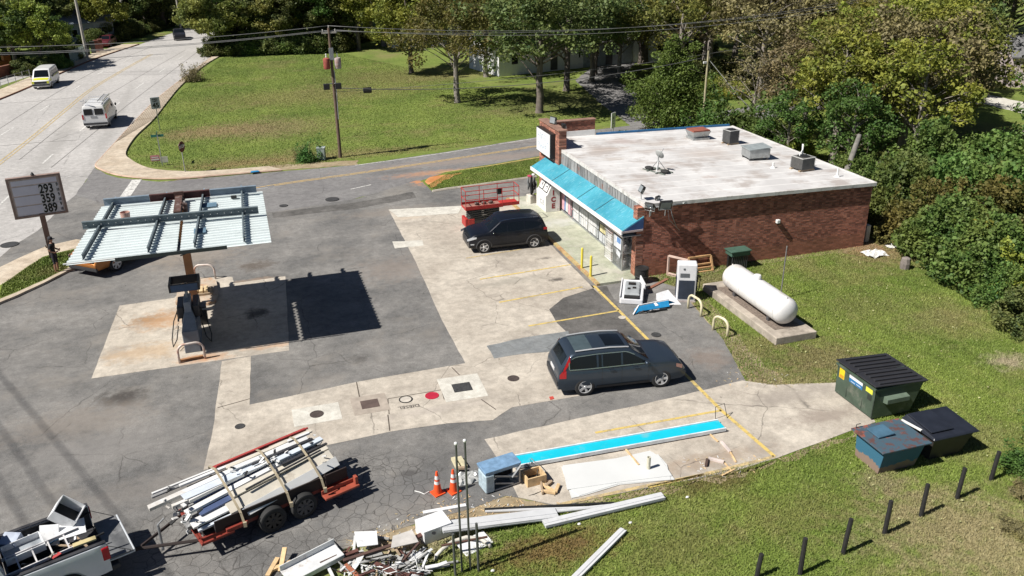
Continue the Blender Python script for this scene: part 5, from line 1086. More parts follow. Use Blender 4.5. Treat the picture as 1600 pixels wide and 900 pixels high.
# ------------------------------------------------------------------ person
def person(loc, rz):
    t = thing('person', 'person in black shirt, shorts and cap standing under the price sign with a phone', 'person', loc, rz)
    V = [(0,0,.98,.15,.11),(0,.01,1.12,.145,.10),(0,.02,1.3,.175,.115),(0,.0,1.45,.15,.09),(0,-.01,1.53,.06,.06),(0,-.02,1.60,.055,.055),
         (.10,0,.92,.10,.10),(.11,-.01,.52,.062,.062),(.12,.02,.30,.058,.058),(.12,.01,.09,.042,.045),(.13,-.13,.035,.045,.03),
         (-.10,0,.92,.10,.10),(-.12,-.01,.52,.062,.062),(-.13,.02,.30,.058,.058),(-.13,.01,.09,.042,.045),(-.15,-.13,.035,.045,.03),
         (.20,0,1.43,.065,.065),(.25,.03,1.17,.048,.048),(.17,-.2,1.12,.038,.036),(.09,-.30,1.18,.04,.025),
         (-.20,0,1.43,.065,.065),(-.25,.03,1.17,.048,.048),(-.17,-.18,1.08,.038,.036),(-.06,-.29,1.14,.04,.025),
         (0,-.01,1.66,.085,.095),(0,-.01,1.74,.085,.10)]
    E = [(0,1),(1,2),(2,3),(3,4),(4,5),(5,24),(24,25),(0,6),(6,7),(7,8),(8,9),(9,10),(0,11),(11,12),(12,13),(13,14),(14,15),(3,16),(16,17),(17,18),(18,19),(3,20),(20,21),(21,22),(22,23)]
    me = bpy.data.meshes.new('body'); me.from_pydata([v[:3] for v in V], E, []); o = bpy.data.objects.new('body', me); COL.objects.link(o)
    md = o.modifiers.new('s', 'SKIN'); 
    for i, v in enumerate(V): me.skin_vertices[0].data[i].radius = (v[3], v[4])
    me.skin_vertices[0].data[0].use_root = True; md.use_smooth_shade = True
    sb = o.modifiers.new('u', 'SUBSURF'); sb.levels = 2; sb.render_levels = 2
    dg = bpy.context.evaluated_depsgraph_get(); m2 = bpy.data.meshes.new_from_object(o.evaluated_get(dg)); o.modifiers.clear(); o.data = m2; m2.name = 'body'
    skin = M('skin', (.32,.17,.11), .6, var=.1); shirt = M('black_shirt', (.018,.018,.02), .9); shorts = M('black_shorts', (.022,.02,.03), .9); shoe = M('shoe', (.12,.05,.04), .7)
    m2.materials.clear()
    for q in (skin, shirt, shorts, shoe): m2.materials.append(q)
    for p_ in m2.polygons:
        c = p_.center; k = 0
        if c.z < .085: k = 3
        elif .48 < c.z < 1.0 and abs(c.x) < .24 and c.y > -.14: k = 2
        elif c.z >= 1.0 and c.z < 1.52 and not (c.z < 1.27 and (c.y < -.1 or abs(c.x) > .2)): k = 1
        p_.material_index = k
    o.parent = t
    b = MB(); b.lathe([(.105,0),(.11,.04),(.095,.10),(.05,.135),(0.001,.14)], 16, Matrix.Translation((0,0,1.72)) @ Matrix.Diagonal((.9,1.05,1,1))); b.bx(-.07,.07,-.2,-.08,1.725,1.74); b.build('cap', M('cap_dark', (.02,.02,.025), .8), t, smooth=True, auto=50)
    b = MB(); b.ball((0,.05,1.66), .09, 6, .95, .8, 1); b.build('hair', M('hair', (.02,.012,.01), .8), t, smooth=True)
    b = MB()
    for sx in (-1,1): b.ball((sx*.035,-.098,1.695), .012, 4); 
    b.build('eye', black, t); b = MB(); b.add([(-.015,-.1,1.65),(.015,-.1,1.65),(0,-.13,1.655),(0,-.105,1.69)], [(0,1,2),(0,2,3),(1,3,2)]); b.build('nose', skin, t)
    b = MB()
    for hx, hy, hz, dd in ((.09,-.30,1.18,-1),(-.06,-.29,1.14,1)):
        for k in range(4): b.tube([(hx+dd*.01,hy-.01+k*.0,hz-.02+k*.016),(hx+dd*.05,hy-.045,hz-.02+k*.017),(hx+dd*(.075-.006*abs(k-1)),hy-.02,hz-.018+k*.016)], [.009,.008,.006], 5)
        b.tube([(hx,hy+.01,hz+.03),(hx+dd*.03,hy-.02,hz+.055)], [.011,.008], 5)
    b.build('finger', skin, t, smooth=True)
    b = MB(); b.bx(-.03,.05,-.36,-.345,1.14,1.27, T=Matrix.Rotation(R(-15),4,'X')); ph = b.build('phone', black); ph.matrix_world = Matrix.Translation(loc) @ Matrix.Rotation(rz,4,'Z') @ Matrix.Translation((0,.30,.08)); tag(ph, 'black phone held in front of the person under the price sign', 'phone')
    return t
person((*G(91,427).to_2d(), .06), R(75))
# ================================================================== TRAILER AND ITS LOAD
th = R(20.5); u = Vector((math.cos(th), math.sin(th), 0)); v = Vector((-math.sin(th), math.cos(th), 0))
TO = (G(430,830)+G(478,808))/2 + v*1.02
t = thing('trailer', 'long red twin axle flatbed trailer parked behind the silver truck', 'trailer', tuple(TO), th)
red = M('trailer_red', (.24,.035,.022), .6, var=.3, scale=2, dirt=(.12,.05,.04), dirt_amt=.5); drk = M('trailer_dark', (.03,.02,.018), .8)
b = MB()
for y in (-.78,.78): b.bx(-2.4,2.0,y-.04,y+.04,.48,.60)
for x in (-2.4,-1.6,-.8,0,.8,1.6,1.92): b.bx(x,x+.07,-.74,.74,.5,.58)
b.build('frame', red, t)
b = MB(); b.bx(-2.3,1.95,-.74,.74,.581,.62); b.bx(-2.0,1.95,-.86,-.82,.62,.98); b.bx(-2.0,1.95,.82,.86,.62,.98); b.build('deck', drk, t)
b = MB(); b.bx(-2.45,-2.38,-1.0,.85,.5,.58); b.bx(-2.42,-1.55,-1.0,-.93,.5,.58); b.bx(-1.75,-1.15,-.98,-.80,.56,.68); b.build('front_rail', red, t, bevel=.01)
b = MB(); b.bx(1.05,2.15,-1.22,-.98,.40,.47); b.bx(1.05,2.1,-.98,-.94,.40,.60); b.bx(2.05,2.15,-1.15,-1.0,.47,.72); b.build('rear_fender', M('fender_orange', (.33,.07,.04), .6), t, bevel=.015)
b = MB(); b.tube([(-2.4,.7,.5),(-3.75,.03,.5)], .045, 6); b.tube([(-2.4,-.7,.5),(-3.75,-.03,.5)], .045, 6); b.tube([(-3.7,0,.5),(-3.95,0,.52)], .06, 6); b.build('drawbar', drk, t)
b = MB(); b.tube([(-3.2,.05,.1),(-3.2,.05,.95)], .035, 8); b.bar((-3.2,.05,.95),(-3.0,.15,1.0),.03,.03); b.build('jack', grey, t)
for x in (-.475,.475):
    for sd_ in (1,-1): make_wheel(t, x, sd_*1.06, .39, .23, sd_, rim=(black if x < 0 else dkgrey), spokes=8)
b = MB()
for x in (-1.25,1.25): b.tube([(x,-.9,.55),(x,-.9,1.1)], .02, 5)
b.build('stake', drk, t)
LT = Matrix.Translation(TO) @ Matrix.Rotation(th,4,'Z')
mats_l = {'w':M('trim_white', (.68,.68,.67), .5, var=.12, scale=1, dirt=(.45,.4,.34), dirt_amt=.4), 'c':M('panel_cream', (.55,.51,.43), .6, var=.12, dirt=(.35,.3,.24), dirt_amt=.3), 'b':M('panel_navy', (.07,.10,.2), .5), 'p':M('panel_pale', (.55,.6,.66), .4, var=.1), 'g':M('board_grey', (.25,.25,.25), .7, var=.3), 'r':M('strip_red', (.38,.05,.045), .6), 'k':M('board_black', (.03,.03,.035), .7)}
labs = {'w':'long white metal trim on the red trailer','c':'long cream panel on the red trailer','b':'long navy strip on the red trailer','p':'pale blue sheet on the red trailer','g':'long grey board on the red trailer','r':'long red strip on the red trailer','k':'long black bar on the red trailer'}
def lb(x0, y0, z0, x1, y1, z1, w_, h_, k, roll=0):
    b = MB(); b.bar(LT @ Vector((x0,y0,z0)), LT @ Vector((x1,y1,z1)), w_, h_, roll=roll); o = b.build('salvaged_panel', mats_l[k], bevel=.005); tag(o, labs[k], 'panel', 'scrap panels on the trailer ('+k+')')
lb(-1.3,1.02,1.36,1.6,1.0,1.5,.11,.05,'r',.2); lb(-1.2,.95,1.42,1.65,.92,1.56,.05,.05,'r')
lb(-3.0,1.0,1.30,.4,1.0,1.36,.07,.05,'w'); lb(-3.05,.88,1.28,.2,.9,1.34,.10,.05,'g'); lb(-2.3,.82,1.34,1.6,.74,1.50,.10,.06,'w'); lb(-1.0,.70,1.42,1.7,.8,1.5,.14,.05,'c')
lb(-3.25,.52,1.22,.9,.62,1.42,.16,.11,'w',.15); lb(-2.4,.36,1.30,.4,.42,1.40,.52,.02,'p',-.12); lb(-2.3,.08,1.26,.7,.3,1.42,.09,.09,'w'); lb(-2.2,.12,1.16,1.7,.35,1.36,.10,.08,'b')
lb(-1.0,.5,1.45,1.4,.45,1.55,.12,.05,'w',.4); lb(-.4,.3,1.48,1.5,.3,1.56,.08,.04,'k'); lb(-2.5,-.12,1.08,1.2,.18,1.36,.20,.08,'w'); lb(-2.2,-.3,1.02,1.5,.0,1.28,.26,.05,'b'); lb(-1.3,-.26,1.15,1.75,-.08,1.36,.22,.06,'c',.2)
lb(-1.5,-.55,.98,1.75,-.36,1.24,.34,.04,'c',.5); lb(-1.1,-.82,.88,1.8,-.62,1.14,.28,.04,'w',.9); lb(-2.5,-.5,.92,-.6,-.4,1.02,.30,.06,'w',.2); lb(-2.4,-.68,.80,.3,-.72,.95,.12,.06,'p'); lb(-2.6,-.2,.8,1.5,-.1,1.0,.5,.12,'g')
lb(-2.3,.5,.95,1.6,.55,1.15,.6,.16,'g'); lb(-2.0,-.6,.72,1.5,-.6,.85,.4,.12,'k'); lb(-2.1,.75,1.12,1.5,.8,1.3,.25,.15,'k'); lb(-2.7,.35,1.1,1.2,.3,1.2,.12,.1,'w'); lb(.2,.1,1.44,1.75,.22,1.50,.2,.06,'p'); lb(.3,-.1,1.38,1.8,.0,1.42,.08,.04,'k'); lb(-.9,-.4,1.26,1.5,-.2,1.42,.05,.04,'k')
b = MB(); rd = random.Random(9)
for i in range(46):
    x = rd.choice((-2.7,-2.5,1.5,1.7))+rd.uniform(-.15,.2); y = rd.uniform(-.8,1.0); a = LT @ Vector((x,y,rd.uniform(.8,1.45)+(.15 if x > 0 else -.1))); b.bar(a, a+Vector((rd.uniform(-.15,.15),rd.uniform(-.15,.15),rd.uniform(-.1,.1))), rd.uniform(.03,.12), .03, mat=rd.randrange(3))
for i in range(20):
    a = LT @ Vector((rd.uniform(-.9,.7), rd.uniform(.05,.45), 1.5)); b.bar(a, a+Vector((rd.uniform(-.15,.15),rd.uniform(-.15,.15),rd.uniform(-.05,.08))), .06, .02, mat=rd.choice((0,0,1)))
tag(b.build('scrap_ends', [mats_l['w'], black, mats_l['g']]), 'torn and bent ends of scrap metal in the trailer load', 'scrap', kind='stuff')
stm = M('strap', (.38,.32,.22), .8, var=.25)
for x, lbl in ((-1.35,'tan ratchet strap over the front third of the trailer load'),(.0,'tan ratchet strap over the middle of the trailer load'),(1.05,'tan ratchet strap over the rear of the trailer load')):
    b = MB(); pts = [(x,1.12,1.0),(x,1.1,1.42),(x,.6,1.60),(x,.1,1.52),(x+.02,-.4,1.34),(x+.05,-.95,1.0),(x+.08,-1.05,.62)]
    for p_, q_ in zip(pts[:-1], pts[1:]): b.bar(LT @ Vector(p_), LT @ Vector(q_), .065, .012)
    b.bar(LT @ Vector((x+.08,-1.07,.75)), LT @ Vector((x+.08,-1.07,.6)), .09, .06)
    tag(b.build('strap', stm), lbl, 'strap', 'straps over the trailer load')
def rank(prefix, key, phrase):
    W_ = ['first','second','third','fourth','fifth','sixth','seventh','eighth','ninth','tenth','eleventh','twelfth']
    gs = {}
    for o in bpy.data.objects:
        if o.get('group','').startswith(prefix): gs.setdefault(o['group'], []).append(o)
    for g_, q in gs.items():
        if len(q) < 2: continue
        q.sort(key=key)
        for i, o in enumerate(q): o['label'] = o['label']+', '+W_[i]+' '+phrase
def _cen(o): n = len(o.data.vertices); return sum((v_.co for v_ in o.data.vertices), Vector())/n
rank('scrap panels on the trailer', lambda o: -(_cen(o)-TO).dot(v), 'from the far side')
# ================================================================== LOT OBJECTS
def cone(px, label, tilt=0):
    p_ = G(*px); t = thing('traffic_cone', label, 'traffic cone', (p_.x,p_.y,.012), R(20), 'orange traffic cones'); orr = M('cone_orange', (.75,.09,.02), .5, var=.15); wr = M('cone_white', (.7,.68,.66), .5, var=.1)
    t.rotation_euler.x = tilt
    b = MB(); b.bx(-.17,.17,-.17,.17,0,.04); b.lathe([(.13,.04),(.035,.76),(.028,.78),(.001,.78)], 20); b.build('body', orr, t, smooth=True, auto=40)
    b = MB(); f = lambda z: .133-(z-.04)*.132
    for za, zb in ((.36,.46),(.52,.64)): b.lathe([(f(za)+.002,za),(f(zb)+.002,zb)], 20, None, 0, False)
    b.build('stripe', wr, t, smooth=True)
cone((684,771),'orange traffic cone with two white bands, the one farther from the tall pipes'); cone((709,768),'faded orange traffic cone close beside the tall thin pipes')
# scissor lift
a = G(733,357); t = thing('scissor_lift', 'red scissor lift with folded dark scissor arms parked beside the black car', 'scissor lift', (a.x+.85,a.y+.15,.02), R(1)); rl = M('lift_red', (.42,.035,.03), .5, var=.2)
b = MB(); b.bx(-.95,.95,-.36,.36,.18,.5); b.build('chassis', dkgrey, t, bevel=.02)
b = MB(); b.bx(-1.12,-.96,-.38,.38,.15,.62); b.build('end_guard', rl, t, bevel=.02); b = MB(); b.bx(.96,1.02,-.38,.38,.2,.55); b.build('end_guard', rl, t, bevel=.02); b = MB(); b.bx(-.95,-.6,-.42,-.37,.2,.6); b.build('side_pod', rl, t, bevel=.02)
b = MB()
for k in range(5):
    z = .52+k*.12
    for y in (-.36,.36): b.bar((-.85,y,z),(.85,y,z+.10),.04,.07); b.bar((-.85,y*.9,z+.10),(.85,y*.9,z),.04,.07)
    b.tube([(-.85,-.36,z),(-.85,.36,z)],.02,6); b.tube([(.85,-.36,z),(.85,.36,z)],.02,6)
b.build('scissor_arm', M('arm_dark', (.06,.065,.06), .6), t)
b = MB(); b.bx(-1.1,1.05,-.45,.45,1.12,1.2); b.bx(1.05,2.0,-.41,.41,1.17,1.23); b.bx(-1.1,1.05,-.47,-.45,1.15,1.34); b.bx(-1.1,1.05,.45,.47,1.15,1.34); b.bx(1.05,2.0,-.44,-.41,1.15,1.34); b.build('platform', rl, t)
b = MB(); b.bx(-1.05,1.0,-.44,.44,1.202,1.21); b.build('deck', M('deck_brown', (.3,.15,.12), .8, var=.4), t)
b = MB()
for x in (-1.08,-.05,1.0,1.98):
    for y in (-.43,.43): b.tube([(x,y,1.2),(x,y,2.2)], .02, 6)
for y in (-.43,.43):
    for z in (1.7,2.2): b.tube([(-1.08,y,z),(1.98,y,z)], .02, 6)
for x in (-1.08,1.98):
    for z in (1.7,2.2): b.tube([(x,-.43,z),(x,.43,z)], .02, 6)
b.build('guard_rail', rl, t)
b = MB(); b.bx(.75,1.0,-.42,-.2,1.85,2.15); b.build('control_box', black, t, bevel=.01)
for x in (-.72,.72):
    for sd_ in (1,-1): make_wheel(t, x, sd_*.40, .2, .13, sd_, rim=alloy, spokes=6)
for x in (-.3,.1,.5): b = MB(); b.ball((x,.1,1.3), .12, 6, 1.3, .8, .7); b.build('bag', M('bag_brown', (.12,.09,.08), .8), t, smooth=True)
# lying dispenser head, blue panels, upright white pump
pw = M('pump_white', (.68,.68,.69), .4, var=.08)
a = G(990,465); t = thing('fuel_dispenser', 'dismantled grey and white fuel dispenser lying on its back by the black barrel', 'fuel pump', (15.75,31.55,.012), R(-28))
b = MB(); b.add([(-.5,-.95,0),(.5,-.95,0),(.5,.95,0),(-.5,.95,0),(-.5,-.95,.28),(.5,-.95,.28),(.5,.95,.42),(-.5,.95,.42)], [(3,2,1,0),(4,5,6,7),(0,1,5,4),(1,2,6,5),(2,3,7,6),(3,0,4,7)]); b.build('casing', pw, t, bevel=.05)
b = MB(); b.add([(-.36,-.7,.30),(.36,-.7,.30),(.36,.6,.42),(-.36,.6,.42),(-.3,-.6,.42),(.3,-.6,.42),(.3,.5,.52),(-.3,.5,.52)], [(3,2,1,0),(4,5,6,7),(0,1,5,4),(1,2,6,5),(2,3,7,6),(3,0,4,7)]); b.build('face', M('face_grey', (.3,.32,.33), .5), t, bevel=.02)
b = MB(); b.bx(-.2,.12,.12,.36,.5,.525); b.bx(-.22,-.1,-.3,-.15,.45,.48); b.bx(.0,.15,-.2,-.05,.46,.49); b.build('screen', black, t); b = MB(); b.bx(-.34,.34,-.93,-.62,.26,.34); b.build('base_panel', black, t)
b = MB(); b.bar((-.52,.95,.3),(-.52,-.9,.2),.05,.35); b.bar((.3,1.0,.5),(.55,.2,.4),.05,.25); b.build('side_panel', pw, t)
t = thing('torn_cladding', 'blue and white torn panel lying on the asphalt in front of the white fuel pump', 'panel', (16.0,30.05,.012), R(-2))
bl = M('pump_blue', (.02,.22,.46), .4, var=.25, scale=3)
b = MB(); b.add([(-1.05,-.4,.02),(-.7,-.15,.28),(.75,0,.3),(1.05,-.1,.2),(.8,.1,.05),(-.8,.1,.05)], [(0,1,5),(1,2,4,5),(2,3,4)]); b.add([(-1.05,-.4,.0),(-.7,-.15,.28),(-.75,-.3,.1),(.7,-.25,.12),(.75,0,.3)], [(0,1,2),(1,4,3,2)]); b.build('panel', bl, t)
b = MB(); b.bar((-1.08,-.4,.04),(-.72,-.12,.30),.05,.03); b.bar((-.72,-.12,.31),(.78,.03,.33),.05,.03); b.add([(.0,-.04,.315),(.12,-.04,.32),(.2,-.2,.22),(.05,-.2,.2)], [(0,1,2,3)]); b.build('edge_strip', pw, t)
b = MB(); b.tube([(-.8,-.3,.02),(-.6,-.4,.15),(-.4,-.35,.05),(-.2,-.42,.12),(.2,-.35,.04)], .03, 6); b.bx(-.3,.5,-.38,-.22,.02,.1); b.bar((-.3,-.4,.12),(.15,-.38,.12),.02,.03,mat=1); b.build('wiring', [black, pw], t)
b = MB(); b.add([(16.5,30.3,.02),(17.4,30.0,.02),(17.3,31.1,.3),(16.6,30.9,.3),(16.5,30.3,.0),(17.4,30.0,.0),(17.3,31.1,.0),(16.6,30.9,.0)], [(0,1,2,3),(4,5,1,0),(5,6,2,1),(6,7,3,2),(7,4,0,3)]); tag(b.build('casing_panel', pw, bevel=.02), 'white angled casing panel leaning at the foot of the white fuel pump', 'panel')
t = thing('fuel_dispenser', 'tall white fuel dispenser standing upright on the grass edge by the brick wall', 'fuel pump', (17.8,30.45,0), R(-24))
b = MB(); b.bx(-.42,.42,-.28,.28,.06,1.80); b.build('cabinet', pw, t, bevel=.05)
b = MB(); b.bx(-.44,.44,-.3,.3,0,.07); b.build('plinth', M('plinth', (.4,.35,.33), .7), t)
b = MB(); b.bx(-.436,-.42,-.20,.2,.16,1.15); b.build('door_panel', M('disp_navy', (.03,.04,.06), .4), t)
b = MB(); b.bx(-.34,.34,-.296,-.28,.16,1.05); b.build('door_panel', M('disp_navy', (.03,.04,.06), .4), t)
b = MB(); b.bx(-.3,.1,-.296,-.28,1.2,1.38); b.bx(-.18,-.1,-.3,-.28,1.55,1.62); b.build('display', M('disp_disp', (.12,.13,.14), .3), t)
b = MB(); b.bx(.42,.46,-.12,.12,.5,1.45); b.bx(.45,.52,-.05,.05,.9,1.2); b.build('nozzle_boot', black, t); b = MB(); b.tube([(.48,0,1.4),(.62,.1,1.0),(.6,.1,.5),(.5,0,.4),(.47,-.05,.9)], .02, 6); b.build('hose', rub, t, smooth=True)
# gas tank on its slab
t = thing('tank_slab', 'rough raised concrete slab carrying the white gas tank', 'slab', (20.0,28.25,0))
b = MB(); b.bx(-.95,.95,-2.95,2.85,0,.34); b.build('slab', M('slab_concrete', (.40,.35,.29), .9, var=.3, scale=2, bump=.5, dirt=(.2,.17,.14), dirt_amt=.7), t, bevel=.03); b = MB(); b.bx(-.6,.6,-2.3,2.2,.335,.36); b.build('gravel_fill', M('gravel_brown', (.2,.16,.13), .95, var=.5, scale=12, bump=.8), t)
t = thing('gas_tank', 'long white cylindrical gas tank lying on the raised concrete slab', 'gas tank', (19.95,28.1,.36))
tw = M('tank_white', (.72,.71,.70), .35, var=.06, scale=1, dirt=(.52,.46,.40), dirt_amt=.45)
b = MB(); rr = .57; prof = [(0.001,-2.24),(.2,-2.225),(.36,-2.17),(.49,-2.09),(.55,-1.98),(rr,-1.88),(rr,1.88),(.55,1.98),(.49,2.09),(.36,2.17),(.2,2.225),(0.001,2.24)]
b.lathe(prof, 32, Matrix.Translation((0,0,rr+.08)) @ Matrix.Rotation(R(90),4,'X')); b.build('shell', tw, t, smooth=True)
for y in (-1.3,1.3): b = MB(); b.bx(-.35,.35,y-.08,y+.08,0,.25); b.build('saddle', dkgrey, t)
for y in (-1.88,-.63,.63,1.88): b = MB(); b.lathe([(rr+.001,-.012),(rr+.006,0),(rr+.001,.012)], 32, Matrix.Translation((0,y,rr+.08)) @ Matrix.Rotation(R(90),4,'X'), 0, False); b.build('weld_seam', M('weld', (.5,.49,.47), .5), t, smooth=True)
b = MB(); b.lathe([(.17,0),(.17,.16),(.14,.2),(0.001,.21)], 16, Matrix.Translation((0,.2,2*rr+.06))); b.lathe([(.05,0),(.05,.1),(0.001,.11)], 10, Matrix.Translation((0,-1.9,2*rr+.02))); b.tube([(0,2.0,1.0),(0,2.15,1.15)], .03, 6); b.build('valve_dome', tw, t, smooth=True, auto=40)
b = MB(); b.tube([G(1219,468), G(1219,468)+Vector((0,0,2.55))], .028, 8); tag(b.build('thin_post', M('post_grey', (.25,.24,.23), .6, metal=.3)), 'thin grey metal post in the grass behind the gas tank', 'post')
# dumpsters
gd = M('skip_green', (.055,.085,.06), .5, var=.25, scale=2, dirt=(.14,.15,.12), dirt_amt=.4); lidk = M('lid_black', (.028,.028,.032), .5, var=.15)
def hexa(b, b0, b1, z0, t0, t1, z1, mat=0):
    (x0,y0),(x1,y1) = b0, b1; (X0,Y0),(X1,Y1) = t0, t1
    b.add([(x0,y0,z0),(x1,y0,z0),(x1,y1,z0),(x0,y1,z0),(X0,Y0,z1),(X1,Y0,z1),(X1,Y1,z1),(X0,Y1,z1)], [(3,2,1,0),(4,5,6,7),(0,1,5,4),(1,2,6,5),(2,3,7,6),(3,0,4,7)], mat); return b
t = thing('dumpster', 'large dark green dumpster with ribbed black lids and blue, yellow and white stickers', 'dumpster', (18.95,19.55,.02), R(0))
b = MB(); hexa(b, (0,0), (1.55,1.95), .05, (-.05,0), (1.95,1.95), 1.22); b.bx(-.08,1.98,-.04,0,1.14,1.22); b.bx(-.1,-.05,-.04,1.99,1.14,1.22); b.build('body', gd, t, bevel=.01)
b = MB(); b.add([(.35,-.001,.62),(1.25,-.001,.62),(1.25,-.001,.86),(.35,-.001,.86),(.35,-.2,.66),(1.25,-.2,.66),(1.25,-.2,.82),(.35,-.2,.82)], [(3,2,1,0),(4,5,6,7),(0,1,5,4),(1,2,6,5),(2,3,7,6),(3,0,4,7)]); b.build('fork_pocket', M('skip_green2', (.12,.16,.12), .5), t)
b = MB(); b.bx(-.02,.0,.55,.58,.15,1.1); b.build('rib', M('skip_dark', (.03,.045,.035), .5), t); b = MB(); b.bx(-.02,.0,1.35,1.38,.15,1.1); b.build('rib', M('skip_dark', (.03,.045,.035), .5), t); b = MB(); b.bx(-.03,-.01,.0,.04,.05,1.2); b.build('rib', M('skip_dark', (.03,.045,.035), .5), t)
zl = lambda x: 1.30-.06*x
for y0, y1 in ((-.06,.96),(.99,2.0)):
    b = MB(); b.add([(-.12,y0,zl(-.12)),(2.05,y0,zl(2.05)),(2.05,y1,zl(2.05)),(-.12,y1,zl(-.12)),(-.12,y0,zl(-.12)+.04),(2.05,y0,zl(2.05)+.04),(2.05,y1,zl(2.05)+.04),(-.12,y1,zl(-.12)+.04)], [(3,2,1,0),(4,5,6,7),(0,1,5,4),(1,2,6,5),(2,3,7,6),(3,0,4,7)])
    for k in range(4): y = y0+.13+k*.235; b.bar((.1,y,zl(.1)+.06),(1.85,y,zl(1.85)+.06),.09,.07)
    b.build('lid', lidk, t, bevel=.01)
def sticker(par, y0, y1, z0, z1, col, nm, off=-.0):
    f = lambda z: -.05*(z-.05)/1.17-.006+off
    b = MB(); b.add([(f(z0),y0,z0),(f(z0),y1,z0),(f(z1),y1,z1),(f(z1),y0,z1),(f(z0)+.004,y0,z0),(f(z0)+.004,y1,z0),(f(z1)+.004,y1,z1),(f(z1)+.004,y0,z1)], [(3,2,1,0),(4,5,6,7),(0,1,5,4),(1,2,6,5),(2,3,7,6),(3,0,4,7)]); b.build(nm, M(nm+'_col', col, .4, var=.05), par)
sticker(t,1.55,1.82,.72,1.12,(.75,.55,.02),'yellow_sticker'); sticker(t,1.58,1.79,.74,.86,(.55,.28,.02),'orange_sticker',-.004); sticker(t,.62,1.3,.98,1.14,(.68,.70,.72),'white_sticker'); sticker(t,.62,1.3,.82,.975,(.02,.15,.35),'blue_sticker'); sticker(t,.12,.45,.92,1.12,(.68,.70,.06),'lime_sticker'); sticker(t,.14,.34,.66,.86,(.02,.03,.025),'dark_sticker')
for k in range(2): sticker(t,.70+k*.28,.92+k*.28,.885-.02*k,.905-.02*k,(.6,.65,.7),'sticker_line',-.004)
t = thing('dumpster', 'rusty blue square dumpster with a half open hatch at the corner of the concrete pad', 'dumpster', (17.1,16.85,.0), R(0)); bb = M('skip_blue', (.035,.12,.18), .6, var=.3, scale=2, dirt=(.22,.13,.08), dirt_amt=.35)
m, nt, p, tc = base('skip_blue_side'); sp = nt.nodes.new('ShaderNodeSeparateXYZ'); nt.links.new(tc.outputs['Object'], sp.inputs[0])
e_ = _math(nt, 'ADD', sp.outputs[2], _math(nt, 'MULTIPLY', _noise(nt, 5, 6, tc.outputs['Object']), -.5)); c = _mix(nt, _ramp(nt, e_, .02, .06, (1,1,1,1), (0,0,0,1)), (.035,.13,.20), (.24,.17,.13)); nt.links.new(c, p.inputs['Base Color']); p.inputs['Roughness'].default_value = .7
b = MB(); hexa(b, (0,.15), (1.35,1.2), 0, (-.02,0), (1.5,1.28), .92); b.build('body', m, t, bevel=.01)
m, nt, p, tc = base('skip_blue_top'); n_ = _noise(nt, 1.6, 8, tc.outputs['Object'], .7); c = _mix(nt, _ramp(nt, n_, .52, .57), (.05,.09,.12), (.26,.075,.045)); c = _mix(nt, _ramp(nt, _noise(nt, 3, 8, tc.outputs['Object'], .7), .5, .6), c, (.10,.05,.045)); nt.links.new(c, p.inputs['Base Color']); p.inputs['Roughness'].default_value = .7
b = MB(); b.bx(-.2,1.6,-.12,1.35,.92,.97); b.build('lid', m, t, bevel=.01); b = MB(); b.bx(.25,.85,.55,1.1,.97,1.02, T=Matrix.Rotation(R(-4),4,'Y')); b.build('hatch', M('hatch_blue', (.06,.13,.19), .5), t, bevel=.01); b = MB(); b.tube([(-.05,1.3,.97),(-.05,1.3,1.1),(.1,1.3,1.1)], .015, 5); b.build('handle', dkgrey, t)
t = thing('dumpster', 'black plastic lidded dumpster on the grass behind the rusty blue one', 'dumpster', (19.1,17.0,0), R(0)); b = MB(); hexa(b, (.0,.1), (1.2,1.1), 0, (-.1,-.05), (1.45,1.2), .85); b.build('body', M('skip_brown', (.04,.035,.032), .6), t, bevel=.01)
b = MB(); b.add([(-.2,-.15,.87),(1.6,-.15,.87),(1.6,1.3,.87),(-.2,1.3,.87),(-.15,-.1,.95),(1.5,-.1,.95),(1.45,1.2,1.06),(-.1,1.2,1.06)], [(3,2,1,0),(4,5,6,7),(0,1,5,4),(1,2,6,5),(2,3,7,6),(3,0,4,7)]); b.build('lid', M('lid_navy', (.018,.021,.03), .4), t, bevel=.03); b = MB(); b.add([(-.1,.1,1.0),(.75,.1,1.0),(.75,1.15,1.07),(-.1,1.15,1.07),(-.1,.1,1.04),(.75,.1,1.04),(.75,1.15,1.11),(-.1,1.15,1.11)], [(3,2,1,0),(4,5,6,7),(0,1,5,4),(1,2,6,5),(2,3,7,6),(3,0,4,7)]); b.build('lid_flap', M('lid_navy', (.018,.021,.03), .4), t, bevel=.02)
b = MB(); b.bar(Vector((18.75,18.1,.95)), Vector((18.9,17.4,.95)), .08, .04); tag(b.build('white_board', white), 'short white board wedged between the blue and the black dumpsters', 'board')
# black posts
for i, (a, lab) in enumerate(zip(((1182,903),(1250,897),(1317,865),(1382,834),(1439,806),(1495,779),(1548,750)), ('black timber post cut off at the bottom edge of the photo, first of the row','second black timber post of the row from the camera','third black timber post of the row from the camera','black timber post in the middle of the row','fifth black timber post of the row from the camera','sixth black timber post of the row, near the overgrown edge','last black timber post of the row, closest to the hedge'))):
    b = MB(); h = (.75,1.15,1.12,1.1,1.08,1.05,1.0)[i]; ln = random.Random(i).uniform(-.03,.06); b.tube([(0,0,-.1),(ln*.5,0,h*.5),(ln+.03,.02,h)], [.065,.062,.06], 8); o = b.build('timber_post', M('post_black', (.02,.019,.018), .85, var=.4, scale=6)); o.location = G(*a); tag(o, lab, 'post', 'row of black timber posts')
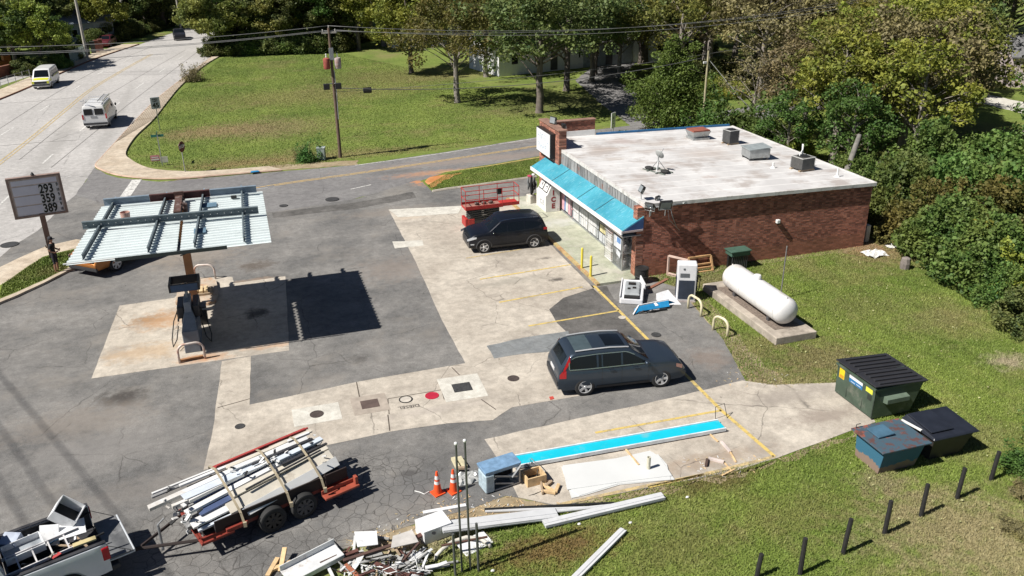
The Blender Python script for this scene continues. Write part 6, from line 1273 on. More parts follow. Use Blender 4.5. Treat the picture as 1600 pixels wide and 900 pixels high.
# tall pipes and stubs with crossbar
pgry = M('pipe_grey', (.13,.135,.13), .5, metal=.4, var=.2)
for a, h, nm, lab in (((722,893),3.95,'vent_pipe','left of the two tall thin vent pipes with white caps'),((735,891),4.0,'vent_pipe','right of the two tall thin vent pipes with white caps'),((712,899),1.35,'pipe_stub','short grey pipe stub left of the tall vent pipes'),((748,892),1.55,'pipe_stub','short grey pipe stub right of the tall vent pipes')):
    t = thing(nm, lab, 'pipe', tuple(G(*a)), 0, 'vent pipes at the lawn edge'); b = MB(); b.tube([(0,0,-.1),(-.02,.01,h)], .029 if h > 2 else .036, 10); b.build('pipe', pgry, t, smooth=True, auto=40)
    if h > 2: b = MB(); b.lathe([(.03,0),(.045,.02),(.045,.06),(.02,.08),(.001,.08)], 10, Matrix.Translation((-.02,.01,h))); b.build('cap', white, t, smooth=True)
b = MB(); b.tube([G(691,872)+Vector((0,0,.42)), G(762,858)+Vector((0,0,.42))], .032, 8); tag(b.build('cross_pipe', M('pipe_rust', (.10,.05,.035), .8)), 'rusty cross pipe tied across the four upright pipes', 'pipe')
hp = (G(694,868)+G(752,862))/2
b = MB(); b.tube([(-.75,0,0),(-.72,.02,.12),(-.55,.1,.2),(-.2,.3,.22),(.2,.35,.22),(.55,.2,.2),(.75,.0,.12),(.78,-.02,0)], .055, 8); o = b.build('hoop_guard', M('hoop_white', (.6,.57,.5), .6), smooth=True); o.location = hp; tag(o, 'cut off cream hoop lying in the grass behind the vent pipes', 'hoop guard')
b = MB(); T = Matrix.Translation(G(742,851)) @ Matrix.Rotation(R(20),4,'Z') @ RX(R(10)); b.bx(-.45,.45,-.25,.25,.03,.06,T=T); tag(b.build('square_sheet', pan, bevel=.006), 'cream square panel lying behind the vent pipes', 'panel')
# long blue fascia panel
p0, p1 = G(802,722,.12), G(1128,664,.12); d = (p1-p0).normalized(); nn = Vector((-d.y,d.x,0))
b = MB(); b.bar(p0, p1, .50, .05); o1 = b.build('face', M('cyan_face', (.008,.48,.62), .45, var=.10, scale=1.3, dirt=(.16,.42,.48), dirt_amt=.35)); b = MB(); 
for s_ in (-.27,.27): b.bar(p0+nn*s_, p1+nn*s_, .05, .12)
o2 = b.build('edge', M('edge_white', (.66,.7,.72), .5)); b = MB(); b.bar(p0+Vector((0,0,-.06)), p1+Vector((0,0,-.06)), .56, .06); o3 = b.build('backing', M('backing_dark', (.08,.035,.04), .8))
t = thing('fascia_panel', 'long bright cyan fascia panel with white edges lying across the concrete', 'panel', (p0.x,p0.y,0)); [keep(q, t) for q in (o1,o2,o3)]
b = MB(); e = G(1118,655); b.tube([e, e+Vector((-.05,.0,.5)), e+Vector((.35,.1,.5)), e+Vector((.4,-.1,0))], .012, 5); tag(b.build('wire_stand', black), 'thin black wire frame at the right end of the cyan panel', 'wire')
# white sheets
def flat(name, pts, z, thk, mat, label, cat='sheet', warp=0):
    P = gp(*pts); o = sheet(name, P, z, mat, th=thk); tag(o, label, cat); return o
sw = M('sheet_white', (.60,.61,.60), .45, var=.05, scale=1)
flat('metal_sheet', [(893,780),(912,776),(968,759),(1054,751),(1036,722),(1020,708),(960,724),(877,731)], .03, .012, sw, 'lowest large white metal sheet on the concrete, corner poking out below')
flat('metal_sheet', [(893,768),(905,777),(966,758),(1048,752),(1042,728),(1028,712),(968,722),(878,735)], .045, .012, sw, 'large white metal sheet in the middle of the stack on the concrete')
flat('metal_sheet', [(886,768),(960,757),(1050,746),(1030,716),(1015,707),(962,719),(879,730)], .06, .012, sw, 'topmost large white metal sheet on the concrete, with a cream tube standing on it')
b = MB(); b.lathe([(.06,0),(.06,.42),(.05,.42),(.05,.02),(0.001,.02)], 14); o = b.build('tube_stub', M('cream_tube', (.55,.53,.42), .6), smooth=True, auto=40); o.location = G(1013,732,.075); tag(o, 'short cream tube standing upright on the white sheets', 'tube')
b = MB(); b.bar(G(976,700,.04), G(998,726,.09), .06, .03); tag(b.build('lath', wood), 'thin wooden lath reaching from the cyan panel onto the white sheets', 'lath')
# wood scraps on the concrete, right
def stick(a, c, w_, h_, mat, name, label, cat='board', z=.03, z2=None, grp=None, roll=0):
    b = MB(); b.bar(G(*a, z), G(*c, z if z2 is None else z2), w_, h_, roll=roll); return tag(b.build(name, mat, bevel=.004), label, cat, grp)
stick((1108,677),(1122,690),.05,.04,wood,'wood_stick','thin wooden stick just below the right end of the cyan panel',z=.04)
stick((1127,690),(1141,706),.09,.06,M('pale_box', (.6,.52,.48), .6),'wood_block','pale block on the concrete, middle piece of the row below the cyan panel',z=.05)
stick((1141,706),(1150,722),.05,.04,wood,'wood_stick','thin wooden stick nearest the lower border line of the concrete',z=.04)
stick((1107,716),(1131,722),.10,.08,M('pale_box', (.6,.52,.48), .6),'wood_block','pale block with a dark end near the lower border line',z=.06)
stick((1105,718),(1103,728),.08,.10,M('dark_end', (.08,.05,.04), .9),'wood_block','small dark block beside the pale block near the lower border',z=.06)
stick((1131,722),(1142,734),.04,.03,wood,'wood_stick','thin wooden stick right of the pale block with the dark end',z=.03)
stick((1128,743),(1148,733),.06,.04,wood,'wood_stick','short light board at the edge of the concrete and the grass',z=.03)
# blue wrapped frame and crate
q0 = G(757,770); t = thing('wrapped_frame', 'metal frame wrapped in blue film standing at the left end of the cyan panel', 'frame', (5.45,19.85,.02), R(10))
bw = M('blue_film', (.18,.30,.45), .25, var=.3, scale=5); fw = M('film_pale', (.42,.52,.58), .2, var=.3, scale=9)
b = MB(); hexa(b, (0,.0), (1.15,.55), .62, (-.02,-.02), (1.2,.6), .76); b.build('top_wrap', bw, t, bevel=.02)
b = MB(); b.bx(-.02,.28,-.03,.5,.02,.64); b.build('side_wrap', fw, t, bevel=.04)
b = MB(); b.bar((.3,-.02,.55),(1.05,-.02,.3),.02,.05); b.bar((.3,-.02,.3),(.9,-.02,.1),.02,.05); b.bar((1.12,0,.05),(1.12,0,.65),.05,.05); b.bar((.3,0,.05),(1.12,0,.05),.04,.04); b.bar((1.12,.5,.05),(1.12,.5,.65),.05,.05); b.bar((.85,-.05,.35),(1.15,-.05,.68),.07,.02); b.build('frame_bars', grey, t)
b = MB(); b.bx(.29,1.1,.5,.53,.05,.62); b.build('back_panel', black, t)
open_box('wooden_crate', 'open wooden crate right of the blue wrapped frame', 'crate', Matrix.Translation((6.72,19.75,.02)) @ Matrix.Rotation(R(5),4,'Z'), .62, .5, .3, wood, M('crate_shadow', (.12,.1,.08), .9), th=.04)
b = MB(); b.tube([G(820,722,.05),G(826,730,.2),G(829,718,.25),G(836,735,.1),G(838,728,.02)], .012, 5); b.tube([G(838,745,.1),G(842,728,.3),G(830,716,.4)], .014, 5); tag(b.build('cable_tangle', black), 'tangle of black cable on top of the open wooden crate', 'cable')
b = MB(); b.tube([G(822,776),G(835,772,.03),G(845,768,.02),G(866,772,.03),G(868,778),G(860,786),G(836,782),G(822,776)], .012, 5); tag(b.build('cable_loop', black), 'loop of thin black cable on the dry grass below the crate', 'cable')
for a, c, w_, h_, lab in (((846,756),(866,768),.10,.06,'tan board in the small wood heap right of the crate'),((846,767),(868,770),.08,.08,'pale board at the bottom of the small wood heap right of the crate'),((868,769),(873,757),.10,.08,'short upright looking board at the right end of the small wood heap'),((852,760),(862,752),.09,.07,'dark short board on top of the small wood heap right of the crate'),((845,752),(848,771),.05,.10,'brown board at the left end of the small wood heap')): stick(a, c, w_, h_, wood if 'dark' not in lab and 'brown' not in lab else wood2, 'board', lab, z=.08)
stick((843,748),(862,752),.07,.05,M('pink_wood', (.6,.42,.3), .8),'board','pinkish board between the crate and the small wood heap',z=.05)
# white blocks and plastic by the cones
stick((708,716),(716,732),.14,.10,M('cream_wood', (.55,.50,.33), .8),'timber_block','cream timber block behind the tall pipes, left one of two',z=.08)
stick((717,715),(727,730),.16,.10,M('cream_wood', (.55,.50,.33), .8),'timber_block','cream timber block behind the tall pipes, right one of two',z=.08)
b = MB(); b.bar(G(712,731,.16), G(726,731,.16), .1, .06); tag(b.build('timber_block', wood2), 'short timber lying across the two cream timber blocks', 'timber')
pc = G(732,748); b = MB(); rd = random.Random(4); pts = []
k = 9; V = []; F = []
for i in range(k):
    for j in range(k): V.append((pc.x-.35+.7*i/(k-1)+rd.uniform(-.03,.03), pc.y-.3+.6*j/(k-1)+rd.uniform(-.03,.03), .03+rd.uniform(0,.12)*(0 < i < k-1)*(0 < j < k-1)))
for i in range(k-1):
    for j in range(k-1): F.append((i*k+j,(i+1)*k+j,(i+1)*k+j+1,i*k+j+1))
b.add(V, F); tag(b.build('plastic_sheet', M('clear_plastic', (.4,.41,.4), .2, var=.3, scale=12)), 'crumpled clear plastic sheet on the asphalt behind the pipes', 'plastic')
b = MB(); b.tube([G(648,767,.02),G(656,769,.03),G(663,772,.02),G(670,768,.04)], .014, 5); tag(b.build('white_cord', white), 'short white cord on the asphalt left of the cones', 'cord')
# long white trims at the lawn edge
chn = M('channel_white', (.56,.57,.58), .5, var=.08, dirt=(.4,.4,.38), dirt_amt=.25)
def channel(a, c, w_, h_, label, z=.05, z2=None, mat=None, name='metal_channel', dark=True):
    A = G(*a, z); C = G(*c, z if z2 is None else z2); b = MB(); b.bar(A, C, w_, .02); d = (C-A).normalized(); n_ = Vector((-d.y,d.x,0))
    b.bar(A, C, w_*.98, h_*.9); b.bar(A+n_*w_*.12+Vector((0,0,h_*.5)), C+n_*w_*.12+Vector((0,0,h_*.5)), w_*.5, .03); b.bar(A-n_*w_*.47+Vector((0,0,h_*.5)), C-n_*w_*.47+Vector((0,0,h_*.5)), .02, .04)
    return tag(b.build(name, mat or chn, bevel=.004), label, 'metal channel', 'long white metal channels at the lawn edge')
channel((850,819),(1036,775),.30,.09,'long white channel on the grass pointing at the white sheets',.10)
channel((898,904),(974,828),.22,.07,'white channel lying alone diagonally on the grass',.06)
channel((690,824),(870,802),.46,.08,'wide white channel running from the square box end towards the lawn',.35,.08)
channel((758,799),(936,793),.10,.04,'narrow white strip with a dark back above the wide channels',.04)
channel((860,800),(965,789),.12,.04,'narrow white strip half under the long white channel',.06)
b = MB(); b.bar(G(757,796,.08), G(960,786,.08), .06, .06); tag(b.build('dark_bar', black), 'long black bar along the narrow white strip', 'bar')
stick((661,801),(728,789),.12,.04,pan,'white_strip','white strip lying on the asphalt left of the tall pipes',z=.04)
open_box('channel_box', 'white square box end with round hole joined to the wide white channel', 'metal box', Matrix.Translation(G(664,852)+Vector((0,0,.0))) @ Matrix.Rotation(R(12),4,'Z'), .82, .62, .42, pan, pan)
b = MB(); b.bx(-.41,.43,-.31,.32,.42,.44, T=Matrix.Translation(G(664,852)) @ Matrix.Rotation(R(12),4,'Z') @ Matrix.Translation((.4,.3,0))); keep(b.build('lid', pan), bpy.data.objects['channel_box'])
b = MB(); b.lathe([(.06,0),(.06,.012),(0.001,.012)], 16, Matrix.Translation(G(678,833,.45))); keep(b.build('knockout', black), bpy.data.objects['channel_box'])
# ---------------------------------------------------------------- debris heap, bottom
def dbar(a, c, w_, h_, mat, lab, nm='metal_bar', z=.1, z2=None, cat='bar', grp='bars in the scrap heap'):
    b = MB(); b.bar(G(*a, z), G(*c, z if z2 is None else z2), w_, h_); return tag(b.build(nm, mat, bevel=.003), lab, cat, grp)
dw = M('scrap_white', (.62,.63,.63), .5, var=.15, dirt=(.35,.3,.26), dirt_amt=.35); dm = M('scrap_maroon', (.11,.045,.035), .8, var=.3); dg_ = M('scrap_grey', (.33,.33,.32), .6, var=.2); do = M('scrap_orange', (.36,.13,.07), .7)
b = MB(); A = G(445,902,.25); C = G(530,858,.3); b.bar(A, C, .55, .03); d = (C-A).normalized(); n_ = Vector((-d.y,d.x,0)); b.bar(A+n_*.27+Vector((0,0,.08)), C+n_*.27+Vector((0,0,.08)), .03, .2); b.bar(A-n_*.27+Vector((0,0,-.06)), C-n_*.27+Vector((0,0,-.06)), .03, .14); tag(b.build('metal_trough', dw, bevel=.006), 'wide white metal trough at the left end of the scrap heap', 'trough')
for a, c, lab in (((418,900),(434,872),'light new timber stick leftmost by the scrap heap'),((438,893),(445,856),'upright looking brown and tan timber beside the white trough'),((425,890),(455,878),'short light timber crossing the other two by the white trough')): dbar(a, c, .12, .07, wood, lab, 'timber', .08, .3 if 'upright' in lab else .12, 'timber', 'timbers beside the trough')
for P_, lab, ang in ((((555,846),(590,845),(592,866),(560,870)),'clean white square plate with a round hole in the scrap heap',0),(((615,853),(645,843),(655,862),(612,872)),'dusty white square plate with two holes in the scrap heap',0)):
    o = sheet('square_plate', gp(*P_), .32, pan if 'clean' in lab else M('plate_dusty', (.5,.48,.45), .6, var=.2), th=.02); tag(o, lab, 'plate', 'square plates in the scrap heap')
    cx = sum(q[0] for q in P_)/4; cyy = sum(q[1] for q in P_)/4; b = MB(); b.lathe([(.05,0),(.05,.006),(0.001,.006)], 14, Matrix.Translation(G(cx, cyy, .341))); h_ = b.build('hole', black); keep(h_, o)
spec = [((556,834),(608,842),.07,.05,dg_,.1,.15),((555,838),(552,870),.07,.05,dw,.1,.2),((514,842),(536,868),.08,.05,dg_,.1,.3),((536,876),(612,852),.10,.05,M('bar_brown',(.09,.05,.04),.8),.35,.4),((538,868),(560,860),.12,.06,dm,.3,.35),((640,845),(662,834),.14,.06,dm,.35,.3),
 ((620,900),(668,862),.06,.05,dg_,.2,.55),((628,878),(655,848),.05,.05,M('bar_brown',(.09,.05,.04),.8),.35,.5),((655,900),(670,862),.06,.05,dw,.1,.5),((540,882),(565,905),.09,.06,do,.3,.2),((585,880),(625,895),.10,.07,dm,.35,.25),((596,890),(640,900),.12,.08,dm,.3,.25),((560,900),(600,886),.08,.05,dm,.25,.3),
 ((505,870),(522,905),.08,.05,dw,.2,.15),((545,900),(555,872),.04,.04,dw,.1,.3),((598,872),(602,905),.09,.04,dg_,.3,.15),((606,876),(610,900),.05,.04,M('bar_brown',(.09,.05,.04),.8),.3,.2),((618,880),(622,905),.05,.05,dm,.2,.2),((560,880),(612,868),.07,.04,dg_,.3,.33),((575,862),(612,856),.05,.04,wood2,.35,.35),((612,848),(625,868),.06,.03,wood2,.36,.36),
 ((655,887),(716,877),.05,.04,dg_,.12,.1),((590,842),(600,858),.05,.03,wood2,.3,.3),((532,892),(548,878),.06,.04,dw,.25,.3),((570,895),(590,880),.05,.05,dg_,.2,.35),((640,895),(662,898),.06,.05,dm,.25,.2),((642,870),(668,874),.03,.03,M('bar_brown',(.09,.05,.04),.8),.1,.1),((500,880),(540,862),.04,.06,M('bar_brown',(.09,.05,.04),.8),.4,.4)]
for i, (a, c, w_, h_, mt, za, zb) in enumerate(spec):
    mn = mt.name.split('_')[1]; cn = {'white':'white','grey':'grey','maroon':'dark red','orange':'orange','brown':'dark brown','wood':'weathered wooden'}.get(mn, 'weathered wooden')
    dbar(a, c, w_, h_, mt, 'straight %s bar in the scrap heap' % cn, 'metal_bar' if cn[0] != 'w' or cn == 'white' else 'wood_bar', za*.7, zb*.7, 'bar', 'bars in the scrap heap (%s)' % cn)
rank('bars in the scrap heap', lambda o: _cen(o).dot(CR), 'from the left')
b = MB(); rd = random.Random(21)
for i in range(110):
    px = rd.uniform(525,668); py = rd.uniform(866,908)-(px-525)*.03; z = rd.uniform(.02,.18); a = G(px,py,z); an = rd.uniform(0,PI); L = rd.uniform(.08,.45); b.bar(a, a+Vector((math.cos(an)*L, math.sin(an)*L, rd.uniform(-.08,.12))), rd.uniform(.015,.06), rd.uniform(.01,.03), mat=rd.choice((0,0,1,2,2,2,4,4,4,5,5)))
for i in range(20):
    px = rd.uniform(520,665); py = rd.uniform(868,908); a = G(px,py,rd.uniform(.05,.2)); an = rd.uniform(-.3,1.2); L = rd.uniform(.4,.9); m_ = rd.choice((0,0,0,2)); a2 = a+Vector((math.cos(an)*L*.6, math.sin(an)*L*.6, rd.uniform(-.05,.12))); a3 = a2+Vector((math.cos(an+.3)*L*.4, math.sin(an+.3)*L*.4, rd.uniform(-.12,.05))); w_ = rd.uniform(.06,.2); b.bar(a, a2, w_, .02, mat=m_); b.bar(a2, a3, w_, .02, mat=m_)
for i in range(10):
    a = G(rd.uniform(540,660),rd.uniform(862,900),rd.uniform(.25,.45)); b.tube([a, a+Vector((rd.uniform(-.3,.3),rd.uniform(-.2,.2),.1)), a+Vector((rd.uniform(-.5,.5),rd.uniform(-.3,.3),.05)), a+Vector((rd.uniform(-.6,.6),rd.uniform(-.4,.4),-.1))], .012, 4, mat=rd.choice((0,4)))
tag(b.build('scrap_pieces', [dw, dm, dg_, do, black, wood2]), 'tangled small pieces of metal in the scrap heap at the bottom edge', 'scrap', kind='stuff')
b = MB()
for i in range(420):
    px, py = rd.choice(((600,845),(680,815),(760,790),(850,800),(640,835),(1130,730),(1180,590),(720,800)));  a = G(px+rd.uniform(-60,60), py+rd.uniform(-16,16)-0, .02); an = rd.uniform(0,PI); L = rd.uniform(.03,.12)
    b.bar(a, a+Vector((math.cos(an)*L, math.sin(an)*L, .01)), rd.uniform(.01,.03), .006, mat=rd.choice((0,1,1,2)))
tag(b.build('litter', [dw, wood, M('straw', (.42,.34,.2), .9)]), 'splinters, straw and small litter along the lawn edge', 'litter', kind='stuff')
for px, py, lab in ((740,836,'a'),(985,818,'white crumpled paper scrap beside the diagonal white channel'),(905,820,'white crumpled scrap just under the long white channel'),(1074,778,'white scrap alone in the grass right of the long white channel'),(770,893,'white scrap in the grass right of the vent pipes')):
    if lab == 'a': continue
    b = MB(); b.ball((0,0,.03), .06, 4, 1, .7, .6); o = b.build('paper_scrap', white); o.location = G(px,py); tag(o, lab, 'scrap')
for px, py, s_, lab in ((1367,398,.55,'largest white plastic sheet crumpled on the grass behind the store'),(1393,386,.3,'smaller white plastic piece on the grass behind the store'),(1414,379,.18,'tiny white plastic piece closest to the hedge behind the store')):
    b = MB(); k = 7; V = []; F = []
    for i in range(k):
        for j in range(k): V.append((s_*(-1+2*i/(k-1))+rd.uniform(-.1,.1)*s_, s_*.8*(-1+2*j/(k-1))+rd.uniform(-.1,.1)*s_, .02+rd.uniform(0,.22)*s_))
    for i in range(k-1):
        for j in range(k-1): F.append((i*k+j,(i+1)*k+j,(i+1)*k+j+1,i*k+j+1))
    b.add(V, F); o = b.build('plastic_sheet', white); o.location = G(px,py); tag(o, lab, 'plastic')
b = MB(); b.bx(-.12,.12,-.12,.12,0,.95); o = b.build('concrete_stub', M('pale_block', (.6,.57,.5), .8), bevel=.02); o.location = (30.25,33.9,0); tag(o, 'short pale square stub at the back corner of the brick store', 'stub')
b = MB(); b.lathe([(.22,0),(.24,.3),(.2,.55),(.1,.6),(.001,.6)], 9); o = b.build('tree_stump', M('stump', (.22,.19,.17), .95, bump=1, scale=6)); o.location = G(1413,420); tag(o, 'grey weathered tree stump in the grass in front of the hedge', 'stump')
# lids and covers in the concrete
def cover(px, r_, mat, lab, sq=None, rz=0, z=.020, nm='manhole_cover', collar=None):
    t = thing(nm, lab, 'cover', tuple(G(*px)), rz, 'covers set in the ground')
    if collar: b = MB(); b.bx(-collar[0]/2,collar[0]/2,-collar[1]/2,collar[1]/2,z-.006,z+.004); b.build('collar', collar[2], t)
    b = MB()
    if sq: b.bx(-sq[0]/2,sq[0]/2,-sq[1]/2,sq[1]/2,z,z+.012)
    else: b.lathe([(r_,z),(r_,z+.012),(r_*.9,z+.014),(r_*.88,z+.008),(0.001,z+.008)], 26)
    b.build('lid', mat, t); return t
irn = M('iron', (.06,.045,.04), .8, var=.4, scale=12); irn2 = M('iron_dark', (.045,.045,.045), .7, var=.5, scale=14)
cover((495,648),.24,irn,'round dark cover in a large pale square of concrete',collar=(1.62,1.15,m_concw)); cover((375,667),.17,irn2,'small round dark cover alone at the left of the concrete strip'); cover((578,632),0,M('iron_brown', (.10,.07,.06), .8),'square brown cover in a worn square collar',sq=(.62,.55),collar=(1.25,1.2,M('collar_worn',(.36,.31,.26),.9)))
cover((722,606),0,irn2,'square dark cover in the largest pale square of concrete',sq=(.68,.6),rz=R(-2),collar=(1.55,1.7,m_concw)); cover((802,592),.22,irn,'round brown cover nearest the grey SUV'); cover((675,619),.25,M('cover_red', (.42,.02,.045), .5, var=.15),'round red painted fuel cover beside the word painted on the concrete',collar=None); cover((634,625),.20,M('cover_pale', (.5,.46,.4), .8),'round pale cover with dark rim above the painted word')
cover((15,383),.45,irn2,'large round manhole cover in the main road at the left edge',z=.03); cover((519,312),.42,irn2,'round manhole cover in the side asphalt behind the canopy',z=.03); cover((443,322),.25,irn2,'small dark oval cover behind the right end of the canopy',z=.03); cover((972,497),.16,M('cover_pale', (.5,.46,.4), .8),'small pale round lid between the parking bays and the blue panel',z=.03); cover((1025,524),.2,irn2,'small dark lid on the asphalt above the grey SUV',z=.03)
b = MB(); b.lathe([(.205,.030),(.205,.036),(.245,.036),(.245,.022)], 26, Matrix.Translation(G(634,625).to_2d().to_3d()), 0, False); struct(b.build('painted_ring', black))
p_ = G(655,631,.0235); o = text('DIESEL', .26, M('stencil', (.10,.09,.08), .9), None, frame(p_, (-1,.05,0), (0,-1,0)), name='painted_word', bold=.004, ext=.001); struct(o)
b = MB()   # grooves of the old saw cut round the fuel fills
for a, c in (((606,623),(690,609)),((690,609),(694,624)),((608,647),(606,623))): b.bar(G(*a,.021), G(*c,.021), .03, .004)
for a, c in (((557,597),(562,622)),((562,622),(560,628)),((606,648),(609,673)),((706,574),(718,586)),((752,624),(775,640)),((340,637),(390,623)),((650,340),(690,500)),((610,470),(612,471))): 
    if a != (610,470) and a != (650,340): b.bar(G(*a,.021), G(*c,.021), .035, .004)
struct(b.build('crack_lines', M('crack', (.08,.065,.05), .95)))
# ================================================================== TREES
bark = M('bark', (.15,.125,.105), .95, var=.35, scale=3, bump=.6); barkp = M('bark_pale', (.26,.23,.20), .95, var=.35, scale=3, bump=.4)
L_dark = leaf_mat('leaf_dark', (.035,.065,.02), (.145,.185,.055), (.20,.205,.06)); L_olive = leaf_mat('leaf_olive', (.06,.08,.02), (.20,.215,.05), (.27,.235,.055))
L_yel = leaf_mat('leaf_yellow', (.085,.115,.02), (.26,.295,.05), (.33,.32,.05)); L_grn = leaf_mat('leaf_green', (.03,.08,.016), (.10,.19,.04), (.13,.20,.045))
L_brn = leaf_mat('leaf_brown', (.10,.085,.045), (.27,.23,.12), (.30,.25,.10)); L_vine = leaf_mat('leaf_vine', (.03,.075,.016), (.14,.24,.055), (.21,.25,.06), .3)
def leaf_cloud(name, P, size, mat, parent, seed, up=.35, aspect=.7):
    r = np.random.default_rng(seed); n = len(P)
    nrm = r.normal(size=(n,3)); nrm[:,2] = np.abs(nrm[:,2])+up; nrm /= np.linalg.norm(nrm, axis=1)[:,None]
    a = np.cross(nrm, r.normal(size=(n,3))); a /= np.linalg.norm(a, axis=1)[:,None]; b = np.cross(nrm, a)
    s = size*(.45+1.3*r.random(n)**1.8)[:,None]; a = a*s; b = b*s*aspect
    V = np.stack([P-a*.5, P-b*.5+a*.05, P+a*.55, P+b*.5], 1).reshape(-1,3); F = np.arange(4*n).reshape(-1,4)
    return arr_mesh(name, V, F, mat, parent=parent)
def tree(seed, h, r, mat, n=14000, leaf=.26, trunk_h=.35, kind='round', bk=None, sparse=1.0, label='', name='tree'):
    rd = random.Random(seed); nr = np.random.default_rng(seed)
    t = thing(name, label, 'tree', (0,0,0)); b = MB()
    tr = .022*h+.06; lean = (rd.uniform(-.05,.05)*h, rd.uniform(-.05,.05)*h)
    tp = [Vector((lean[0]*k, lean[1]*k, h*.86*k)) + Vector((rd.uniform(-.1,.1), rd.uniform(-.1,.1), 0))*(0 if k == 0 else 1) for k in (0,.03,.15,.3,.5,.7,.88,1)]
    b.tube([tp[0]-Vector((0,0,.2))]+tp, [tr*1.5,tr*1.35,tr*1.1,tr,tr*.9,tr*.7,tr*.5,tr*.3,tr*.12], 9)
    P = []; W = []
    nl = 36 if kind != 'cone' else 44
    for i in range(nl):
        if kind == 'cone':
            f = (i+.5)/nl; z = h*(.08+.88*f); rad = r*(1-f)**.8*rd.uniform(.75,1.1); an = i*2.4+rd.uniform(-.4,.4); st = Vector((lean[0]*f, lean[1]*f, z-rad*.15)); c = Vector((math.cos(an)*rad*.75, math.sin(an)*rad*.75, z+rad*.12)); cs = (rad*.42+.25)
        else:
            el = rd.uniform(-.35,1.0); an = i*2.4+rd.uniform(-.5,.5); f = trunk_h+(1-trunk_h)*(.5+.5*el)*.9
            zc = h*(trunk_h+1)/2; rz_ = h*(1-trunk_h)/2; k = math.sqrt(max(.12, 1-el*el*.85))
            c = Vector((math.cos(an)*r*k*rd.uniform(.45,.95), math.sin(an)*r*k*rd.uniform(.45,.95), zc+rz_*el*rd.uniform(.7,1.0))); cs = r*rd.uniform(.13,.27)
            st = Vector((lean[0]*.5, lean[1]*.5, max(h*trunk_h*.7, c.z-(c.xy.length)*rd.uniform(.4,.8)))); st.z = min(st.z, h*.8)
        mid = st.lerp(c, .5)+Vector((rd.uniform(-.2,.2), rd.uniform(-.2,.2), rd.uniform(-.1,.25)))*r*.2
        q = tr*rd.uniform(.25,.45)*(1.2-f)
        b.tube([st, mid, c], [q, q*.6, q*.25], 5)
        for k in range(3):
            e = c+Vector((rd.gauss(0,1), rd.gauss(0,1), rd.gauss(0,.7)))*cs; b.tube([mid.lerp(c,.6), e], [q*.3, q*.08], 3)
            P.append(e); W.append(cs*.55)
        P.append(c); W.append(cs)
    b.build('trunk', bk or bark, t, smooth=True)
    m = len(P); w_ = np.array(W)**2; idx = nr.choice(m, n, p=w_/w_.sum()); C = np.array([tuple(q) for q in P])[idx]; S = np.array(W)[idx][:,None]
    d = nr.normal(size=(n,3)); d /= np.linalg.norm(d, axis=1)[:,None]; rad = nr.uniform(.35,1,n)[:,None]**.6
    pts = C+d*S*rad*np.array([1,1,.72])*1.15
    # twiggy stragglers make the outline uneven
    k = nr.random(n) < .07; pts[k] += nr.normal(size=(k.sum(),3))*r*.07
    keep_ = nr.random(n) < sparse; pts = pts[keep_]; pts = pts[pts[:,2] > .1]
    leaf_cloud('crown', pts, leaf, mat, t, seed+1); return t
def mound(seed, r, h, mat, n=16000, leaf=.15, label='', name='vine_thicket', cat='thicket', stem=True):
    rd = random.Random(seed); nr = np.random.default_rng(seed); t = thing(name, label, cat, (0,0,0))
    bl = []
    for i in range(22):
        a = rd.uniform(0,2*PI); q = r*math.sqrt(rd.random())*.8; zz = h*(1-(q/r)**2*.75)*rd.uniform(.45,.92); s = rd.uniform(.22,.42)*r
        bl.append((q*math.cos(a), q*math.sin(a), zz-s*.3, s))
    for i in range(12):
        a = i*2*PI/12+rd.uniform(-.2,.2); s = rd.uniform(.25,.38)*r; bl.append((r*.8*math.cos(a), r*.8*math.sin(a), s*rd.uniform(.2,1.2), s))
    B = np.array(bl); w_ = B[:,3]**2; idx = nr.choice(len(B), n, p=w_/w_.sum()); d = nr.normal(size=(n,3)); d /= np.linalg.norm(d, axis=1)[:,None]
    pts = B[idx,:3]+d*B[idx,3:4]*nr.uniform(.72,1.08,n)[:,None]*np.array([1,1,.85]); pts += nr.normal(size=(n,3))*.05
    for q in range(16):      # shoots and hanging vines break the outline
        i0 = nr.integers(n-320); k0 = slice(i0, i0+nr.integers(60,300)); c0 = pts[i0].copy(); m0 = len(pts[k0]); L0 = nr.uniform(.5,1.5); d0 = np.array([nr.normal()*.5, nr.normal()*.5, 1.0]); pts[k0] = c0+d0*L0*nr.random((m0,1))+nr.normal(size=(m0,3))*.14
    pts = pts[pts[:,2] > .03]
    leaf_cloud('foliage', pts, leaf, mat, t, seed+5, .2, .85)
    b = MB()
    for i in range(10): q = bl[i]; b.tube([(q[0]*.2,q[1]*.2,-.1),(q[0]*.6,q[1]*.6,q[2]*.6),(q[0],q[1],q[2])], [.06,.04,.015], 5)
    b.build('stem', bark, t); return t
L_ced = leaf_mat('leaf_cedar', (.05,.11,.02), (.15,.26,.05), (.17,.26,.05))
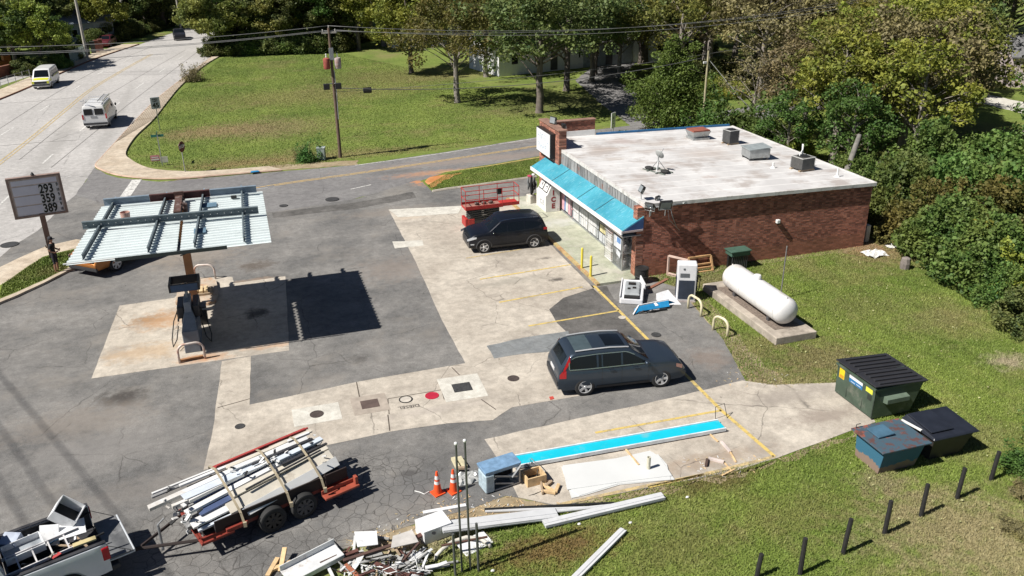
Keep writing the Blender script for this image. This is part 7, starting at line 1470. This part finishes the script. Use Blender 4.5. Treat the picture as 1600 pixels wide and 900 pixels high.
TV = {
 'oak': tree(11, 11, 5.8, L_dark, 23000, .22, .20, sparse=.9, name='oak_tree'),
 'oak2': tree(12, 10.5, 5.8, L_olive, 19000, .21, .18, sparse=.9, bk=barkp, name='oak_tree'),
 'yel': tree(13, 9.5, 4.6, L_yel, 22000, .24, .15, name='leafy_tree'),
 'grn': tree(14, 11, 4.4, L_grn, 22000, .25, .12, name='leafy_tree'),
 'brn': tree(15, 10, 4.4, L_brn, 16000, .20, .15, name='leafy_tree', bk=barkp, sparse=.9),
 'wall': tree(31, 9.5, 4.8, L_dark, 30000, .26, .0, name='leafy_tree'),
 'wallo': tree(32, 9, 4.6, L_olive, 28000, .25, .0, name='leafy_tree'),
 'yel2': tree(33, 10.5, 3.6, L_yel, 9000, .24, .22, name='leafy_tree', bk=barkp, sparse=.9),
 'grn2': tree(34, 8.5, 3.4, L_grn, 12000, .20, .08, name='leafy_tree', bk=barkp, sparse=.9),
 'pine': tree(16, 14, 3.4, L_dark, 22000, .24, .3, 'cone', name='tall_tree'),
 'ced': tree(17, 7.6, 3.0, L_ced, 36000, .15, .1, 'cone', name='cedar_tree'),
 'bare': tree(18, 8, 3.4, L_brn, 2600, .16, .2, name='bare_tree', bk=barkp),
 'vine': mound(21, 3.0, 4.0, L_vine, 26000, .17),
 'vine2': mound(22, 2.4, 5.2, L_vine, 26000, .17),
 'mix': mound(23, 2.8, 3.4, L_yel, 22000, .15),
 'mix2': mound(27, 3.0, 4.2, L_olive, 22000, .16),
 'dk': mound(24, 3.0, 5.0, L_dark, 24000, .18),
 'bushy': mound(25, 1.0, 1.3, L_grn, 6000, .09, name='shrub', cat='shrub'),
 'bushb': mound(26, 1.0, 1.2, L_brn, 5000, .08, name='shrub', cat='shrub'),
}
used = set()
def put(k, loc, s, label, cat=None, grp=None, rz=None, sz=None):
    src = TV[k]; loc = Vector((loc[0], loc[1], 0)); rz = random.uniform(0, 6.28) if rz is None else rz; s3 = (s, s, sz or s)
    if k not in used: used.add(k); o = src; o.location = loc; o.rotation_euler.z = rz; o.scale = s3; o['label'] = label
    else: o = copy_tree(src, loc, rz, label, s3)
    if cat: o['category'] = cat
    if grp: o['group'] = grp
    elif 'group' in o: del o['group']
    return o
# trees one can point at
put('oak2', G(715,160), .92, 'broad oak with one dark trunk on the grass field, left of the biggest oak', rz=1)
put('oak', G(843,176), 1.05, 'big dark oak with a thick trunk closest to the brick pylon of the store', rz=2.2)
put('oak', G(885,142), 1.0, 'dark oak just behind and right of the big oak on the field', rz=4)
put('oak', G(925,128), .85, 'dark shady oak in front of the pale grey green house')
put('oak2', G(968,118), .8, 'shady oak beside the dark driveway behind the field')
put('oak', G(800,112), .85, 'dark oak in front of the left end of the white house')
put('yel', G(643,114), .95, 'pale branched tree with yellow green crown in the far middle of the field', rz=.5)
put('oak2', G(760,120), .9, 'olive tree between the two big oaks, farther back on the field')
put('ced', G(1046,203), 1.0, 'bright green cedar behind the far edge of the store roof', rz=1)
put('bare', G(1172,212), .8, 'small thin bare branched tree right of the wooden pole behind the store')
put('bushb', G(300,127), 1.1, 'brownish shrub on the field edge beside the main road pavement', 'shrub')
put('bushy', G(480,252), .8, 'dark green shrub beside the grey utility box at the side road', 'shrub', sz=.7)
put('bushb', G(470,251), .5, 'small dry shrub left of the dark green shrub by the utility box', 'shrub')
# back edge of the field
bk = [(345,84,'wallo',.95),(372,82,'grn',.8),(400,80,'wall',.8),(430,80,'wallo',.85),(458,79,'wall',.85),(490,78,'grn',.85),(520,76,'wall',.85),(352,72,'wallo',1),(385,66,'wallo',1),(425,66,'pine',1),(470,64,'wall',1),(512,60,'wall',1),(365,52,'wallo',1.1),(440,48,'pine',1.1),(500,45,'wall',1.1)]
for px, py, k, s in bk: put(k, G(px,py), s, 'dense tree in the dark row along the far edge of the grass field', grp='trees along the far edge of the field')
bk = [(560,78,'yel',1.0),(600,72,'oak2',1),(650,66,'oak',1),(690,70,'oak2',1),(735,62,'oak',1),(790,62,'oak',1.05),(840,66,'oak',1),(900,80,'oak',1),(940,75,'oak2',1),(985,70,'oak',1),(580,45,'oak',1.1),(630,40,'oak2',1.1),(700,40,'oak',1.1),(760,36,'pine',1.1),(830,38,'oak',1.1),(890,44,'oak',1.1),(960,44,'oak',1.1),(1020,52,'oak2',1.1),(1000,100,'oak',.8),(930,116,'oak',.75),(1075,70,'brn',1.2),(1100,110,'brn',1.05),(1150,90,'brn',1.2)]
for px, py, k, s in bk: put(k, G(px,py), s, 'shady tree among the group round the white houses behind the field', grp='trees round the houses behind the field')
for i, (px, py, s) in enumerate(((338,86,.7),(352,85,.8),(366,84,.9),(382,83,.9),(398,83,.9),(415,82,.95),(432,82,.9),(449,81,.95),(466,81,.9),(484,80,.95),(502,80,.9),(522,79,.9))): put(('dk','vine','dk')[i % 3], G(px,py), s, 'x', 'thicket', 'undergrowth along the far edge of the field', sz=s*.8)
for i, (px, py, s) in enumerate(((548,66,.7),(590,62,.8),(670,62,.7),(720,60,.8),(775,58,.8),(1075,100,.8),(1110,130,.8),(1130,150,.8),(1160,135,.8),(1085,85,.9),(1200,130,.9))): put(('dk','mix','dk')[i % 3], G(px,py), s, 'x', 'thicket', 'undergrowth round the white houses', sz=s*.7)
for i, (px, py, s) in enumerate(((66,112,.5),(92,107,.5),(38,116,.5),(104,94,.6),(150,72,.7),(175,64,.8),(200,58,.8),(216,54,.6),(232,50,.55),(250,46,.45),(175,58,.8),(120,88,.4),(20,104,.6),(190,50,.8),(262,42,.4))): put(('dk','vine','dk')[i % 3], G(px,py), s, 'x', 'thicket', 'undergrowth left of the main road', sz=s*.8)
# left side of the main road
put('yel', G(68,108), .8, 'rounded yellow green tree on the left roadside behind the street light', rz=1)
put('yel', G(168,64), .8, 'low rounded olive tree farther up the left roadside')
put('grn', G(30,112), .7, 'dark leafy tree by the street light at the left edge'); put('grn', G(92,99), .5, 'smaller dark tree right of the rounded yellow green roadside tree')
bk = [(-40,110,'wall',1),(10,85,'wallo',1),(45,72,'wall',1.1),(95,66,'wall',1),(60,45,'grn',1.2),(10,50,'yel',1.2),(-50,70,'wall',1.2),(130,52,'wall',1),(160,46,'grn',1.1),(200,48,'wall',1),(215,42,'wallo',1.05),(235,44,'wall',1),(258,43,'pine',1),(120,32,'wall',1.2),(175,28,'grn',1.2),(215,28,'pine',1.3),(250,28,'wall',1.2),(70,20,'wall',1.3),(20,18,'grn',1.3),(140,12,'wall',1.3),(200,8,'pine',1.3),(225,12,'oak2',1.2),(-30,30,'wall',1.3),(100,8,'wallo',1.3)]
for px, py, k, s in bk: put(k, G(px,py), s, 'dark tree in the wood left of the main road', grp='trees left of the main road')
bk = [(-14,168,'grn',.9),(-8,172,'wall',.9),(-1,178,'grn',.9),(6,184,'yel',.9),(14,196,'wall',1),(24,206,'brn',1),(34,214,'wall',1),(46,222,'wallo',1),(-16,182,'wall',1.1),(-4,190,'pine',1.1),(8,200,'wall',1.1),(20,214,'wall',1.2),(36,228,'pine',1.2),(10,150,'wallo',.9),(14,158,'wall',1),(22,166,'wall',1),(30,176,'wallo',1),(42,186,'wall',1),(9,140,'yel',.8),(8,132,'yel',.8)]
for x, y, k, s in bk: put(k, (x,y), s, 'tree at the far bend of the main road', grp='trees at the far bend of the road')
# right hand woods
near = [(1112,222,'bushy',1.8,'bright leafy shrub at the back left corner of the store roof'),(1150,215,'vine',.5,'leafy thicket behind the dark slim roof condenser'),(1195,238,'vine',.62,'bright green thicket behind the grey duct box on the roof'),(1232,250,'mix',.6,'yellow green thicket behind the roof between duct box and condenser')]
for px, py, k, s, lb_ in near: put(k, G(px,py), s, lb_)
wood_ = [(47,70,'brn',1.1),(52,74,'brn',1.15),(58,78,'yel',1.2),(43,78,'oak2',1.1),(50,84,'brn',1.2),(66,84,'yel',1.2),(60,90,'oak',1.2),(46,92,'oak',1.1),(74,86,'oak2',1.2),(56,100,'brn',1.3),(70,100,'oak',1.3),(84,92,'grn',1.2),(86,104,'oak',1.3),(100,100,'oak2',1.3),(66,116,'oak',1.3),(90,120,'pine',1.3),(50,116,'oak2',1.3),(110,116,'oak',1.4),(120,100,'grn',1.3),(100,86,'oak2',1.2),(76,120,'brn',1.3)]
for x, y, k, s in wood_: put(k, (x,y), s, 'tree in the mixed green and brown wood right of the houses', grp='trees in the wood behind the store')
mid = [(43,54,'yel',.95),(47,50,'yel2',1.0),(41,49,'oak2',.9),(38,47,'yel2',.85),(42.5,46,'brn',1.0),(50,55,'yel',1.05),(46,47.5,'yel2',.95),(55,60,'brn',1.0),(49,50,'oak2',.9),(36.5,43.5,'grn2',.75),(40,42,'yel2',.85),(48.5,39.5,'grn2',.9),(58,67,'brn',1.1),(62,66,'yel',1.1),(49,60,'yel2',.9),(35,48,'grn2',.6),(39,52,'brn',.8),(34,53,'bushy',2.0)]
for x, y, k, s in mid: put(k, (x,y), s, 'leafy tree overgrown with vines in the thicket behind the brick store', grp='overgrown trees behind the store')
rt = [(48,37,'grn2',1.0),(52,35,'oak2',1.1),(46.5,32,'vine2',1.1),(56,36,'yel2',1.0),(62,42,'grn',1.2),(78,58,'oak2',1.2),(84,64,'brn',1.2),(90,72,'oak',1.2),(76,70,'oak',1.2),(95,60,'grn',1.3),(70,40,'grn',1.2),(82,50,'oak',1.2),(105,75,'oak',1.3),(115,85,'oak2',1.3)]
for x, y, k, s in rt: put(k, (x,y), s, 'vine covered tree at the right edge of the photo', grp='overgrown trees at the right edge')
hd_ = [(33.4,39.3,'vine',.62,.8),(34.2,36.4,'vine',.8,.85),(36.2,38.4,'dk',.8,.75),(33.2,33.2,'mix2',.75,.75),(36.5,34.5,'vine',.95,.95),(32.6,30.4,'vine',.85,.8),(35.4,30.8,'mix2',.95,.9),(31.8,27.4,'vine',.8,.8),(34.4,27.2,'mix',1.05,1.1),(39.5,35.5,'dk',.95,.7),(39.0,31.5,'vine',1.1,1.1),(38.4,38.8,'vine2',1.0,1.0),(30.6,25.3,'vine',.45,.5),(32.4,24.6,'mix',.85,.8),(42.5,34,'vine',1.2,1.1),(42,38,'vine',1.0,.95),(37.2,27.5,'dk',1.0,.8),(29.8,23.2,'dk',.5,.4),(31.8,21.6,'mix',.8,.6)]
for x, y, k, s, z in hd_: put(k, (x,y), s, 'part of the vine covered hedge thicket on the right side of the lawn', grp='vine thickets along the lawn', sz=z)
for px, py, k, s, z, lb_ in ((1604,735,'bushy',.8,.4,'low green weed clump at the right edge beside the last black post'),(1600,775,'bushb',.45,.2,'dry brown weed clump at the right edge below the black post row'),(1590,830,'bushb',.4,.2,'dry straw coloured tuft at the lower right edge'),(1655,700,'bushy',1.0,.6,'tall green weed clump at the right edge above the last black post')): put(k, G(px,py), s, lb_, 'shrub', sz=z)
def ordinals(grp, phrase):
    q = [o for o in bpy.data.objects if o.get('group') == grp and o.get('category')]
    q.sort(key=lambda o: (o.location.x*CR.x+o.location.y*CR.y)/(o.location.x*_F.x+o.location.y*_F.y))
    W_ = ['leftmost','second','third','fourth','fifth','sixth','seventh','eighth','ninth','tenth','eleventh','twelfth','thirteenth','fourteenth','fifteenth','sixteenth','seventeenth','eighteenth','nineteenth','twentieth','twenty-first','twenty-second','twenty-third','twenty-fourth','twenty-fifth']
    for i, o in enumerate(q):
        kind = {'leaf_dark':'dark green','leaf_olive':'olive green','leaf_yellow':'yellow green','leaf_green':'fresh green','leaf_brown':'brownish','leaf_vine':'vine covered green'}
        col = [kind[m_.name] for c in o.children for m_ in c.data.materials if m_.name in kind]
        w1 = 'leftmost' if i == 0 else ('rightmost' if i == len(q)-1 else W_[i]+' from the left')
        o['label'] = '%s %s, %s' % (col[0], phrase, w1)
ordinals('trees along the far edge of the field', 'tree along the far edge of the grass field')
ordinals('trees round the houses behind the field', 'tree round the white houses')
ordinals('trees left of the main road', 'tree in the wood left of the main road')
ordinals('trees at the far bend of the road', 'tree at the far bend of the road')
ordinals('trees in the wood behind the store', 'tree in the mixed wood right of the houses')
ordinals('overgrown trees behind the store', 'tree in the thicket behind the store')
ordinals('overgrown trees at the right edge', 'tree at the right edge')
ordinals('undergrowth along the far edge of the field', 'thicket under the trees at the far field edge')
ordinals('undergrowth round the white houses', 'thicket by the white houses')
ordinals('undergrowth left of the main road', 'thicket under the trees left of the main road')
ordinals('vine thickets along the lawn', 'thicket of the hedge beside the lawn')
# leaning dead trunk and bare grey trunk
b = MB(); a = G(1398,128,4.4); Z_ = Vector((0,0,1)); b.tube([a-CR*1.0-Z_*1.6, a, a+CR*1.3+Z_*1.5, a+CR*2.2+Z_*3.0, a+CR*2.9+Z_*4.4], [.24,.2,.17,.13,.08], 8); b.tube([a+CR*1.3+Z_*1.5, a+CR*.9+Z_*2.9], [.09,.03], 6); b.tube([a+CR*2.2+Z_*3.0, a+CR*4.3+Z_*2.9], [.08,.03], 6); tag(b.build('leaning_snag', barkp, smooth=True), 'pale leaning dead trunk rising out of the vine thicket behind the store', 'trunk')
b = MB(); b.tube([(31.9,38.6,0),(32.3,38.8,1.6),(33.0,39.1,3.2),(33.5,39.4,4.2)], [.24,.2,.16,.12], 9); tag(b.build('grey_trunk', M('bark_lichen', (.19,.18,.16), .95, var=.45, scale=3), smooth=True), 'mottled grey trunk leaning right behind the back corner of the store', 'trunk')
b = MB(); b.tube([G(1345,262),G(1360,260,1.2),G(1380,252,2.2),G(1392,232,2.6)], [.1,.09,.07,.04], 6); b.tube([G(1370,256,1.7),G(1400,240,2.0)], [.05,.03], 5); tag(b.build('dead_branch', barkp, smooth=True), 'bare curved dead branch in front of the thicket by the store corner', 'branch')
# fallen leaves on the lawn
n = 1500; X = rng.uniform(16, 34, n); Y = rng.uniform(12, 33, n); k = in_poly(X, Y, lawn) & ~in_poly(X, Y, slab_p); P3 = np.stack([X[k], Y[k], np.full(k.sum(), .075)], 1)
o = leaf_cloud('fallen_leaves', P3, .055, M('fallen_leaf', (.36,.36,.17), .7, var=.3), None, 77, 1.2); tag(o, 'pale fallen leaves scattered over the lawn on the right', 'leaves', kind='stuff')
# ================================================================== POLES, WIRES, SIGNS, HOUSES
pw_ = M('pole_wood', (.14,.095,.07), .9, var=.3, scale=1.5); pwg = M('pole_grey', (.46,.43,.38), .9, var=.2)
def pole(px, h, label, r_=.13, mat=None, arm=True, name='utility_pole', dx=0):
    t = thing(name, label, 'utility pole', tuple(G(*px))); b = MB(); b.tube([(0,0,-.2),(dx*.5,0,h*.5),(dx,0,h)], [r_,r_*.85,r_*.65], 10); b.build('pole', mat or pw_, t, smooth=True, auto=40)
    if arm: b = MB(); b.bx(-.5+dx,.5+dx,-.06,.06,h-.35,h-.23); b.build('cross_arm', pwg, t)
    if arm:
        for x in (-.42,0,.42): b = MB(); b.lathe([(.03,0),(.05,.04),(.03,.08),(.05,.12),(.02,.16),(.001,.16)], 8, Matrix.Translation((x+dx,0,h-.23+(.25 if x == 0 else 0)))); b.build('insulator', M('porcelain', (.45,.43,.4), .3), t)
    return t
t = pole((532,246), 9.0, 'brown utility pole with two rusty transformers on the edge of the grass field')
tc_ = M('transformer_grey', (.42,.40,.38), .5, dirt=(.3,.08,.05), dirt_amt=.9); trd = M('transformer_red', (.3,.07,.05), .8, var=.4)
for x, m_ in ((-.36,trd),(.40,tc_)):
    b = MB(); b.lathe([(.2,0),(.23,.05),(.23,.68),(.21,.72),(.1,.76),(.001,.76)], 18, Matrix.Translation((x,-.12,6.3))); tf = b.build('transformer', m_, t, smooth=True, auto=40)
    b = MB(); b.lathe([(.03,0),(.05,.08),(.03,.16),(.05,.24),(.01,.3)], 8, Matrix.Translation((x,-.12,7.05))); b.build('bushing', white, tf)
for x in (-.55,.25): b = MB(); b.bx(x-.20,x+.22,-.5,-.28,4.95,5.35); b.build('floodlight_box', black, t, bevel=.03); b = MB(); b.tube([(0,0,5.3),(x,-.35,5.3)], .03, 6); b.build('bracket', galv, t)
b = MB(); b.bx(-.13,.16,-.2,-.1,6.9,7.7); b.tube([(.1,-.12,6.2),(.14,-.13,4.8),(.1,-.12,2.8)], .03, 6); b.build('riser', grey, t)
lp = pole((27,111), 6.2, 'roadside wooden pole with street light arm at the far left', .12, pwg, arm=False, dx=-.2); b = MB(); b.tube([(-.15,0,4.6),(.5,0,5.1),(1.6,0,5.35),(2.0,0,5.3)], .04, 6); b.bx(1.9,2.4,-.12,.12,5.2,5.32); b.build('lamp_arm', galv, lp)
pole((137,93), 10.5, 'tall pale utility pole rising out of the left roadside trees', .19, pwg); t = pole((199,57), 10.5, 'utility pole with white cutouts up the left side of the main road', .18, pwg); b = MB(); b.bx(-.3,-.1,-.2,0,6.2,6.7); b.bx(.1,.25,-.2,0,5.2,5.6); b.build('cutout', white, t)
pole((283,46), 10.5, 'far utility pole at the bend, left of the two most distant poles', .14, pwg); pole((308,36), 10.5, 'most distant utility pole at the bend of the main road', .14, pwg)
t = pole((1096,217), 6.6, 'plain pale wooden pole right behind the far edge of the store roof', .11, M('pole_pale', (.36,.32,.2), .9), arm=False); b = MB(); b.tube([(.05,0,6.0),(2.2,-.5,3.6),(4.5,-1,1.2)], .02, 5); b.tube([(.05,0,5.8),(1.2,.3,3.0)], .012, 5); b.bx(-.35,-.1,-.05,.05,5.7,5.85); b.build('guy_wire', white, t)
b = MB(); b.tube([G(1139,232), G(1133,200,1.0)], .05, 6); tag(b.build('yellow_guard', M('guard_yellow', (.6,.6,.05), .5)), 'yellow guy wire guard leaning beside the dark slim roof condenser', 'guard')
wm = M('wire_dark', (.10,.10,.10), .6); wl_ = M('wire_light', (.22,.22,.22), .5)
def wire(a, c, sag, label, mat=wl_, r_=.016, name='power_line'):
    a = Vector(a); c = Vector(c); n = 24; pts = [a.lerp(c, i/n)-Vector((0,0,4*sag*(i/n)*(1-i/n))) for i in range(n+1)]; b = MB(); b.tube(pts, r_, 5); return tag(b.build(name, mat, smooth=True), label, 'cable')
pt = G(532,246)
for k, (dx, dz, yl_) in enumerate(((-.42,8.85,84),(0,9.15,74),(.42,8.85,88))):
    A = Vector((pt.x+dx, pt.y, dz)); wire(A, G(-260,yl_,dz), .5, ('lowest','highest','middle')[k]+' power line running left from the transformer pole across the main road')
    wire(A, G(1420,-16+k*5,9.5), 1.4, ('front','centre','rear')[k]+' power line running right from the transformer pole towards the wood')
wire((pt.x,pt.y-.1,5.0), (G(1094,212).x, G(1094,212).y, 6.0), .9, 'thin cable from the transformer pole to the plain pole behind the store', wm, .025)
wire((pt.x,pt.y-.1,4.7), G(1190,70,5.0), .5, 'upper thin cable crossing in front of the field oaks', wl_, .015)
p_ = G(574,141,4.55); b = MB(); b.lathe([(.05,-.32),(.2,-.28),(.22,.28),(.05,.32)], 12, Matrix.Translation(p_) @ RY(R(90)) @ Matrix.Diagonal((1,.6,1,1))); tag(b.build('splice_case', black), 'black cable splice case hanging on the line right of the transformer pole', 'cable box')
for k, (yy, lbk) in enumerate(((0,'first'),(2.2,'second'),(4.2,'third'))):
    pass
P1 = [(G(0,585), G(180,800)), (G(5,675), G(82,785)), (G(0,750), G(37,815))]
off = Vector((-.87*19, -.14*19, 19))
for k, (a, c) in enumerate(P1):
    d = (c-a).normalized(); wire(a+off-d*26, c+off+d*8+Vector((0,0,0)), .0, ('left','middle','right')[k]+' heavy overhead cable crossing above the left edge of the lot', wm, .032, 'overhead_cable')
# --- signs
def sign_post(px, h, label, mat=None):
    t = thing('road_sign', label, 'road sign', tuple(G(*px))); b = MB(); b.bx(-.03,.03,-.02,.02,0,h); b.build('post', mat or galv, t); return t
t = sign_post((250,203), 2.6, 'grey metal post with white speed limit 45 sign at the field pavement'); t.rotation_euler.z = R(14); b = MB(); b.bx(-.36,.36,-.045,-.025,1.75,2.68); b.build('plate', M('sign_pale', (.50,.54,.58), .5, var=.05), t); b = MB(); b.bx(-.33,.33,-.05,-.046,1.78,2.65); b.build('plate_face', M('sign_face2', (.52,.56,.6), .5, var=.05), t)
text('45', .52, black, t, frame((0,-.055,1.86),(1,0,0),(0,0,1)), bold=.022, align='CENTER'); text('SPEED', .17, black, t, frame((0,-.055,2.47),(1,0,0),(0,0,1)), bold=.006, align='CENTER'); text('LIMIT', .17, black, t, frame((0,-.055,2.31),(1,0,0),(0,0,1)), bold=.006, align='CENTER')
t = sign_post((254,259), 2.35, 'thin post with small green street name blades at the road corner'); sgn = M('street_green', (.02,.16,.12), .5); b = MB(); b.bx(-.42,.42,-.01,.01,2.05,2.22); b.build('name_blade', sgn, t); b = MB(); b.bx(-.01,.01,-.42,.42,2.24,2.4); b.build('name_blade', sgn, t)
t = sign_post((290,271), 1.95, 'stop sign seen from its side on a pale post at the field corner'); t.rotation_euler.z = R(60); b = MB(); T = RX(R(90)); b.prism([(.38*math.cos(PI/8+k*PI/4), .38*math.sin(PI/8+k*PI/4)) for k in range(8)], -.01, .01, T=Matrix.Translation((0,-.04,1.85)) @ T); b.build('plate', M('stop_red', (.13,.03,.03), .6), t)
text('STOP', .26, white, t, frame((0,-.056,1.77),(1,0,0),(0,0,1)), bold=.01, align='CENTER')
b = MB(); b.bx(-.12,.12,-.12,.12,1.9,2.02); b.build('bracket', grey, t)
for px, wd, mt, lb_ in ((244,.62,M('yard_red', (.62,.25,.28), .6, var=.3, scale=8),'red and white yard sign in the grass at the road corner'),(258,.5,M('yard_white', (.62,.6,.52), .6),'plain cream yard sign right of the red and white one')):
    g_ = G(px,256 if wd > .6 else 258); t = thing('yard_sign', lb_, 'yard sign', tuple(g_), 0); b = MB(); b.bx(-wd/2,wd/2,-.01,.01,.2,.62); b.build('board', mt, t); b = MB(); b.bx(-.2,-.18,0,.01,0,.2); b.bx(.18,.2,0,.01,0,.2); b.build('wire_leg', grey, t)
    if wd > .6: b = MB(); b.bx(-.26,.26,-.016,-.01,.27,.36); b.bx(-.22,.22,-.016,-.01,.44,.5); b.build('print', white, t)
g_ = G(957,222); t = thing('yard_sign', 'white panel sign on a post beyond the blue roof trim of the store', 'sign', tuple(g_), R(35)); b = MB(); b.bx(-.3,.3,-.02,.02,1.1,2.25); b.build('board', white, t); b = MB(); b.bx(-.04,.04,-.02,.02,0,1.1); b.build('post', grey, t); b = MB(); b.bx(-.12,.12,-.03,-.02,1.4,1.45); b.bx(-.12,.12,-.03,-.02,1.6,1.64); b.bx(-.1,.1,-.03,-.02,1.75,1.95); b.build('print', grey, t)
g_ = G(503,249); t = thing('utility_box', 'pale grey green utility box beside the dark shrub at the side road', 'utility box', tuple(g_), R(-15)); b = MB(); b.bx(-.28,.28,-.25,.25,0,.85); b.build('cabinet', M('box_green', (.30,.36,.33), .6), t, bevel=.03); b = MB(); b.bx(-.3,.3,-.27,.27,.85,.9); b.build('lid', M('box_lid_', (.4,.45,.43), .6), t)
for px, dx, hh in ((489,.15,1.4),(486,.3,1.2)): b = MB(); b.tube([G(px-6,252), G(px-6,252)+Vector((dx,.0,hh))], .025, 5); tag(b.build('stake', M('stake_green', (.35,.42,.15), .7)), 'leaning %s green stake in the shrub by the utility box' % ('longer' if hh > 1.3 else 'shorter'), 'stake')
b = MB(); b.prism([(G(399,272).x-.3,G(399,272).y-.1),(G(399,272).x+.3,G(399,272).y),(G(399,272).x+.2,G(399,272).y+.3),(G(399,272).x-.25,G(399,272).y+.25)], .13, .17); tag(b.build('blue_tarp', M('tarp_blue', (.03,.25,.5), .5)), 'small blue scrap on the kerb of the side road', 'scrap')
b = MB(); b.prism([tuple(G(a_,c_).to_2d()) for a_,c_ in ((858,621),(864,620),(866,624),(860,626))], .02, .03); tag(b.build('red_scrap', M('scrap_red', (.5,.07,.05), .6)), 'tiny red scrap on the concrete behind the grey SUV', 'scrap')
# --- houses
def house(label, loc, rz, w_, d_, h_, wall, roofm, rh=1.6):
    t = thing('house', label, 'house', (loc[0],loc[1],0), rz); b = MB(); b.bx(-w_/2,w_/2,-d_/2,d_/2,0,h_); b.add([(-w_/2,-d_/2,h_),(-w_/2,d_/2,h_),(-w_/2,0,h_+rh),(w_/2,-d_/2,h_),(w_/2,d_/2,h_),(w_/2,0,h_+rh)], [(0,1,2),(3,5,4),(0,2,5,3),(1,4,5,2)]); b.build('wall', wall, t)
    b = MB(); e = .35
    for s_ in (-1,1): b.add([(-w_/2-e,s_*(d_/2+e),h_-e*rh/(d_/2)),(w_/2+e,s_*(d_/2+e),h_-e*rh/(d_/2)),(w_/2+e,0,h_+rh+.03),(-w_/2-e,0,h_+rh+.03),(-w_/2-e,s_*(d_/2+e),h_+.12-e*rh/(d_/2)),(w_/2+e,s_*(d_/2+e),h_+.12-e*rh/(d_/2)),(w_/2+e,0,h_+rh+.16),(-w_/2-e,0,h_+rh+.16)], [(3,2,1,0),(4,5,6,7),(0,1,5,4),(1,2,6,5),(2,3,7,6),(3,0,4,7)])
    b.build('roof', roofm, t)
    for x in (-w_*.32,-w_*.05,w_*.3): b = MB(); b.bx(x-.45,x+.45,-d_/2-.03,-d_/2+.02,1.1,2.2); f_ = b.build('window', white, t); b = MB(); b.bx(x-.38,x+.38,-d_/2-.045,-d_/2-.032,1.17,2.13); b.build('pane', glass, f_)
    b = MB(); b.bx(w_*.1,w_*.1+.9,-d_/2-.03,-d_/2+.02,.1,2.1); b.build('door', dkgrey, t); b = MB(); b.bx(-.3,.3,.5,1.1,h_+rh*.4,h_+rh+.7); b.build('chimney', bwx, t); return t
hw = M('siding_white', (.74,.74,.74), .7, var=.06); hr = M('shingle', (.16,.16,.165), .9, var=.3, scale=4); hg_ = M('siding_grey', (.32,.36,.38), .7)
house('white house half hidden behind the big dark oaks on the field', G(822,106), R(12), 11, 7, 2.9, hw, hr); house('pale grey green house in deep shade between the oaks', G(915,98), R(8), 9, 6, 2.8, hg_, hr)
house('white sided house seen left of the cedar top', G(1030,92), R(-20), 7, 6, 3.8, hw, hr, 1.8); house('grey house with slate blue roof among the trees left of the main road', G(128,66), R(35), 7, 6, 3.0, hg_, M('roof_slate', (.17,.2,.24), .8))
house('pale house in the distance behind the tree in the field', G(655,68), R(5), 9, 6, 2.8, hw, M('roof_grey2', (.3,.3,.3), .8)); house('pale pinkish house behind the right hand vine trees', (78,66), R(-30), 9, 7, 3, M('siding_pink', (.5,.42,.42), .8), hr)
# left roadside walls and fences
t = thing('brick_wall', 'low red brown brick wall at the left edge beside the car park', 'wall', tuple(G(-10,124)), R(62)); b = MB(); b.bx(-3,5,-.15,.15,0,1.1); b.build('brickwork', M('wall_red', (.2,.07,.045), .9, var=.3), t); b = MB(); b.bx(-3.05,5.05,-.2,.2,1.1,1.18); b.build('coping', rust, t)
t = thing('mesh_fence', 'low wire fence along the left pavement in front of the car park', 'fence', tuple(G(2,137)), 0); d = (G(48,123)-G(2,137)); b = MB()
b.tube([(0,0,.95), (d.x,d.y,.95)], .025, 5); b.tube([(0,0,.5), (d.x,d.y,.5)], .012, 5); b.build('rail', grey, t)
for k in range(5): b = MB(); q = d*k/4; b.tube([(q.x,q.y,0),(q.x,q.y,1.0)], .035, 6); b.build('post', grey, t)
t = thing('picket_fence', 'pale green picket fence under the trees left of the main road', 'fence', tuple(G(112,101)), 0); d = G(136,88)-G(112,101); b = MB(); n = 22
for k in range(n+1): q = d*k/n; b.bx(q.x-.04,q.x+.04,q.y-.02,q.y+.02,0,1.5)
b.build('picket', M('picket_green', (.35,.42,.38), .7), t); b = MB(); b.bar((0,0,.4),(d.x,d.y,.4),.04,.08); b.bar((0,0,1.2),(d.x,d.y,1.2),.04,.08); b.build('rail', M('picket_green', (.35,.42,.38), .7), t)
for px, py, mt, lb_ in ((138,87,'d','dark gate pillar nearest the picket fence on the left roadside'),(147,84,'d','dark gate pillar between the picket fence and the red brown pillars'),(153,82,'r','red brown pillar, left one of the pair on the left roadside'),(159,80,'r','red brown pillar, right one of the pair on the left roadside')):
    b = MB(); b.bx(-.25,.25,-.25,.25,0,1.5); b.bx(-.3,.3,-.3,.3,1.5,1.58); o = b.build('pillar', M('pillar_'+mt, (.03,.035,.03) if mt == 'd' else (.17,.06,.045), .9)); o.location = G(px,py); tag(o, lb_, 'pillar')
t = thing('loader', 'small orange machine behind the low brick wall at the far left', 'machine', tuple(G(12,108)), R(30)); b = MB(); b.bx(-.9,.9,-.5,.5,.5,1.0); b.bx(-.3,.5,-.45,.45,1.0,1.6); b.build('body', M('machine_orange', (.5,.16,.03), .6), t, bevel=.05)
for x in (-.6,.6):
    for s_ in (1,-1): make_wheel(t, x, s_*.5, .3, .2, s_)
# keep modelled trees clear of helpers
for k_, o_ in TV.items():
    if k_ not in used: 
        for ch in list(o_.children): bpy.data.objects.remove(ch)
        bpy.data.objects.remove(o_)
